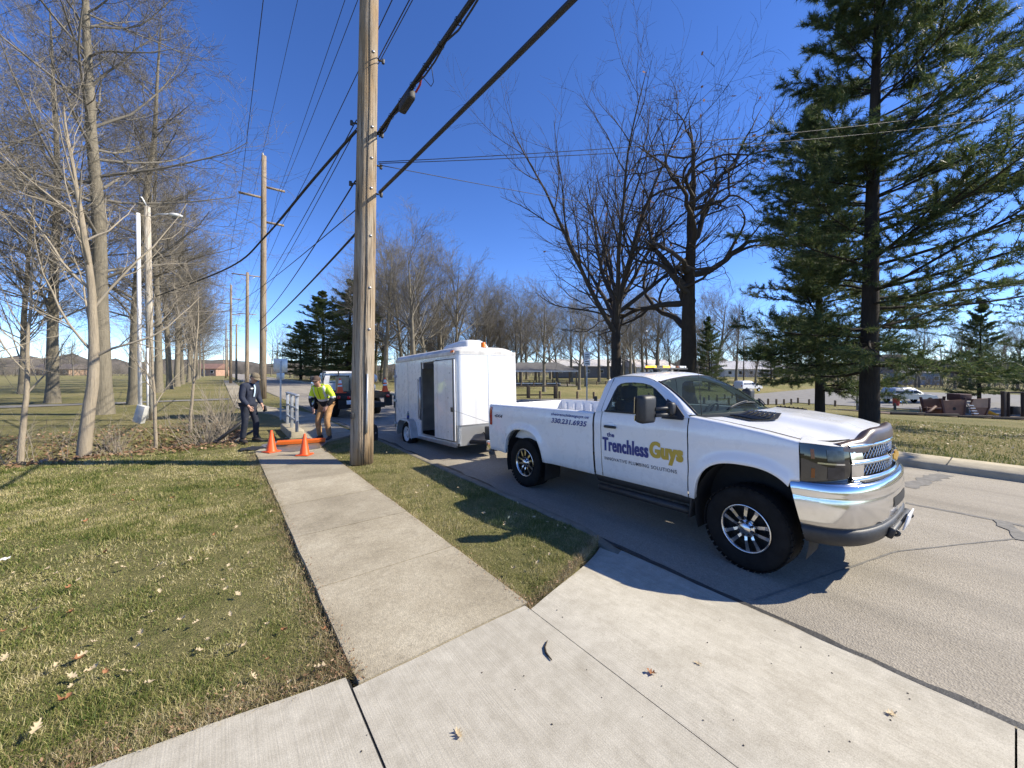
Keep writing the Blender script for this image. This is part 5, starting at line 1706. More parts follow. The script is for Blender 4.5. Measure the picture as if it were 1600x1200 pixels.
# ------------------------------------------------------------------ culvert: headwall, railing, steps, hose
cul = empty('culvert_wall', (1.62, 12.4, 0), 0, 'low concrete culvert headwall beside the sidewalk under the railing', 'wall')
MB().box((0.06, .45, -.05), (.36, 1.9, .42), bev=.03).build('parapet', M['curb'], cul)
MB().box((-.62, -.22, -.25), (1.0, .30, .42), bev=.02).build('wing_wall', M['curb'], cul)
MB().box((-1.35, .2, -.30), (.8, .30, .36), (0, 0, .25), bev=.02).build('wing_block', M['curb'], cul)
rail = empty('guard_railing', (1.66, 12.75, .155), 0, 'short grey metal guard railing on the culvert headwall', 'railing')
for yy in (-1.0, -.1, .8):
    MB().box((0, yy, .48), (.075, .075, .98), bev=.006).build('post', M['galv'], rail)
for zz in (.97, .62, .28):
    MB().box((.0, -.1, zz), (.05 if zz < .9 else .10, 1.95, .045), bev=.008).build('rail', M['galv'], rail)
mb = empty('sign_post', (1.79, 16.4, -.03), 0, 'steel sign post seen from behind with two blank sign backs', 'sign')
MB().box((0, 0, 1.1), (.05, .035, 2.2)).build('post', M['galv'], mb)
MB().box((0, .03, 2.02), (.46, .006, .50), (0, 0, -YAW * .6), bev=.002).build('sign_panel', M['alu'], mb)
MB().box((0, .03, 1.62), (.26, .006, .26), (0, 0, -YAW * .6), bev=.002).build('sign_panel', M['alu'], mb)
# orange trough, mat, dark poles in the ditch
M['ochute'] = plain('orange_plastic', (.80, .17, .02), .5, var=.12)
a, b = on(432, 694, .03), on(508, 688, .05)
ch = empty('orange_board', (a.x, a.y, 0), 0, 'long orange plastic board lying across the sidewalk between the men', 'board')
dv = Vector((b.x - a.x, b.y - a.y, 0)); ang = math.atan2(dv.y, dv.x); ln = dv.length
mb = MB()
rws = [[(x, y, z) for (y, z) in ((-.09, .085), (-.08, .02), (-.02, .012), (.05, .012), (.09, .03), (.10, .10))] for x in np.linspace(0, ln, 8)]
o = mb.grid(rws, smooth=False).build('channel', M['ochute'], ch); o.rotation_euler = (0, 0, ang)
p = on(400, 699, .02)
tag(MB().grid([[(p.x + .12 * i - .3, p.y + .10 * j - .2, .02 + .02 * math.sin(i * 2.1 + j) + (.0 if 0 < j < 4 else -.01)) for i in range(9)] for j in range(5)]).build('rubber_mat', M['blk']), 'dark crumpled mat on the ground by the navy man', 'mat')
for (q0, q1, r_, lab) in (((335, 692), (392, 650), .045, 'dark pipe sloping out of the ditch behind the navy man'), ((352, 697), (398, 672), .035, 'second dark pipe lying lower by the ditch wall')):
    a = on(q0[0], q0[1], -.1); b = at(q1[0], q1[1], 10.6)
    tag(MB().tube([a, Vector(a).lerp(b, .5), b], r_, 8).build('drain_pipe', M['blk']), lab, 'pipe')
# wet stain on the walk: thin sheet
m_, nt_, b_ = new_mat('wet_concrete')
n_ = noise(nt_, coords(nt_), 9, 4)
nt_.links.new(ramp(nt_, n_, [(.3, (.11, .085, .06)), (.7, (.20, .16, .115))]), b_.inputs['Base Color'])
b_.inputs['Roughness'].default_value = .35
pts_ = [on(x, y, .008) for x, y in ((418, 704), (455, 706), (500, 700), (512, 690), (480, 684), (440, 688), (408, 695))]
tag(MB().add([(p.x, p.y, .009) for p in pts_], [tuple(range(7))]).build('wet_patch', m_), kind='structure')
# ------------------------------------------------------------------ people
def skin_mesh(name, V, E, root, mats, sub=2, pick=None):
    keys = list(V)
    ix = {k: i for i, k in enumerate(keys)}
    me = bpy.data.meshes.new(name)
    me.from_pydata([V[k][0] for k in keys], [(ix[a], ix[b]) for a, b in E], [])
    ob = bpy.data.objects.new(name, me)
    col.objects.link(ob)
    sk = ob.modifiers.new('skin', 'SKIN'); sk.use_smooth_shade = True
    lay = me.skin_vertices[0].data if len(me.skin_vertices) else None
    if lay is None:
        bpy.context.view_layer.update()
        lay = me.skin_vertices[0].data
    for k in keys:
        r = V[k][1]
        lay[ix[k]].radius = r if isinstance(r, tuple) else (r, r)
        lay[ix[k]].use_root = (k == root)
    sb = ob.modifiers.new('sub', 'SUBSURF'); sb.levels = sub; sb.render_levels = sub
    dg = bpy.context.evaluated_depsgraph_get()
    dg.update()
    out = bpy.data.meshes.new_from_object(ob.evaluated_get(dg))
    bpy.data.objects.remove(ob)
    out.name = name
    out.materials.clear()
    for m in mats: out.materials.append(m)
    for p in out.polygons:
        p.use_smooth = True
        if pick: p.material_index = pick(p.center)
    return out
M['skin'] = plain('skin', (.50, .29, .20), .5, var=.10, scale=20)
M['navycloth'] = plain('navy_cloth', (.020, .026, .048), .85, var=.35, scale=14, bmp=.5, bscale=25)
M['navycloth2'] = plain('navy_trousers', (.014, .018, .032), .85, var=.35, scale=12, bmp=.5, bscale=22)
M['hivis'] = plain('hivis_yellow', (.62, .80, .03), .6, var=.10, scale=12, bmp=.5, bscale=18)
M['hiblk'] = plain('black_cloth', (.012, .012, .014), .85, var=.3, bmp=.4, bscale=20)
M['silver'] = plain('reflective_band', (.55, .57, .55), .4)
M['tan'] = plain('tan_canvas', (.36, .20, .085), .85, var=.30, scale=10, bmp=.5, bscale=20)
M['boot'] = plain('boot_leather', (.035, .028, .022), .6)
M['camo'] = plain('camo_cap', (.16, .13, .085), .85, var=.6, scale=60)
M['browncap'] = plain('brown_cap', (.085, .055, .04), .85, var=.2)
M['hair'] = plain('hair_dark', (.04, .03, .02), .8)
M['shirt'] = plain('light_blue_shirt', (.45, .58, .70), .8)
M['patch'] = plain('white_patch', (.8, .8, .8), .6)
def hand(V, E, pre, wrist, fdir, out, r=.0095):
    """palm and five fingers; fdir along the hand, out = thumb side"""
    f = Vector(fdir).normalized(); o = Vector(out); o = (o - f * o.dot(f)).normalized(); n = f.cross(o)
    w = Vector(V[wrist][0])
    V[pre + 'palm'] = (w + f * .075, (.034, .020)); E.append((wrist, pre + 'palm'))
    for i, (s, L) in enumerate(((.030, .075), (.010, .085), (-.010, .080), (-.030, .062))):
        b = w + f * .105 + o * s
        V[pre + f'f{i}a'] = (b, r * 1.05); V[pre + f'f{i}b'] = (b + f * L * .5 + n * .010, r * .95); V[pre + f'f{i}c'] = (b + f * L * .85 + n * .030, r * .8)
        E += [(pre + 'palm', pre + f'f{i}a'), (pre + f'f{i}a', pre + f'f{i}b'), (pre + f'f{i}b', pre + f'f{i}c')]
    b = w + f * .045 + o * .034
    V[pre + 'ta'] = (b, r * 1.1); V[pre + 'tb'] = (b + f * .035 + o * .022 + n * .008, r); V[pre + 'tc'] = (b + f * .065 + o * .020 + n * .018, r * .85)
    E += [(pre + 'palm', pre + 'ta'), (pre + 'ta', pre + 'tb'), (pre + 'tb', pre + 'tc')]
def shoe(parent, ankle, ang, name='boot'):
    mb = MB(); rws = []
    for (y, w, h) in ((-.09, .030, .055), (-.075, .040, .10), (-.02, .044, .13), (.05, .046, .085), (.12, .050, .060), (.17, .042, .045), (.195, .020, .025)):
        rws.append([(w * math.cos(a), y, max(0.0, h * .5 + h * .5 * math.sin(a)) * 1.0) for a in np.linspace(0, 2 * PI, 13)])
    mb.grid(rws)
    mb.add(rws[0], [tuple(range(13))]); mb.add(rws[-1], [tuple(range(13))])
    o = mb.build(name, M['boot'], parent, (ankle[0], ankle[1], 0.0))
    o.rotation_euler = (0, 0, ang)
    return o
def head_bits(parent, hc, yaw, pitch, cap_mat, glasses=False, beard=None):
    """hc: head centre; face along +Y before yaw/pitch"""
    m = Matrix.Rotation(yaw, 3, 'Z') @ Matrix.Rotation(pitch, 3, 'X')
    hc = Vector(hc)
    def T(mb):
        mb.v = [tuple(hc + m @ Vector(p)) for p in mb.v]; return mb
    c = MB()
    prof = []
    rws = []
    for t in np.linspace(0, 1, 7):
        a = t * PI / 2
        rws.append([(.097 * math.cos(a) * math.cos(q), .112 * math.cos(a) * math.sin(q) - .005, .035 + .092 * math.sin(a)) for q in np.linspace(0, 2 * PI, 19)])
    c.grid(rws)
    br = []
    for t in np.linspace(0, 1, 4):
        br.append([(.085 * s * (1 - .12 * t), .095 * math.cos(s * 1.1) * 1.0 + .075 * t * (1 - .3 * s * s) + .005, .040 - .022 * t - .012 * s * s) for s in np.linspace(-1, 1, 9)])
    c.grid(br)
    T(c).build('cap', cap_mat, parent)
    n = MB(); n.grid([[(-.012, .100, .01), (0, .108, .015), (.012, .100, .01)], [(-.018, .098, -.025), (0, .130, -.022), (.018, .098, -.025)], [(-.012, .10, -.036), (0, .108, -.038), (.012, .10, -.036)]])
    T(n).build('nose', M['skin'], parent)
    for sg in (-1, 1):
        e = MB().box((sg * .090, -.005, -.01), (.016, .035, .058), bev=.010); T(e).build('ear', M['skin'], parent)
        if not glasses:
            e = MB().box((sg * .034, .098, .010), (.026, .008, .010), bev=.003); T(e).build('eye', M['hair'], parent)
        else:
            e = MB().box((sg * .036, .102, .008), (.058, .012, .034), bev=.006); T(e).build('sunglasses', M['blkgloss'], parent)
            e = MB().tube([(sg * .066, .10, .015), (sg * .092, .0, .012)], .004, 5); T(e).build('glasses_arm', M['blkgloss'], parent)
    e = MB().box((0, .100, -.060), (.050, .010, .010), bev=.004); T(e).build('mouth', plain('lips', (.34, .15, .12), .5), parent)
    h = MB(); h.grid([[(.093 * math.cos(q), .105 * math.sin(q) - .006, z) for q in np.linspace(PI * .98, 2 * PI + .02, 12)] for z in (.045, .0, -.045)])
    T(h).build('hair', M['hair'], parent)
    if beard:
        b = MB(); b.grid([[(.072 * s * k, .088 + .014 * (1 - s * s) - .018 * abs(s) ** 3 - .02 * (1 - k), z) for s in np.linspace(-1, 1, 9)] for z, k in ((-.045, 1), (-.075, .95), (-.10, .7), (-.115, .35))])
        T(b).build('beard', beard, parent)

def person(name, loc, rz, J, label, jacket, trousers, pick_j, cap, head_yaw, head_pitch, glasses=False, beard=None, feet=(0, 0), thumbs=None):
    """J: joint positions (facing +Y, right hand side +X)"""
    root = empty(name, loc, rz, label, 'person')
    V, E = {}, []
    rad = dict(pelvis=.115, waist=.115, chest=.135, neckb=.075, neck=.056, jaw=.072, head=.094, crown=.078)
    for k, r in rad.items(): V[k] = (Vector(J[k]), r)
    E += [('pelvis', 'waist'), ('waist', 'chest'), ('chest', 'neckb'), ('neckb', 'neck'), ('neck', 'jaw'), ('jaw', 'head'), ('head', 'crown')]
    for s in 'RL':
        for k, r in (('sh', .060), ('el', .043), ('wr', .028)): V[k + s] = (Vector(J[k + s]), r)
        for k, r in (('hip', .090), ('kn', .056), ('an', .040)): V[k + s] = (Vector(J[k + s]), r)
        E += [('chest', 'sh' + s), ('sh' + s, 'el' + s), ('el' + s, 'wr' + s), ('pelvis', 'hip' + s), ('hip' + s, 'kn' + s), ('kn' + s, 'an' + s)]
        fd = (Vector(J['wr' + s]) - Vector(J['el' + s]))
        hand(V, E, 'h' + s, 'wr' + s, J.get('fd' + s, fd), J['th' + s])
    mesh_obj('body', skin_mesh('body', V, E, 'pelvis', [M['skin']]), root)
    V, E = {}, []
    low = Vector(J['pelvis']).lerp(Vector(J['waist']), -.62)
    V['hem'] = (low, (.172, .172)); V['hip_'] = (Vector(J['pelvis']), .168); V['waist'] = (Vector(J['waist']), .155); V['chest'] = (Vector(J['chest']), .168); V['col'] = (Vector(J['neckb']).lerp(Vector(J['neck']), .35), .082)
    E += [('hem', 'hip_'), ('hip_', 'waist'), ('waist', 'chest'), ('chest', 'col')]
    for s in 'RL':
        V['sh' + s] = (Vector(J['sh' + s]), .096); V['ua' + s] = (Vector(J['sh' + s]).lerp(Vector(J['el' + s]), .5), .082); V['el' + s] = (Vector(J['el' + s]), .072); V['wr' + s] = (Vector(J['el' + s]).lerp(Vector(J['wr' + s]), .97), .052)
        E += [('chest', 'sh' + s), ('sh' + s, 'ua' + s), ('ua' + s, 'el' + s), ('el' + s, 'wr' + s)]
    mesh_obj('jacket', skin_mesh('jacket', V, E, 'hem', jacket, 2, pick_j), root)
    V, E = {}, []
    V['p'] = (Vector(J['pelvis']), .135)
    for s in 'RL':
        V['hip' + s] = (Vector(J['hip' + s]), .110); V['th' + s] = (Vector(J['hip' + s]).lerp(Vector(J['kn' + s]), .45), .092); V['kn' + s] = (Vector(J['kn' + s]), .076); V['cf' + s] = (Vector(J['kn' + s]).lerp(Vector(J['an' + s]), .5), .070); V['an' + s] = (Vector(J['an' + s]) + Vector((0, 0, -.02)), .066)
        E += [('p', 'hip' + s), ('hip' + s, 'th' + s), ('th' + s, 'kn' + s), ('kn' + s, 'cf' + s), ('cf' + s, 'an' + s)]
    mesh_obj('trousers', skin_mesh('trousers', V, E, 'p', trousers, 2), root)
    for i, s in enumerate('RL'): shoe(root, J['an' + s], feet[i])
    hc = Vector(J['head']); 
    head_bits(root, hc, head_yaw, head_pitch, cap, glasses, beard)
    return root
# camera-relative facing helper: local +Y should point to world direction w
def facing(right, fwd):
    """direction given in camera terms (right, away) -> z rotation for a figure that faces +Y"""
    c, s = math.cos(YAW), math.sin(YAW)
    wx_ = right * c + fwd * s; wy_ = -right * s + fwd * c
    return math.atan2(-wx_, wy_)
# navy man: upright, looking down to his left front
JA = dict(pelvis=(0, 0, .97), waist=(0, .0, 1.12), chest=(0, .04, 1.32), neckb=(0, .09, 1.46), neck=(0, .12, 1.51), jaw=(0, .18, 1.545), head=(0, .20, 1.62), crown=(0, .185, 1.68),
          shR=(.185, .05, 1.40), elR=(.245, .06, 1.12), wrR=(.20, .22, .92), shL=(-.185, .05, 1.40), elL=(-.25, .04, 1.12), wrL=(-.20, .20, .93),
          hipR=(.095, 0, .90), knR=(.12, .03, .50), anR=(.14, -.03, .09), hipL=(-.095, 0, .90), knL=(-.13, .10, .50), anL=(-.16, .06, .09),
          thR=(-.6, .8, 0), thL=(.6, .8, 0))
pA = on(388, 690, 0)
man = person('person', (pA.x, pA.y, 0.0), facing(.97, -.22), JA, 'person in navy work clothes and camouflage cap looking down beside the cones', [M['navycloth'], M['shirt']], [M['navycloth2']], None, M['camo'], R(-4), R(-30), False, None, (R(-12), R(8)))
MB().grid([[(x, .205 + .01 * (1 - (x / .1) ** 2), z) for x in (.055, .085, .115)] for z in (1.335, 1.365)]).build('name_patch', M['patch'], man)
MB().grid([[(x, yy, z) for x in (-.022, 0, .018)] for z, yy in ((1.14, .175), (1.25, .200), (1.36, .210), (1.45, .175))]).build('shirt_front', M['shirt'], man)
MB().box((-.20, .29, .82), (.05, .09, .14), (.3, 0, 0), bev=.01).build('held_glove', M['hiblk'], man)
# hi-vis man: leaning forward, hands on thighs
JB = dict(pelvis=(0, -.10, .93), waist=(0, -.03, 1.08), chest=(0, .10, 1.26), neckb=(0, .21, 1.385), neck=(0, .25, 1.43), jaw=(0, .30, 1.455), head=(0, .315, 1.535), crown=(0, .30, 1.595),
          shR=(.19, .12, 1.34), elR=(.285, .12, 1.06), wrR=(.185, .18, .83), shL=(-.19, .12, 1.34), elL=(-.33, .08, 1.09), wrL=(-.21, .17, .88),
          hipR=(.095, -.10, .87), knR=(.125, .07, .48), anR=(.13, -.03, .09), hipL=(-.095, -.10, .87), knL=(-.14, .09, .48), anL=(-.16, .0, .09),
          thR=(-.9, .4, 0), thL=(.9, .4, 0))
def pick_b(c):
    d = (c - Vector((0, -.02, 1.02))).dot(Vector((0, .62, .78)))
    if d < .05 and abs(c.x) < .24: return 1
    if abs(c.x) > .20 and c.z < 1.09: return 1
    if d < .09 and abs(c.x) < .24: return 2
    if abs(c.x) > .20 and c.z < 1.13: return 2
    if .12 < abs(c.x) < .165 and c.z > 1.12: return 2
    return 0
pB = on(506, 686, 0)
man2 = person('person', (pB.x, pB.y, 0.004), facing(-.12, -.99), JB, 'person in yellow hi-vis jacket and tan trousers bending forward on the sidewalk', [M['hivis'], M['hiblk'], M['silver']], [M['tan']], pick_b, M['browncap'], R(12), R(-8), True, None, (R(-8), R(14)))
MB().tube([(0, .10, 1.02), (0, .185, 1.14), (0, .275, 1.32)], .006, 6).build('jacket_zip', M['hiblk'], man2)

# ------------------------------------------------------------------ work truck in the street (seen from behind)
WT = empty('flatbed_truck', (4.72, 17.2, ROADZ + .02), 0, 'white flatbed work truck in the street seen from behind, loaded with tanks and cones', 'truck')
# local: +y forward (away from camera), x to the right
mb = MB()
rws = []
for (y, w, z) in ((1.95, .88, 1.78), (1.93, .84, 1.84), (2.1, .82, 1.89), (2.9, .80, 1.89), (3.05, .80, 1.85)):
    rws.append([(s * w, y, z + (.03 if abs(s) < .8 else 0)) for s in np.linspace(-1, 1, 9)])
mb.grid(rws).build('cab_roof', M['paint'], WT)
ro = [(-.98, 1.0), (.98, 1.0), (.96, 1.40), (.86, 1.80), (-.86, 1.80), (-.96, 1.40)]
rw = [(-.72, 1.36), (.72, 1.36), (.72, 1.40), (.68, 1.71), (-.68, 1.71), (-.72, 1.40)]
MB().grid([[(x, 1.90 + .0 * z, z) for x, z in ro], [(x, 1.905, z) for x, z in rw]], closed=True).build('cab_back', M['paint'], WT)
MB().add([(x, 1.93, z) for x, z in rw], [tuple(range(6))]).build('rear_window', M['glass'], WT)
for sg in (-1, 1):
    lo = [(2.0, .55), (3.15, .55), (3.15, 1.42), (1.92, 1.42)]
    MB().prism(lo, .05, frame=lambda a, b, h: (sg * (.985 - h), a, b)).build('cab_door', M['paint'], WT)
    oo = [(1.92, 1.42), (3.30, 1.42), (2.85, 1.82), (1.95, 1.82)]; ii = [(2.08, 1.46), (3.12, 1.46), (2.78, 1.75), (2.10, 1.75)]
    fr = lambda a, b: (sg * (.975 - (b - 1.42) * .22), a, b)
    MB().grid([[fr(*p) for p in oo], [fr(*p) for p in ii]], closed=True).build('window_frame', M['paint'], WT)
    MB().add([fr(*p) for p in ii], [(0, 1, 2, 3)]).build('side_window', M['glass_side'], WT)
    MB().box((sg * 1.22, 3.0, 1.55), (.20, .12, .28), bev=.04).tube([(sg * .98, 3.0, 1.5), (sg * 1.15, 3.0, 1.5)], .02, 6).build('mirror', M['blk'], WT)
    MB().box((sg * .55, 4.1, 1.0), (.84, 1.7, .75), bev=.10).build('front_fender', M['paint'], WT)
MB().box((0, 4.15, 1.28), (1.1, 1.6, .28), bev=.10).build('hood', M['paint'], WT)
MB().box((0, 4.95, .65), (1.9, .16, .26), bev=.05).build('front_bumper', M['chrome'], WT)
MB().box((0, 1.2, .6), (.9, 6.8, .18)).build('chassis', M['under'], WT)
MB().box((0, .45, .98), (2.15, 2.85, .10), bev=.01).build('flatbed', M['under'], WT)
MB().box((0, -1.02, .88), (2.15, .10, .16), bev=.01).build('tail_beam', M['under'], WT)
MB().box((-.35, -.96, .62), (1.25, .06, .42), bev=.01).build('rear_panel', M['under'], WT)
for (x, z) in ((-.62, .86), (.95, .88), (-1.0, .88)):
    MB().box((x, -1.085, z), (.13, .04, .12), bev=.01).build('tail_light', M['red_lens'], WT)
MB().box((-.52, -1.00, .66), (.32, .015, .16), bev=.003).build('license_plate', M['patch'], WT)
MB().box((-.05, -.99, .58), (.24, .04, .30), bev=.01).build('red_box', plain('dull_red', (.12, .02, .02), .6), WT)
MB().box((1.0, -.98, .68), (.34, .02, .48)).build('mud_flap', M['under'], WT)
for sg in (-1, 1):
    for yy, du in ((0.2, 1), (4.1, 0)):
        w = empty('wheel', (sg * .86, yy, .38)); w.parent = WT
        MB().lathe([(.20, -.12), (.30, -.14), (.36, -.12), (.38, -.08), (.38, .08), (.36, .12), (.30, .14), (.20, .12)], 28, axis='Y').build('tyre', M['tyre'], w)
        MB().lathe([(.21, .11), (.19, .06), (.08, .05), (.06, .1), (0, .1)], 20, axis='Y').lathe([(.21, -.11), (.19, -.06), (.08, -.05), (.06, -.1), (0, -.1)], 20, axis='Y').build('rim', M['lamp_white'], w)
        w.rotation_euler = (0, 0, R(90))
# rack with uprights
for x in (-1.0, -.35, .35, 1.0):
    MB().box((x, 1.78, 1.47), (.05, .05, .92)).build('rack_post', M['blk'], WT)
for zz in (1.92,): MB().box((0, 1.78, zz), (2.05, .045, .045)).build('rack_rail', M['blk'], WT)
for x in (-.55, -.30, .15, .35):
    MB().box((x, -.85, 1.28 if x < .1 else 1.50), (.03, .03, .50 if x < .1 else .95)).build('stake', M['blk'], WT)
for (x, y, z, sx, sy, sz, lab, m) in ((-.55, .25, 1.36, .42, .5, .62, 'tan wooden crate on the flatbed beside the orange cone', plain('crate_tan', (.42, .33, .20), .8)),
                            (.02, .1, 1.40, .55, .5, .72, 'cream water tank in the middle of the flatbed', plain('tank_cream', (.72, .68, .54), .5))):
    p = WT.matrix_basis @ Vector((x, y, z))
    t = empty('tank' if 'tank' in lab else 'crate', p, 0, lab, 'tank' if 'tank' in lab else 'crate')
    MB().box((0, 0, 0), (sx, sy, sz), bev=.05 if 'tank' in lab else .012).build('shell', m, t)
    if 'tank' in lab: MB().lathe([(.09, sz / 2 - .01), (.09, sz / 2 + .04), (0, sz / 2 + .05)], 14).build('lid', M['blk'], t)
    else:
        for k in (-1, 0, 1): MB().box((0, -sy / 2 - .006, k * sz * .3), (sx * .98, .012, sz * .24)).build('slat', m, t)
for (x, z) in ((.55, 1.22), (.62, 1.62)):
    p = WT.matrix_basis @ Vector((x, -.1, z))
    tag(MB().lathe([(0, -.18), (.15, -.17), (.20, -.05), (.19, .08), (.10, .16), (.05, .20), (0, .20)], 16).build('sack', plain('sack_white', (.66, .66, .62), .7, bmp=.5, bscale=10), None, p), 'white sack ' + ('lying low on the flatbed right of the tank' if z < 1.4 else 'piled on top of the other sack on the flatbed'), 'sack')
cone('traffic_cone', WT.matrix_basis @ Vector((-.86, -.70, 1.03)), .60, 'white banded traffic cone on the left of the flatbed truck', True)
cone('traffic_cone', WT.matrix_basis @ Vector((.96, -.70, 1.03)), .60, 'traffic cone on the right rear corner of the flatbed truck', True)

# ------------------------------------------------------------------ trees
def unit(a): return a / np.maximum(np.linalg.norm(a, axis=-1, keepdims=True), 1e-9)
def tubes(P, Rd, k):
    """P (N,S+1,3) polylines, Rd (N,S+1) radii -> verts, quads"""
    N, S1, _ = P.shape
    T = np.empty_like(P)
    T[:, 1:-1] = P[:, 2:] - P[:, :-2]; T[:, 0] = P[:, 1] - P[:, 0]; T[:, -1] = P[:, -1] - P[:, -2]
    T = unit(T)
    ref = np.where(np.abs(T[:, :1, 2:3]) > .9, np.array([1., 0, 0]), np.array([0, 0, 1.]))
    n1 = unit(np.cross(T, np.broadcast_to(ref, T.shape))); n2 = np.cross(T, n1)
    a = np.arange(k) * 2 * PI / k
    V = P[:, :, None, :] + Rd[:, :, None, None] * (np.cos(a)[None, None, :, None] * n1[:, :, None, :] + np.sin(a)[None, None, :, None] * n2[:, :, None, :])
    idx = np.arange(N * S1 * k).reshape(N, S1, k)
    i0, i1 = idx[:, :-1], idx[:, 1:]
    F = np.stack([i0, np.roll(i0, -1, 2), np.roll(i1, -1, 2), i1], -1).reshape(-1, 4)
    return V.reshape(-1, 3), F
def grow(rng, p0, d0, L, r0, S, wob, up, r_end=.25, grav=None):
    """grow N branches: start p0, direction d0, length L, S steps"""
    N = len(p0)
    P = np.empty((N, S + 1, 3)); P[:, 0] = p0
    d = unit(d0.copy()); D = np.empty((N, S + 1, 3)); D[:, 0] = d
    for i in range(S):
        d = unit(d + rng.normal(0, wob, (N, 3)) + np.array([0, 0, up]) * (1 if np.isscalar(up) else 1))
        P[:, i + 1] = P[:, i] + d * (L / S)[:, None]; D[:, i + 1] = d
    t = np.linspace(0, 1, S + 1)
    Rd = r0[:, None] * (1 - (1 - r_end) * t[None])
    return P, D, Rd
def sprout(rng, P, D, Rd, n, t0, t1, ang, angv, lr, lrv, Lpar, rr, rmax=None, flat=None, shape=None):
    """n children per parent between parameters t0..t1"""
    N, S1, _ = P.shape
    t = rng.uniform(t0, t1, (N, n))
    if n > 2: t = np.sort(np.clip((np.arange(n)[None] + rng.uniform(.0, 1, (N, n))) / n, 0, 1), 1) * (t1 - t0) + t0
    f = t * (S1 - 1); i = np.clip(f.astype(int), 0, S1 - 2); fr = (f - i)[..., None]
    ar = np.arange(N)[:, None]
    p = P[ar, i] * (1 - fr) + P[ar, i + 1] * fr
    d = unit(D[ar, i + 1]); r = Rd[ar, i] * (1 - fr[..., 0]) + Rd[ar, i + 1] * fr[..., 0]
    az = rng.uniform(0, 2 * PI, (N, n)) + (np.arange(n) * 2.4)[None]
    a = np.clip(rng.normal(ang, angv, (N, n)), .15, 1.6)
    ref = np.where(np.abs(d[..., 2:3]) > .92, np.array([1., 0, 0]), np.array([0, 0, 1.]))
    n1 = unit(np.cross(d, np.broadcast_to(ref, d.shape))); n2 = np.cross(d, n1)
    if flat is not None: az = np.where(rng.rand(N, n) < .5, 0, PI) + rng.normal(0, flat, (N, n))
    nd = d * np.cos(a)[..., None] + (n1 * np.cos(az)[..., None] + n2 * np.sin(az)[..., None]) * np.sin(a)[..., None]
    L = Lpar[:, None] * rng.uniform(lr - lrv, lr + lrv, (N, n))
    if shape is not None: L = L * shape(t)
    rc = np.minimum(r * rr, r * .95)
    if rmax: rc = np.minimum(rc, rmax)
    return p.reshape(-1, 3), nd.reshape(-1, 3), L.reshape(-1), rc.reshape(-1)
def bare_tree(seed, H, r0, levels, trunk_wob=.02, fork=None, trunk_end=.12, lean=(0, 0), trunkS=20, flare_=1.3):
    """returns (trunk verts, faces), (crown verts, faces), last-level tips"""
    rng = np.random.RandomState(seed)
    d0 = np.array([[lean[0], lean[1], 1.0]])
    P, D, Rd = grow(rng, np.zeros((1, 3)), d0, np.array([H]), np.array([r0]), trunkS, trunk_wob, .05, trunk_end)
    Rd[0, 0] *= flare_
    tv = tubes(P, Rd, 14)
    cv, cf, off = [], [], 0
    L = np.array([H])
    tips = None
    for lv in levels:
        p, d, L, r = sprout(rng, P, D, Rd, lv['n'], lv['t'][0], lv['t'][1], lv['ang'], lv.get('angv', .2), lv['lr'], lv.get('lrv', .1), L, lv['rr'], lv.get('rmax'), lv.get('flat'), lv.get('shape'))
        r = np.maximum(r, lv.get('rmin', .004))
        P, D, Rd = grow(rng, p, d, L, r, lv['S'], lv['wob'], lv['up'], lv.get('re', .3))
        v, f = tubes(P, Rd, lv['k'])
        cv.append(v); cf.append(f + off); off += len(v)
        tips = P[:, -1]
    return tv, (np.concatenate(cv), np.concatenate(cf)), tips
def tree_meshes(name, gen, bark, twig):
    tv, cv, tips = gen
    return (np_mesh('trunk', tv[0], tv[1], bark, True), np_mesh('crown', cv[0], cv[1], twig, True), tips)
def place_tree(name, mm, loc, rz, sc, label, group=None, cat='tree', scz=None):
    r = empty(name, loc, rz, label, cat, group)
    r.scale = (sc, sc, scz or sc)
    t = mesh_obj('trunk', mm[0], r); c = mesh_obj('crown', mm[1], r)
    return r
# --- pin-oak like row on the left: straight trunk, dense fine branching
def row_levels(dense=1.0):
    return [dict(n=int(62 * dense), t=(.20, .97), ang=1.10, angv=.22, lr=.235, lrv=.06, rr=.36, rmax=.062, S=7, wob=.10, up=.05, k=6, re=.2, shape=lambda t: np.clip(1.22 - .85 * t, .2, 1.2)),
            dict(n=9, t=(.18, .98), ang=.75, angv=.25, lr=.40, lrv=.14, rr=.5, rmax=.022, S=4, wob=.14, up=.05, k=4, re=.3),
            dict(n=6, t=(.15, 1), ang=.75, angv=.25, lr=.48, lrv=.15, rr=.6, rmax=.012, rmin=.0065, S=3, wob=.16, up=.04, k=3, re=.5),
            dict(n=4, t=(.2, 1), ang=.7, angv=.25, lr=.55, lrv=.15, rr=.8, rmax=.008, rmin=.005, S=2, wob=.16, up=.03, k=3, re=.6)]
rowA = tree_meshes('row', bare_tree(21, 23, .29, row_levels(1.05)), M['bark_grey'], M['twig'])
rowB = tree_meshes('row', bare_tree(22, 22, .28, row_levels(.9)), M['bark_grey'], M['twig'])
ROWG = 'row of tall bare trees along the left lawn'
row = [(-3.9, 23.3, 'nearest thick grey trunk of the tall bare tree row left'), (-3.7, 29.2, 'second tall bare tree in the left row'), (-4.1, 44, 'third tall bare tree in the left row'), (-4.0, 52, 'fourth tall bare tree in the left row'), (-4.0, 60, 'fifth tall bare tree in the left row'),
       (-4.1, 70, 'sixth tall bare tree in the left row'), (-4.0, 82, 'seventh tall bare tree in the left row'), (-4.1, 96, 'eighth tall bare tree in the left row'), (-4.0, 112, 'ninth tall bare tree in the left row'), (-4.2, 132, 'tenth tall bare tree in the left row'), (-4.0, 158, 'last tall bare tree at the far end of the left row')]
rr_ = random.Random(2)
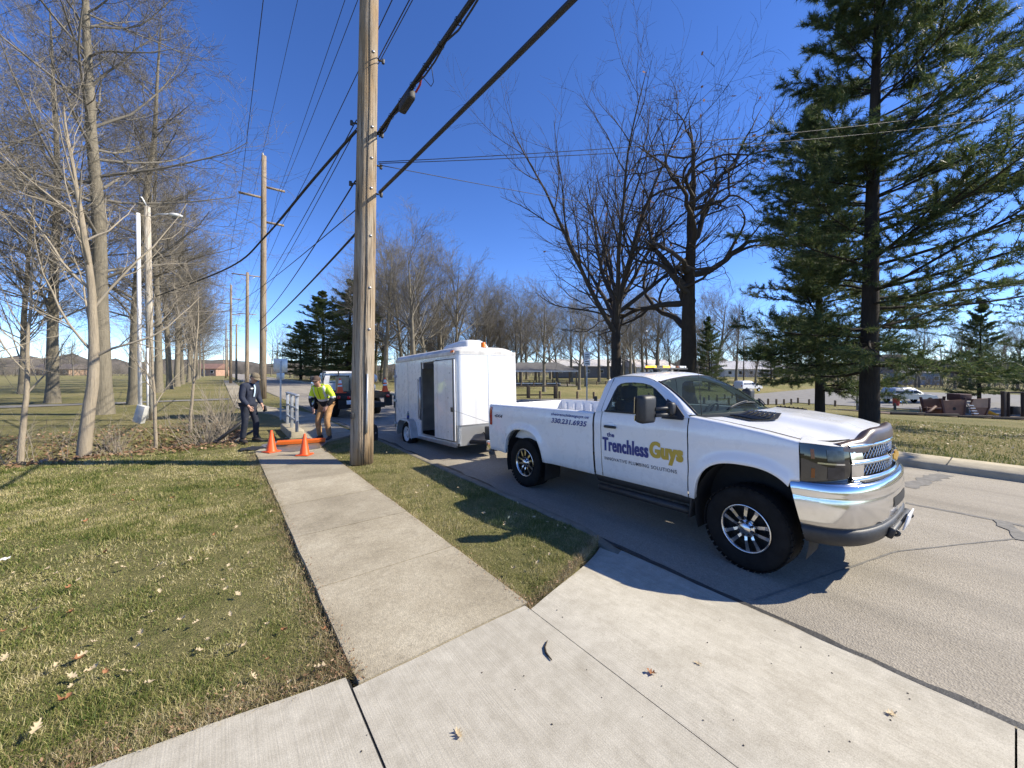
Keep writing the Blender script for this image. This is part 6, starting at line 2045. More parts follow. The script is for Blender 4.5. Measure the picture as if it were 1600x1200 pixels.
for i, (x, y, lab) in enumerate(row):
    place_tree('row_tree', rowA if i % 2 == 0 else rowB, (x, y, float(ground_z(x, y)) - .05), rr_.uniform(0, 6.3), rr_.uniform(.93, 1.05), lab, ROWG)
# one more big crown at the left edge
for (x, y, sc, lab) in ((-8.8, 19.5, .92, 'bare tree just left of the nearest thick trunk of the row'), (-7.5, 33, .95, 'bare tree behind the nearest trunks of the left row'), (-17, 29, 1.0, 'bare tree behind the big one at the left edge'), (-13.5, 21.5, 1.0, 'big bare tree at the left edge of the view'), (-21, 40, .95, 'bare tree farther back on the left lawn'), (-12.5, 48, .8, 'smaller bare tree behind the left row in the field'), (-26, 62, .95, 'bare tree far left beyond the field')):
    place_tree('bare_tree', rowB if x < -15 else rowA, (x, y, float(ground_z(x, y)) - .05), rr_.uniform(0, 6.3), sc, lab, 'bare trees on the left lawn')
# --- young trees by the ditch
def sap_levels(n=16):
    return [dict(n=n, t=(.28, .97), ang=.58, angv=.2, lr=.36, lrv=.12, rr=.45, rmax=.032, S=7, wob=.10, up=.07, k=6, re=.2, shape=lambda t: 1.25 - .7 * t),
            dict(n=7, t=(.15, .97), ang=.65, angv=.22, lr=.38, lrv=.12, rr=.55, rmax=.016, S=4, wob=.12, up=.05, k=4, re=.3),
            dict(n=5, t=(.2, 1), ang=.6, angv=.2, lr=.45, lrv=.15, rr=.6, rmax=.006, rmin=.003, S=3, wob=.12, up=.04, k=3, re=.5)]
q = on(128, 707, -.1)
sap = tree_meshes('sap', bare_tree(33, 8.6, .135, sap_levels(14), .035, lean=(.10, .06), trunk_end=.10), M['bark_pale'], M['twig_pale'])
place_tree('young_tree', sap, (q.x, q.y, float(ground_z(q.x, q.y)) - .1), R(-35), 1.0, 'leaning young tree with pale bark at the ditch edge', 'young trees by the ditch')
sapB = tree_meshes('sap', bare_tree(35, 5.0, .05, sap_levels(12), .05, lean=(.14, .02), trunk_end=.12), M['bark_pale'], M['twig_pale'])
for (px, py, sc, rz, lab) in ((243, 690, .95, 2.2, 'thin sapling right beside the lamp pole'), (297, 675, .98, .1, 'slender sapling between the lamp pole and the navy man'), (30, 712, 1.25, 1.0, 'young bare tree at the left edge of the ditch')):
    q = on(px, py, -.15)
    place_tree('sapling', sapB, (q.x, q.y, float(ground_z(q.x, q.y)) - .05), rz, sc, lab, 'young trees by the ditch')
# low branching tree whose limbs reach in from the left edge
sapC = tree_meshes('sap', bare_tree(37, 6.5, .11, [dict(n=22, t=(.1, .95), ang=1.0, angv=.3, lr=.62, lrv=.15, rr=.45, rmax=.03, S=8, wob=.10, up=.02, k=5, re=.15), dict(n=8, t=(.15, .97), ang=.6, angv=.22, lr=.34, lrv=.12, rr=.5, rmax=.014, S=4, wob=.12, up=.03, k=4, re=.3), dict(n=5, t=(.2, 1), ang=.6, angv=.2, lr=.45, lrv=.15, rr=.6, rmax=.006, rmin=.003, S=3, wob=.12, up=.02, k=3, re=.5)], .05, lean=(.1, -.05)), M['bark_pale'], M['twig_pale'])
place_tree('spreading_tree', sapC, (-5.6, 11.9, -.1), .4, 1.0, 'low spreading bare tree reaching in from the left edge', 'young trees by the ditch')
place_tree('spreading_tree', sapC, (-9.2, 15.8, -.1), 2.9, 1.1, 'second low spreading bare tree behind the ditch at left', 'young trees by the ditch')
# shrub by the culvert
shr = tree_meshes('shrub', bare_tree(41, 1.0, .03, [dict(n=30, t=(.0, .5), ang=.6, angv=.3, lr=1.1, lrv=.3, rr=.6, rmax=.012, S=5, wob=.10, up=.08, k=4, re=.3), dict(n=7, t=(.2, 1), ang=.55, angv=.2, lr=.4, lrv=.15, rr=.6, rmax=.005, rmin=.003, S=3, wob=.12, up=.04, k=3, re=.5)], .05), M['twig_pale'], M['twig_pale'])
for (px, py, sc, rz, lab) in ((352, 682, 1.15, 0, 'pale twiggy shrub behind the navy man'), (322, 690, .9, 2, 'low twiggy shrub in the ditch left of the navy man'), (180, 700, .6, 4, 'small clump of dry stems by the leaning young tree')):
    q = on(px, py, -.2)
    r = place_tree('shrub', shr, (q.x, q.y, float(ground_z(q.x, q.y))), rz, sc, lab, 'dry shrubs in the ditch', 'shrub')
# --- the tall maple and the gnarled oak across the street
maple = tree_meshes('maple', bare_tree(51, 7.5, .40, [
    dict(n=10, t=(.60, .98), ang=.55, angv=.18, lr=1.65, lrv=.25, rr=.62, rmax=.24, S=12, wob=.055, up=.035, k=8, re=.10),
    dict(n=13, t=(.10, .97), ang=.62, angv=.18, lr=.40, lrv=.12, rr=.6, rmax=.07, S=7, wob=.09, up=.06, k=5, re=.2, shape=lambda t: 1.25 - .6 * t),
    dict(n=8, t=(.15, 1), ang=.58, angv=.2, lr=.36, lrv=.12, rr=.6, rmax=.022, S=4, wob=.12, up=.05, k=4, re=.3),
    dict(n=5, t=(.15, 1), ang=.55, angv=.2, lr=.42, lrv=.15, rr=.7, rmax=.010, rmin=.006, S=3, wob=.14, up=.05, k=3, re=.5)], .02, trunk_end=.55), M['bark_dark'], M['twig_dark'])
oakg = bare_tree(66, 15.5, .52, [
    dict(n=17, t=(.24, .98), ang=1.12, angv=.25, lr=.48, lrv=.10, rr=.7, rmax=.20, S=13, wob=.30, up=.045, k=7, re=.12, shape=lambda t: 1.2 - .5 * t),
    dict(n=8, t=(.25, .98), ang=.85, angv=.3, lr=.42, lrv=.14, rr=.7, rmax=.10, S=8, wob=.31, up=.06, k=5, re=.2),
    dict(n=6, t=(.2, 1), ang=.8, angv=.3, lr=.42, lrv=.14, rr=.6, rmax=.024, S=5, wob=.28, up=.06, k=4, re=.3),
    dict(n=3, t=(.2, 1), ang=.75, angv=.3, lr=.48, lrv=.15, rr=.7, rmax=.011, rmin=.007, S=3, wob=.25, up=.05, k=3, re=.5)],   .07, trunk_end=.05)
oak = tree_meshes('oak', oakg, M['bark_dark'], M['twig_dark'])
def gz(p): return float(ground_z(p.x, p.y))
def tree_at(px, d):
    p = at(px, 600, d); return Vector((p.x, p.y, gz(p) - .05))
T_M, T_O = tree_at(962, 25), tree_at(1074, 24)
place_tree('tall_maple', maple, T_M, 2.4, .97, 'tall bare tree with forked upright limbs behind the pickup cab', 'bare park trees')
ot = place_tree('gnarled_oak', oak, T_O, 1.9, 1.08, 'tall gnarled bare oak with twisting limbs right of the forked tree', 'bare park trees')
# a few leaves still hanging in the oak
rng = np.random.RandomState(4)
tips = oakg[2]; tips = tips[rng.rand(len(tips)) < .045]
n = len(tips); a = rng.normal(0, 1, (n, 3)); a = unit(a); b = unit(np.cross(a, rng.normal(0, 1, (n, 3)))); s = rng.uniform(.06, .14, (n, 1))
V = np.stack([tips - a * s, tips + b * s * .7, tips + a * s, tips - b * s * .7], 1).reshape(-1, 3)
o = mesh_obj('hanging_leaves', np_mesh('hanging_leaves', V, np.arange(n * 4).reshape(n, 4), M['rustleaf']), ot); o['kind'] = 'stuff'
# --- woodland trees, three shapes
def wood(seed, H, r):
    return tree_meshes('wood', bare_tree(seed, H, r, [
        dict(n=18, t=(.26, .98), ang=.80, angv=.22, lr=.46, lrv=.10, rr=.55, rmax=.12, S=8, wob=.09, up=.06, k=5, re=.15, shape=lambda t: 1.3 - .7 * t),
        dict(n=9, t=(.15, .97), ang=.6, angv=.2, lr=.40, lrv=.12, rr=.55, rmax=.045, S=4, wob=.12, up=.05, k=4, re=.25),
        dict(n=8, t=(.15, 1), ang=.6, angv=.2, lr=.45, lrv=.15, rr=.6, rmax=.018, rmin=.010, S=3, wob=.13, up=.04, k=3, re=.5),
        dict(n=3, t=(.3, 1), ang=.6, angv=.2, lr=.5, lrv=.15, rr=.8, rmax=.012, rmin=.009, S=2, wob=.13, up=.04, k=3, re=.6)], .03), M['bark_grey'], M['twig'])
W = [wood(71, 17, .33), wood(72, 15, .28), wood(73, 18, .36)]
def wood_at(px, d, sc, k, rz, lab, grp):
    return place_tree('woodland_tree', W[k % 3], tree_at(px, d), rz, sc, lab, grp)
G1 = 'bare trees behind the trailer'
for i, (px, d, sc) in enumerate([(602, 58, 1.15), (628, 66, 1.28), (648, 52, 1.0), (666, 60, 1.1), (688, 66, 1.1), (712, 60, .98), (738, 74, 1.0), (587, 70, 1.25), (572, 84, 1.2)]):
    wood_at(px, d, sc, i, i * 1.3, ['leftmost', 'second', 'third', 'fourth', 'fifth', 'sixth', 'seventh', 'eighth', 'ninth'][i] + ' planted bare tree in the wood behind the trailer and pole', G1)
G2 = 'bare trees in the park behind the pickup'
rr_ = random.Random(9)
for i, (px, d, sc) in enumerate(sorted([(770, 84, 1.0), (790, 95, 1.05), (815, 75, .85), (850, 44, .62), (870, 88, .95), (893, 80, .9), (905, 52, .62), (915, 62, .72), (985, 62, .72), (993, 70, .78), (1030, 84, .8), (1012, 95, .85), (1048, 74, .7), (1100, 92, .75), (1150, 85, .8), (1180, 70, .66), (1210, 98, .8), (1245, 82, .7), (1310, 95, .8), (1400, 90, .7), (1440, 105, .9), (1500, 85, .75), (1560, 100, .85), (1590, 78, .7)])):
    wood_at(px, d, sc, i, rr_.uniform(0, 6.3), ORD[i] + ' from the left of the bare background trees in the park', G2)
rr_ = random.Random(31)
for i in range(34):
    px, d = rr_.uniform(575, 1120), rr_.uniform(74, 116)
    place_tree('woodland_tree', W[i % 3], tree_at(px, d), rr_.uniform(0, 6.3), rr_.uniform(.7, 1.2), 'one of the crowded bare trees at the back of the park', 'crowded bare trees at the back of the park', scz=rr_.uniform(.7, 1.25))
# far wood at the end of the street and behind everything: a mass
rng = np.random.RandomState(13)
def far_wood(name, n, fx_, label, hmin, hmax):
    Ps, Rs = [], []
    for i in range(n):
        x, y = fx_(rng)
        h = rng.uniform(hmin, hmax); z0 = float(ground_z(x, y)) if x < 300 and y < 500 else 0
        P, D, Rd = grow(rng, np.array([[x, y, z0 - .2]]), np.array([[0, 0, 1.]]), np.array([h]), np.array([.24]), 6, .03, .02, .15)
        Ps.append(tubes(P, Rd, 4))
        p, d, L, r = sprout(rng, P, D, Rd, 22, .22, .98, .65, .2, .34, .1, np.array([h]), .5, .07)
        P2, D2, R2 = grow(rng, p, d, L, r, 4, .12, .06, .3); Ps.append(tubes(P2, R2, 3))
        p, d, L, r = sprout(rng, P2, D2, R2, 6, .15, 1, .6, .2, .45, .15, L, .6, .035)
        P3, D3, R3 = grow(rng, p, d, L, np.maximum(r, .022), 2, .14, .05, .5); Ps.append(tubes(P3, R3, 3))
    off = 0; Vs, Fs = [], []
    for v, f in Ps: Vs.append(v); Fs.append(f + off); off += len(v)
    return tag(mesh_obj(name, np_mesh(name, np.concatenate(Vs), np.concatenate(Fs), M['twig'], True)), label, 'woods', kind='stuff')
far_wood('far_woods', 42, lambda r: (r.uniform(13, 70), r.uniform(110, 190)), 'mass of bare woodland far behind the street', 12, 18)
far_wood('far_woods', 50, lambda r: (r.uniform(40, 230), 96 + r.uniform(0, 45) - .5 * 0), 'mass of distant bare trees behind the park', 11, 16)
far_wood('far_woods', 40, lambda r: (r.uniform(110, 170), r.uniform(-20, 100)), 'mass of distant bare trees beyond the parking lot', 9, 13)
far_wood('far_woods', 34, lambda r: (r.uniform(-140, -8), r.uniform(210, 300)), 'low line of distant trees across the left field', 10, 16)

def brush_mass(name, n, fx_, label, hmin, hmax, mat, r0=.05, r1=.028, nch=3):
    xy = np.array([fx_(rng) for _ in range(n)])
    z0 = ground_z(xy[:, 0], xy[:, 1])
    p0 = np.stack([xy[:, 0], xy[:, 1], z0 - .1], -1)
    d0 = np.stack([rng.normal(0, .45, n), rng.normal(0, .45, n), np.ones(n)], -1)
    P, D, Rd = grow(rng, p0, d0, rng.uniform(hmin, hmax, n), np.full(n, r0), 3, .14, .03, .4)
    a = tubes(P, Rd, 3)
    p, d, L, r = sprout(rng, P, D, Rd, nch, .15, 1, .7, .25, .4, .15, np.linalg.norm(P[:, -1] - P[:, 0], axis=1), .7, .03)
    P2, D2, R2 = grow(rng, p, d, L, np.clip(r, r1 * .8, r1), 2, .14, .03, .5); b = tubes(P2, R2, 3)
    return tag(mesh_obj(name, np_mesh(name, np.concatenate([a[0], b[0]]), np.concatenate([a[1], b[1] + len(a[0])]), mat, True)), label, 'brush', kind='stuff')
brush_mass('undergrowth', 1500, lambda r: (r.uniform(16, 75), r.uniform(100, 125)), 'tangled brown undergrowth below the woods behind the street', 1.5, 4.5, M['twig'])
brush_mass('undergrowth', 1500, lambda r: (r.uniform(75, 240), r.uniform(105, 130)), 'tangled undergrowth along the far edge of the park', 1.5, 5, M['twig'])
brush_mass('undergrowth', 1500, lambda r: (r.uniform(120, 138), r.uniform(-30, 110)), 'tangled undergrowth beyond the parking lot', 1.5, 5, M['twig'])
brush_mass('undergrowth', 900, lambda r: (r.uniform(-150, -8), r.uniform(205, 225)), 'distant scrub across the left field', 2, 6, M['twig'])
brush_mass('ditch_brush', 420, lambda r: (-17 + 17 * r.rand(), 14.2 + r.normal(0, 1.2)), 'dry brown stems and twigs standing in the ditch', .3, 1.3, M['twig_pale'], .006, .003, 5)
# far wooded ridge closing the horizon
M['ridge'] = plain('far_woodland', (.085, .075, .065), .95, var=.5, scale=.15, bmp=1, bscale=.5)
rows_ = []
for a_ in np.linspace(-1.9, 2.2, 240):
    dx, dy = math.sin(a_), math.cos(a_)
    h_ = 9 + 5 * float(vnoise(a_ * 9, 1.0)) + 4 * float(vnoise(a_ * 45, 2.0)) + 3 * float(vnoise(a_ * 160, 3.0))
    rows_.append([(dx * 330, dy * 330, -4), (dx * 332, dy * 332, h_ * .6), (dx * 338, dy * 338, h_), (dx * 380, dy * 380, h_ * .7), (dx * 420, dy * 420, -4)])
tag(MB().grid(rows_).build('hills', M['ridge']), kind='structure')
# --- pines
def pine(seed, H, r0, reach, n_wh, dens=1.0, t0=.12, sweep=None, needle=.17, wn_=.022, per=16, top_up=.25):
    rng = np.random.RandomState(seed)
    P, D, Rd = grow(rng, np.zeros((1, 3)), np.array([[0, 0, 1.]]), np.array([H]), np.array([r0]), 16, .005, .05, .08)
    tv = tubes(P, Rd, 12)
    # whorled limbs
    t = np.clip(np.repeat(np.linspace(t0, .985, n_wh), 5) + rng.normal(0, .008, n_wh * 5), 0, 1)
    N = len(t)
    f = t * 16; i = np.clip(f.astype(int), 0, 15); fr = (f - i)[:, None]
    p = P[0, i] * (1 - fr) + P[0, i + 1] * fr
    az = rng.uniform(0, 2 * PI, N)
    prof = np.interp(t, [0, .12, .3, .55, .8, 1], [.85, 1.0, 1.0, .78, .45, .06])
    L = reach * prof * rng.uniform(.62, 1.12, N)
    rise = np.interp(t, [0, .12, .3, .7, 1], [-.2, -.08, .12, .45, 1.0]) + rng.normal(0, .08, N)
    if sweep is not None: L = L * (1 + sweep[1] * np.cos(az - sweep[0]))
    d = np.stack([np.cos(az), np.sin(az), rise], -1)
    r = np.interp(t, [0, 1], [.075, .018]) * np.sqrt(np.clip(L / reach, .1, 1.5))
    B, BD, BR = grow(rng, p, d, L, r, 9, .045, .022, .15)
    parts = [tubes(B, BR, 5)]
    # side shoots in a flat spray
    ns = 30
    sp, sd, sL, sr = sprout(rng, B, BD, BR, ns, .10, 1.0, .85, .2, .28, .10, L, .5, .016, .35, shape=lambda t: 1.25 - .75 * t)
    sL = np.clip(sL, .25, 1.3)
    S_, SD, SR = grow(rng, sp, sd, sL, np.maximum(sr, .005), 3, .10, .06, .4)
    parts.append(tubes(S_, SR, 3))
    # tufts along the shoots
    m = max(2, int(round(7 * dens)))
    tp, td, tL, _ = sprout(rng, S_, SD, SR, m, .25, 1.0, .45, .2, .2, .02, sL, .5)
    keep = rng.rand(len(tp)) < .92
    tp, td = tp[keep], unit(td[keep])
    n = len(tp)
    ref = np.where(np.abs(td[:, 2:3]) > .9, np.array([1., 0, 0]), np.array([0, 0, 1.]))
    n1 = unit(np.cross(td, ref)); n2 = np.cross(td, n1)
    a = rng.uniform(0, 2 * PI, (n, per)); c = np.clip(rng.normal(.75, .28, (n, per)), .1, 1.5)
    nd = td[:, None] * np.cos(c)[..., None] + (n1[:, None] * np.cos(a)[..., None] + n2[:, None] * np.sin(a)[..., None]) * np.sin(c)[..., None]
    ln = rng.uniform(.7, 1.25, (n, per, 1)) * needle
    base = tp[:, None] + td[:, None] * rng.uniform(-.16, .14, (n, per, 1))
    wv = unit(np.cross(nd, rng.normal(0, 1, (n, per, 3)))) * wn_ * .5
    V = np.stack([base - wv, base + wv, base + nd * ln], 2).reshape(-1, 3)
    F3 = np.arange(len(V)).reshape(-1, 3)
    off = 0; Vs, Fs = [], []
    for v, f in parts: Vs.append(v); Fs.append(f + off); off += len(v)
    return (np_mesh('trunk', tv[0], tv[1], M['bark_pine'], True), np_mesh('limbs', np.concatenate(Vs), np.concatenate(Fs), M['bark_pine'], True), np_mesh('crown', V, F3, M['needle']))
def place_pine(mm, loc, rz, sc, lab, grp='pines', scz=None):
    r = empty('pine_tree', loc, rz, lab, 'tree', grp)
    r.scale = (sc, sc, scz or sc)
    mesh_obj('trunk', mm[0], r); mesh_obj('limbs', mm[1], r); mesh_obj('crown', mm[2], r)
    return r
TPA, TPB = tree_at(1358, 15.5), tree_at(1281, 23)
# the big pine's long limbs reach to the right of the view
swd = math.atan2(-math.sin(YAW), math.cos(YAW))
pineA = pine(81, 23, .34, 6.6, 29, 1.0, .115, (swd, .26), .22, .023, 15)
pineB = pine(82, 19, .30, 5.2, 24, .72, .09, None, .22, .029, 13)
place_pine(pineA, TPA, 0, 1.0, 'largest dark green pine with sweeping limbs at the right')
place_pine(pineB, TPB, 1.0, .88, 'slimmer dark pine left of the largest pine', scz=.98)
for (px, d, sc, rz, lab) in ((1700, 33, 1.0, 2.0, 'pine at the right edge of the view behind the largest one'), (1108, 62, .62, .3, 'small distant pine right of the gnarled oak'), (1530, 44, .62, 4.0, 'pine standing behind the playground ship'), (1205, 78, .5, 2.5, 'farthest small pine behind the parked white car'),
                             (505, 74, .98, 1.0, 'wide dark pine behind the flatbed truck'), (470, 84, .72, 3.0, 'shorter dark pine left of the wide one down the street'), (545, 66, 1.0, 5.0, 'tall pine just left of the near pole top branches')):
    wide = px < 600
    place_pine(pineB, tree_at(px, d), rz, sc * (1.55 if wide else 1), lab, scz=sc * (.92 if wide else 1))
# ------------------------------------------------------------------ park across the street
M['timber'] = plain('weathered_timber', (.17, .125, .085), .9, var=.35, scale=9, bmp=.5, bscale=40, stretch=(1, 1, .2))
M['timber_dk'] = plain('dark_timber', (.07, .055, .042), .9, var=.3, scale=9, bmp=.4)
bol_me = MB().lathe([(.095, -.2), (.10, .0), (.098, .58), (.085, .62), (0, .63)], 12).mesh('bollard', M['timber'])
def bollard(x, y, lab, grp, sc=1.0):
    o = mesh_obj('bollard', bol_me, None, (x, y, float(ground_z(x, y))))
    o.scale = (1, 1, sc)
    return tag(o, lab, 'bollard', grp)
for k in range(17):
    bollard(17.5 + 2.15 * k, 14.9, ORD[k] + ' wooden bollard from the street on the near side of the park drive', 'bollards along the near side of the drive')
for k in range(20):
    bollard(20.0 + 2.1 * k, 22.6, ORD[k] + ' wooden bollard from the street on the far side of the park drive', 'bollards along the far side of the drive')
for k in range(15):
    bollard(50.5, 13.5 - 2.2 * k, ORD[k] + ' bollard from the drive along the front of the parking lot', 'bollards along the parking lot')
for k in range(26):
    bollard(28 + 2.4 * k, 44, ORD[k] + ' from the left of the distant bollards before the pavilion', 'distant park bollards')
# timber gate fence by the park entrance
fn = empty('timber_fence', (19.2, 23.4, float(ground_z(19.2, 23.4))), R(-30), 'dark timber fence of three thick posts with rails behind the pickup bed', 'fence')
for x, h, w in ((-1.9, 1.0, .22), (-1.2, .8, .10), (.2, 1.05, .26), (2.4, 1.05, .28)):
    MB().box((x, 0, h / 2 - .05), (w, w, h), bev=.015).build('post', M['timber_dk'], fn)
for z in (.95, .25):
    MB().box((.2, -.02, z), (4.3, .09, .10), bev=.01).build('rail', M['timber_dk'], fn)
MB().tube([(-1.95, 0, .9), (-1.9, 0, 2.6)], .03, 6).build('pole', M['timber_dk'], fn)
MB().box((-1.95, -.06, 1.25), (.16, .06, .22), bev=.02).build('red_marker', M['red_lens'], fn)
# park sign on a post
q = at(917, 640, 22); zz = gz(q)
sp = empty('park_sign', (q.x, q.y, zz), -YAW, 'thin post with two small white notice signs behind the pickup bed', 'sign')
MB().box((0, 0, 1.6), (.06, .05, 3.2)).build('post', M['galv'], sp)
for z, h in ((2.95, .40), (2.56, .34)):
    pn = MB().box((0, -.035, z), (.36, .01, h), bev=.004).build('sign_panel', M['lamp_white'], sp)
    for k in range(2): MB().box((0, -.045, z + .06 - .12 * k), (.22, .006, .045)).build('print_line', M['blk'], pn)
# white marker post by the far kerb
q = at(607, 612, 24); 
wp = empty('marker_post', (12.9, 27.5, float(ground_z(12.9, 27.5))), 0, 'short white marker post on the grass between pole and trailer', 'post')
MB().lathe([(.10, 0), (.10, .8), (.07, .92), (0, .95)], 12).build('post', M['pvc'], wp)
MB().lathe([(.105, .70), (.105, .76)], 12).build('band', M['blk'], wp)
# pavilion
pv = at(840, 600, 68); pz_ = gz(pv)
pav = empty('pavilion', (pv.x, pv.y, pz_), -YAW, 'open park pavilion with a low grey roof and picnic tables', 'pavilion')
M['shingle'] = plain('grey_shingles', (.13, .125, .12), .9, var=.25, scale=3, bmp=.4)
w, dp, h = 6.6, 4.2, 2.55
roofv = [(-w, -dp, h), (w, -dp, h), (w, dp, h), (-w, dp, h), (-w + 3.2, 0, h + 1.5), (w - 3.2, 0, h + 1.5)]
MB().add(roofv, [(0, 1, 5, 4), (1, 2, 5), (2, 3, 4, 5), (3, 0, 4)]).build('roof', M['shingle'], pav)
for (c, s_) in (((0, -dp, h - .08), (2 * w, .06, .22)), ((0, dp, h - .08), (2 * w, .06, .22)), ((-w, 0, h - .08), (.06, 2 * dp, .22)), ((w, 0, h - .08), (.06, 2 * dp, .22))):
    MB().box(c, s_).build('fascia', M['lamp_white'], pav)
for x in np.linspace(-w + .4, w - .4, 5):
    for y in (-dp + .3, dp - .3): MB().box((x, y, h / 2 - .1), (.2, .2, h - .2)).build('post', M['timber'], pav)
MB().box((0, 0, .03), (2 * w, 2 * dp, .12)).build('slab', M['curb'], pav)
def picnic(loc, rz, lab):
    t = empty('picnic_table', loc, rz, lab, 'picnic table', 'picnic tables in the park')
    for k in range(5): MB().box((0, -.30 + .15 * k, .74), (1.9, .135, .04)).build('top_board', M['timber'], t)
    for sg in (-1, 1):
        MB().box((0, sg * .62, .44), (1.9, .24, .04)).build('bench_board', M['timber'], t)
        MB().box((sg * .7, 0, .40), (.05, 1.3, .08)).tube([(sg * .7, -.6, 0), (sg * .7, -.2, .74)], .04, 5).tube([(sg * .7, .6, 0), (sg * .7, .2, .74)], .04, 5).build('frame', M['timber'], t)
for k in range(5):
    v_ = pav.matrix_basis @ Vector((-4.4 + 2.2 * k, -.6, .09))
    picnic(v_, -YAW, ['leftmost', 'second', 'middle', 'fourth', 'rightmost'][k] + ' picnic table under the park pavilion')
lw = empty('low_wall', pav.matrix_basis @ Vector((-1.0, -6.2, 0)), -YAW, 'long low white slatted barrier in front of the pavilion', 'barrier')
for k in range(5): MB().box((-4 + 2 * k, 0, .28), (.14, .14, .56)).build('post', M['timber'], lw)
MB().box((0, 0, .52), (8.6, .10, .14)).build('rail', M['lamp_white'], lw)
# long grey building behind
bd = at(925, 590, 118); 
hall = empty('long_building', (bd.x, bd.y, gz(bd)), -YAW - .05, 'long low grey building with a pale roof behind the park trees', 'building')
M['greywall'] = plain('grey_siding', (.18, .19, .20), .8, var=.1, scale=2)
M['paleroof'] = plain('pale_metal_roof', (.58, .55, .50), .6, var=.1, scale=2)
MB().box((0, 0, 1.7), (26, 10, 3.4)).build('wall', M['greywall'], hall)
MB().add([(-13.4, -5.4, 3.4), (13.4, -5.4, 3.4), (13.4, 0, 5.6), (-13.4, 0, 5.6), (-13.4, 5.4, 3.4), (13.4, 5.4, 3.4)], [(0, 1, 2, 3), (3, 2, 5, 4), (0, 3, 4), (1, 5, 2)]).build('roof', M['paleroof'], hall)
for k in range(6):
    f = MB().box((-10 + 4 * k, -5.02, 1.9), (1.3, .06, 1.0)).build('window', M['lamp_white'], hall)
    MB().box((-10 + 4 * k, -5.06, 1.9), (1.1, .03, .8)).build('pane', M['blkgloss'], f)
def house(name, px, d, w_, dep, h_, wallc, roofc, lab, rz=0.0, cat='house'):
    b = at(px, 590, d); hs_ = empty(name, (b.x, b.y, gz(b)), -YAW + rz, lab, cat)
    wm = plain(name + '_wall', wallc, .85, var=.15, scale=1.5); rm = plain(name + '_roof', roofc, .85, var=.2, scale=2)
    MB().box((0, 0, h_ / 2), (w_, dep, h_)).build('wall', wm, hs_)
    e = .5
    MB().add([(-w_ / 2 - e, -dep / 2 - e, h_ - .05), (w_ / 2 + e, -dep / 2 - e, h_ - .05), (w_ / 2 + e, 0, h_ + dep * .28), (-w_ / 2 - e, 0, h_ + dep * .28), (-w_ / 2 - e, dep / 2 + e, h_ - .05), (w_ / 2 + e, dep / 2 + e, h_ - .05)], [(0, 1, 2, 3), (3, 2, 5, 4), (0, 3, 4), (1, 5, 2)]).build('roof', rm, hs_)
    n_ = max(2, int(w_ / 3))
    for k in range(n_):
        x = -w_ / 2 + w_ * (k + .5) / n_
        f = MB().box((x, -dep / 2 - .02, h_ * .55), (1.2, .06, 1.1)).build('window' if k != n_ // 2 else 'door', M['lamp_white'], hs_)
        MB().box((x, -dep / 2 - .06, h_ * .55), (1.0, .03, .9)).build('pane', M['blkgloss'], f)
    return hs_
house('brick_house', 95, 165, 16, 8, 2.6, (.30, .20, .13), (.13, .11, .10), 'low tan ranch house beyond the left lawn')
house('small_house', 330, 150, 9, 7, 2.8, (.40, .25, .18), (.22, .13, .10), 'small brick house far down the left field')
house('white_house', 1010, 112, 12, 8, 3.0, (.62, .60, .56), (.55, .50, .46), 'pale building with a light roof behind the pickup roof', .3)
house('white_house', 1165, 118, 20, 9, 2.4, (.55, .55, .55), (.40, .40, .42), 'long white building behind the parked white car', .1)
house('blue_house', 1425, 105, 9, 7, 3.2, (.22, .30, .42), (.20, .20, .22), 'small bluish building behind the silver car', -.2)
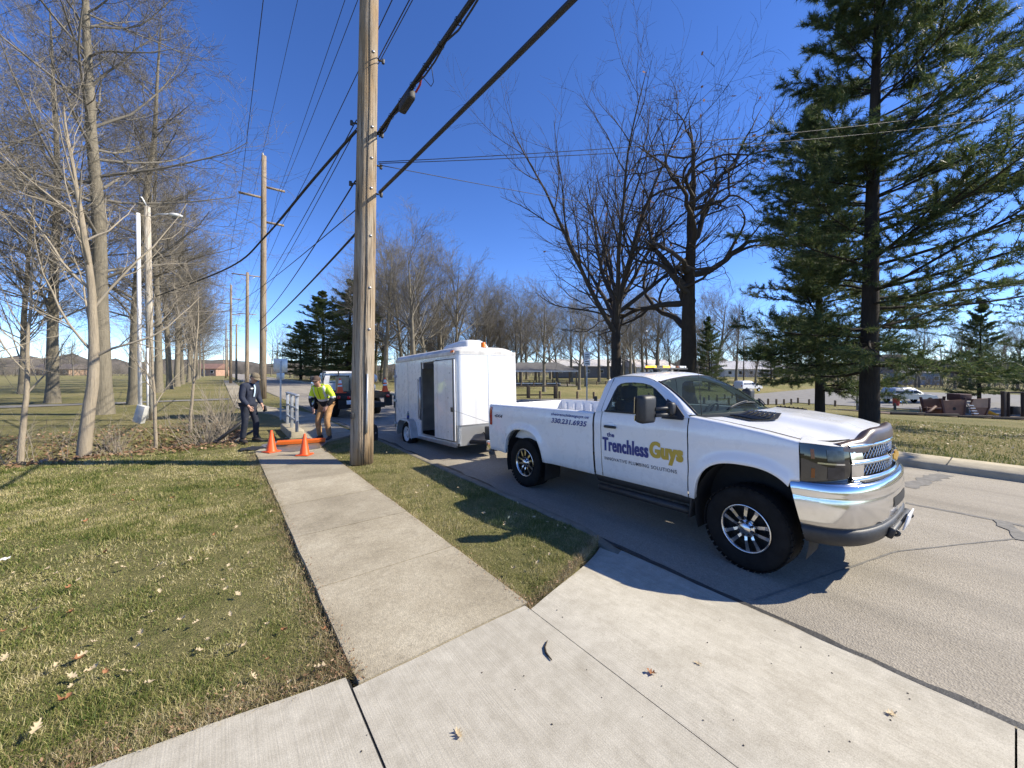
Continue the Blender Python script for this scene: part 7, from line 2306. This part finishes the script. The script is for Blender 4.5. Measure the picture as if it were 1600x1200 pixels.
# parked cars
def car(name, loc, rz, L_, H_, paint, lab, van=False):
    c = empty(name, loc, rz, lab, 'car')
    hw_ = .90
    pr = [(-.5, .30), (-.5, .52), (-.485, .62), (-.47, .66), (.18, .66), (.30, .60), (.46, .53), (.497, .45), (.5, .30)]
    if van: pr = [(-.5, .28), (-.505, .5), (-.49, .60), (-.40, .62), (.22, .60), (.34, .57), (.47, .46), (.5, .38), (.5, .28)]
    low = []
    for (a, b) in pr: low.append((a * L_, b * H_))
    sec = []
    for y, k in ((-hw_, .0), (-hw_ + .03, 1), (-hw_ * .6, 1.012), (0, 1.015), (hw_ * .6, 1.012), (hw_ - .03, 1), (hw_, .0)):
        sec.append([(x * (1 if k else .985), y, z * (k if k and z > .5 * H_ else 1) - (0 if k else (.02 if z > .4 * H_ else 0))) for x, z in low])
    mb = MB().grid(sec)
    mb.add(sec[0], [tuple(range(len(low)))]); mb.add(sec[-1], [tuple(range(len(low)))])
    mb.build('body', paint, c)
    top = [(-.47, .62), (-.445, .90), (-.40, .985), (-.10, 1.0), (.03, .97), (.24, .62)] if van else [(-.485, .62), (-.46, .92), (-.42, .985), (-.10, 1.0), (.02, .97), (.18, .63)]
    secs = []
    for y, k in ((-.82, .0), (-.74, .9), (-.66, 1), (0, 1.012), (.66, 1), (.74, .9), (.82, .0)):
        secs.append([(a * L_, y, lerp(.63, b, k if b > .7 else 1) * H_) for a, b in top])
    MB().grid(secs).build('roof', paint, c)
    for sg in (-1, 1):
        gl = [(-.425, .66), (-.41, .90), (-.10, .925), (.0, .90), (.17, .66)]
        def fr(a, b): return (a * L_, sg * (.835 - (b - .64) * .36), b * H_)
        g = MB().add([fr(a, b) for a, b in gl], [tuple(range(5))]).build('side_glass', M['blkgloss'], c)
        for a in (-.22, -.04):
            MB().tube([tuple(Vector(fr(a, .66)) + Vector((0, sg * .006, 0))), tuple(Vector(fr(a, .92)) + Vector((0, sg * .006, 0)))], .03, 5).build('window_pillar', paint, g)
        MB().box((.485 * L_, sg * .66, .47 * H_), (.06, .30, .12), bev=.02).build('headlight', M['lamp_white'], c)
        MB().box((-.498 * L_, sg * .72, .55 * H_), (.05, .16, .26), bev=.02).build('tail_light', M['red_lens'], c)
        MB().box((.10 * L_, sg * .97, .66 * H_), (.14, .12, .12), bev=.03).build('mirror', paint, c)
        for a in (-.31, .31):
            w_ = empty('wheel', (a * L_, sg * .80, .33)); w_.parent = c
            MB().lathe([(.20, -.10), (.31, -.11), (.33, -.07), (.33, .07), (.31, .11), (.20, .10)], 24, axis='Y').build('tyre', M['tyre'], w_)
            MB().lathe([(.21, sg * .10), (.19, sg * .07), (.05, sg * .08), (0, sg * .09)], 18, axis='Y').build('rim', M['chrome_dull'], w_)
            MB().lathe([(.37, sg * .112), (.30, sg * .113)], 24, axis='Y', sweep=PI).build('arch_trim', M['blk'], w_)
    ws_ = [(.20, .64), (.045, .955)] 
    MB().add([(.205 * L_, -.74, .655 * H_), (.205 * L_, .74, .655 * H_), (.048 * L_, .62, .955 * H_), (.048 * L_, -.62, .955 * H_)], [(0, 1, 2, 3)]).build('windshield', M['blkgloss'], c)
    if van:
        for sg in (-1, 1): MB().tube([(-.38 * L_, sg * .6, H_ + .04), (-.05 * L_, sg * .6, H_ + .05)], .03, 6).build('roof_rack', M['blk'], c)
    return c
M['silver_paint'] = plain('silver_paint', (.48, .50, .52), .3, .4, var=.05, coat=.6)
M['white_paint2'] = plain('car_white', (.78, .78, .78), .3, var=.04, coat=.6)
def park_z(px, d):
    q = at(px, 600, d); return Vector((q.x, q.y, float(ground_z(q.x, q.y)) + .06))
car('parked_minivan', park_z(1418, 43), -YAW, 5.0, 1.75, M['silver_paint'], 'silver minivan with a roof rack parked behind the playground', True)
car('parked_car', park_z(1168, 62), -YAW + .4, 4.7, 1.75, M['white_paint2'], 'white sport utility car parked beyond the pickup windshield')
# red can
q = park_z(1400, 39.5)
rc = empty('trash_can', q, 0, 'red trash can standing by the silver minivan', 'trash can')
MB().lathe([(.24, 0), (.28, .75), (.29, .80)], 16).build('drum', plain('red_drum', (.32, .025, .02), .5), rc)
MB().lathe([(.30, .80), (.28, .88), (.12, .95), (0, .96)], 16).build('lid', M['blk'], rc)
# ------------------------------------------------------------------ playground ship
M['ship'] = plain('ship_panel', (.20, .095, .05), .65, var=.2, scale=3, bmp=.2)
M['ship_lt'] = plain('ship_panel_faded', (.34, .21, .13), .65, var=.2, scale=2)
M['ship_dk'] = plain('ship_edge', (.075, .03, .022), .7, var=.2)
M['slide'] = plain('yellow_slide', (.60, .42, .06), .45, var=.1)
S0 = park_z(1492, 29.5); S0.z -= .05
ship = empty('playground_ship', S0, -YAW, 'brown wooden playground ship with a white ladder and yellow slide', 'playground')
def panel(name, poly, y, mat, t=.08): return MB().prism(poly, t, frame=lambda a, b, h: (a, y + h, b)).build(name, M[mat], ship)
for y in (-.75, .67):
    panel('hull_panel', [(-1.85, 1.22), (-.10, 1.30), (-.25, .0), (-1.55, .0)], y, 'ship')
    panel('bow_panel', [(.50, 1.35), (1.72, 1.40), (1.66, .55), (1.25, .0), (.55, .0), (.28, .9)], y, 'ship')
    panel('hull_edge', [(-.10, 1.45), (.06, 1.45), (-.12, .0), (-.28, .0)], y - .01, 'ship_dk', .1)
    panel('hull_edge', [(-1.95, 1.40), (-1.80, 1.40), (-1.50, .0), (-1.62, .0)], y - .01, 'ship_dk', .1)
panel('bow_sign', [(.52, 1.34), (1.60, 1.36), (1.56, .70), (.46, .72), (.34, 1.0)], -.79, 'ship_lt', .03)
panel('bow_edge', [(1.62, 1.42), (1.76, 1.42), (1.74, .75), (1.42, .0), (1.30, .0), (1.62, .70)], -.80, 'ship_dk', .06)
MB().lathe([(.13, 0), (.0, .0)], 16, axis='Y', c=(-.92, -.765, .62)).build('port_hole', M['under'], ship)
MB().box((-.9, 0, .55), (1.7, 1.3, .08)).build('deck', M['ship_dk'], ship)
MB().box((.2, -.1, 1.45), (.9, .9, .5), bev=.03).build('cabin', M['ship_dk'], ship)
for sg in (-1, 1): MB().tube([(.08 + .17 * sg - .12, -.95, 1.0), (.30 + .17 * sg, -1.25, .0)], .03, 6).build('ladder_rail', M['ship_dk'], ship)
for k in range(5): MB().box((.0 + .045 * k, -1.0 - .055 * k, .88 - .19 * k), (.36, .16, .07)).build('ladder_step', M['lamp_white'], ship)
MB().grid([[(1.5, -.1, .62), (2.0, -.15, .30), (2.35, -.2, .12), (2.6, -.2, .10)], [(1.5, -.5, .62), (2.0, -.55, .30), (2.35, -.6, .12), (2.6, -.6, .10)], [(1.5, -.55, .76), (2.0, -.6, .44), (2.35, -.65, .26), (2.6, -.65, .20)]]).build('slide', M['slide'], ship)
MB().tube([(-1.7, -.2, .75), (-2.3, -.3, .35), (-3.0, -.35, .12)], .10, 6).build('ramp', M['ship_dk'], ship)
for x in (-2.95, -2.45): MB().tube([(x, -.3, .1), (x - .05, -.3, .75)], .035, 6).build('ramp_post', M['ship_dk'], ship)
fr = empty('swing_frame', park_z(1568, 29), -YAW, 'tall timber play frame right of the playground ship', 'play frame')
for (x, h) in ((0, 2.0), (.35, 1.95), (1.5, 1.9)): MB().box((x, 0, h / 2), (.20 if x != .35 else .08, .2, h), bev=.02).build('post', M['timber_dk'], fr)
MB().box((.75, 0, 1.9), (1.9, .12, .12)).build('beam', M['timber_dk'], fr)
MB().box((.7, .0, .55), (.6, .5, .6), bev=.05).build('seat_box', M['under'], fr)
# timber edging of the play area
ed_ = tag(MB().box((S0.x, S0.y, S0.z + .02), (.01, .01, .01)).build('play_area', M['litter']), kind='structure')
rows_ = []
for j in range(5):
    rows_.append([tuple((lambda v: (v.x, v.y, float(ground_z(v.x, v.y)) + .05))(ship.matrix_basis @ Vector((-7 + 1.2 * i, -2.2 + 1.5 * j, 0)))) for i in range(13)])
bpy.data.objects.remove(ed_)
tag(MB().grid(rows_).build('play_area', plain('mulch', (.14, .095, .06), .95, var=.4, scale=6, bmp=.6)), kind='structure')
eb = empty('timber_edging', ship.matrix_basis @ Vector((0, -2.3, .1)), -YAW, 'low timber edging in front of the playground ship', 'edging')
for k in range(6): MB().box((-6 + 2.4 * k, 0, .02 + float(ground_z(*(ship.matrix_basis @ Vector((-6 + 2.4 * k, -2.3, 0))).xy)) - S0.z), (2.38, .14, .16), bev=.01).build('timber', M['timber_dk'], eb)
# leaning crabapple like trunk between the pines
place_tree('small_park_tree', sap, tree_at(1340, 33), 2.6, .62, 'small leaning park tree left of the largest pine trunk', 'bare park trees')
# tall thin lamp posts in the park
for (px, d, h, lab) in ((1010, 60, 9, 'thin dark lamp post behind the light bar of the pickup'), (1112, 80, 8, 'thin lamp post behind the oak'), (1162, 66, 8.5, 'thin dark post beside the parked white car')):
    q = tree_at(px, d)
    l = empty('park_lamp_post', q, 0, lab, 'lamp post')
    MB().tube([(0, 0, 0), (0, 0, h)], [.12, .08], 8).build('post', M['timber_dk'], l)
    MB().box((0, 0, h), (.5, .2, .14), bev=.03).build('lamp_head', M['galv'], l)
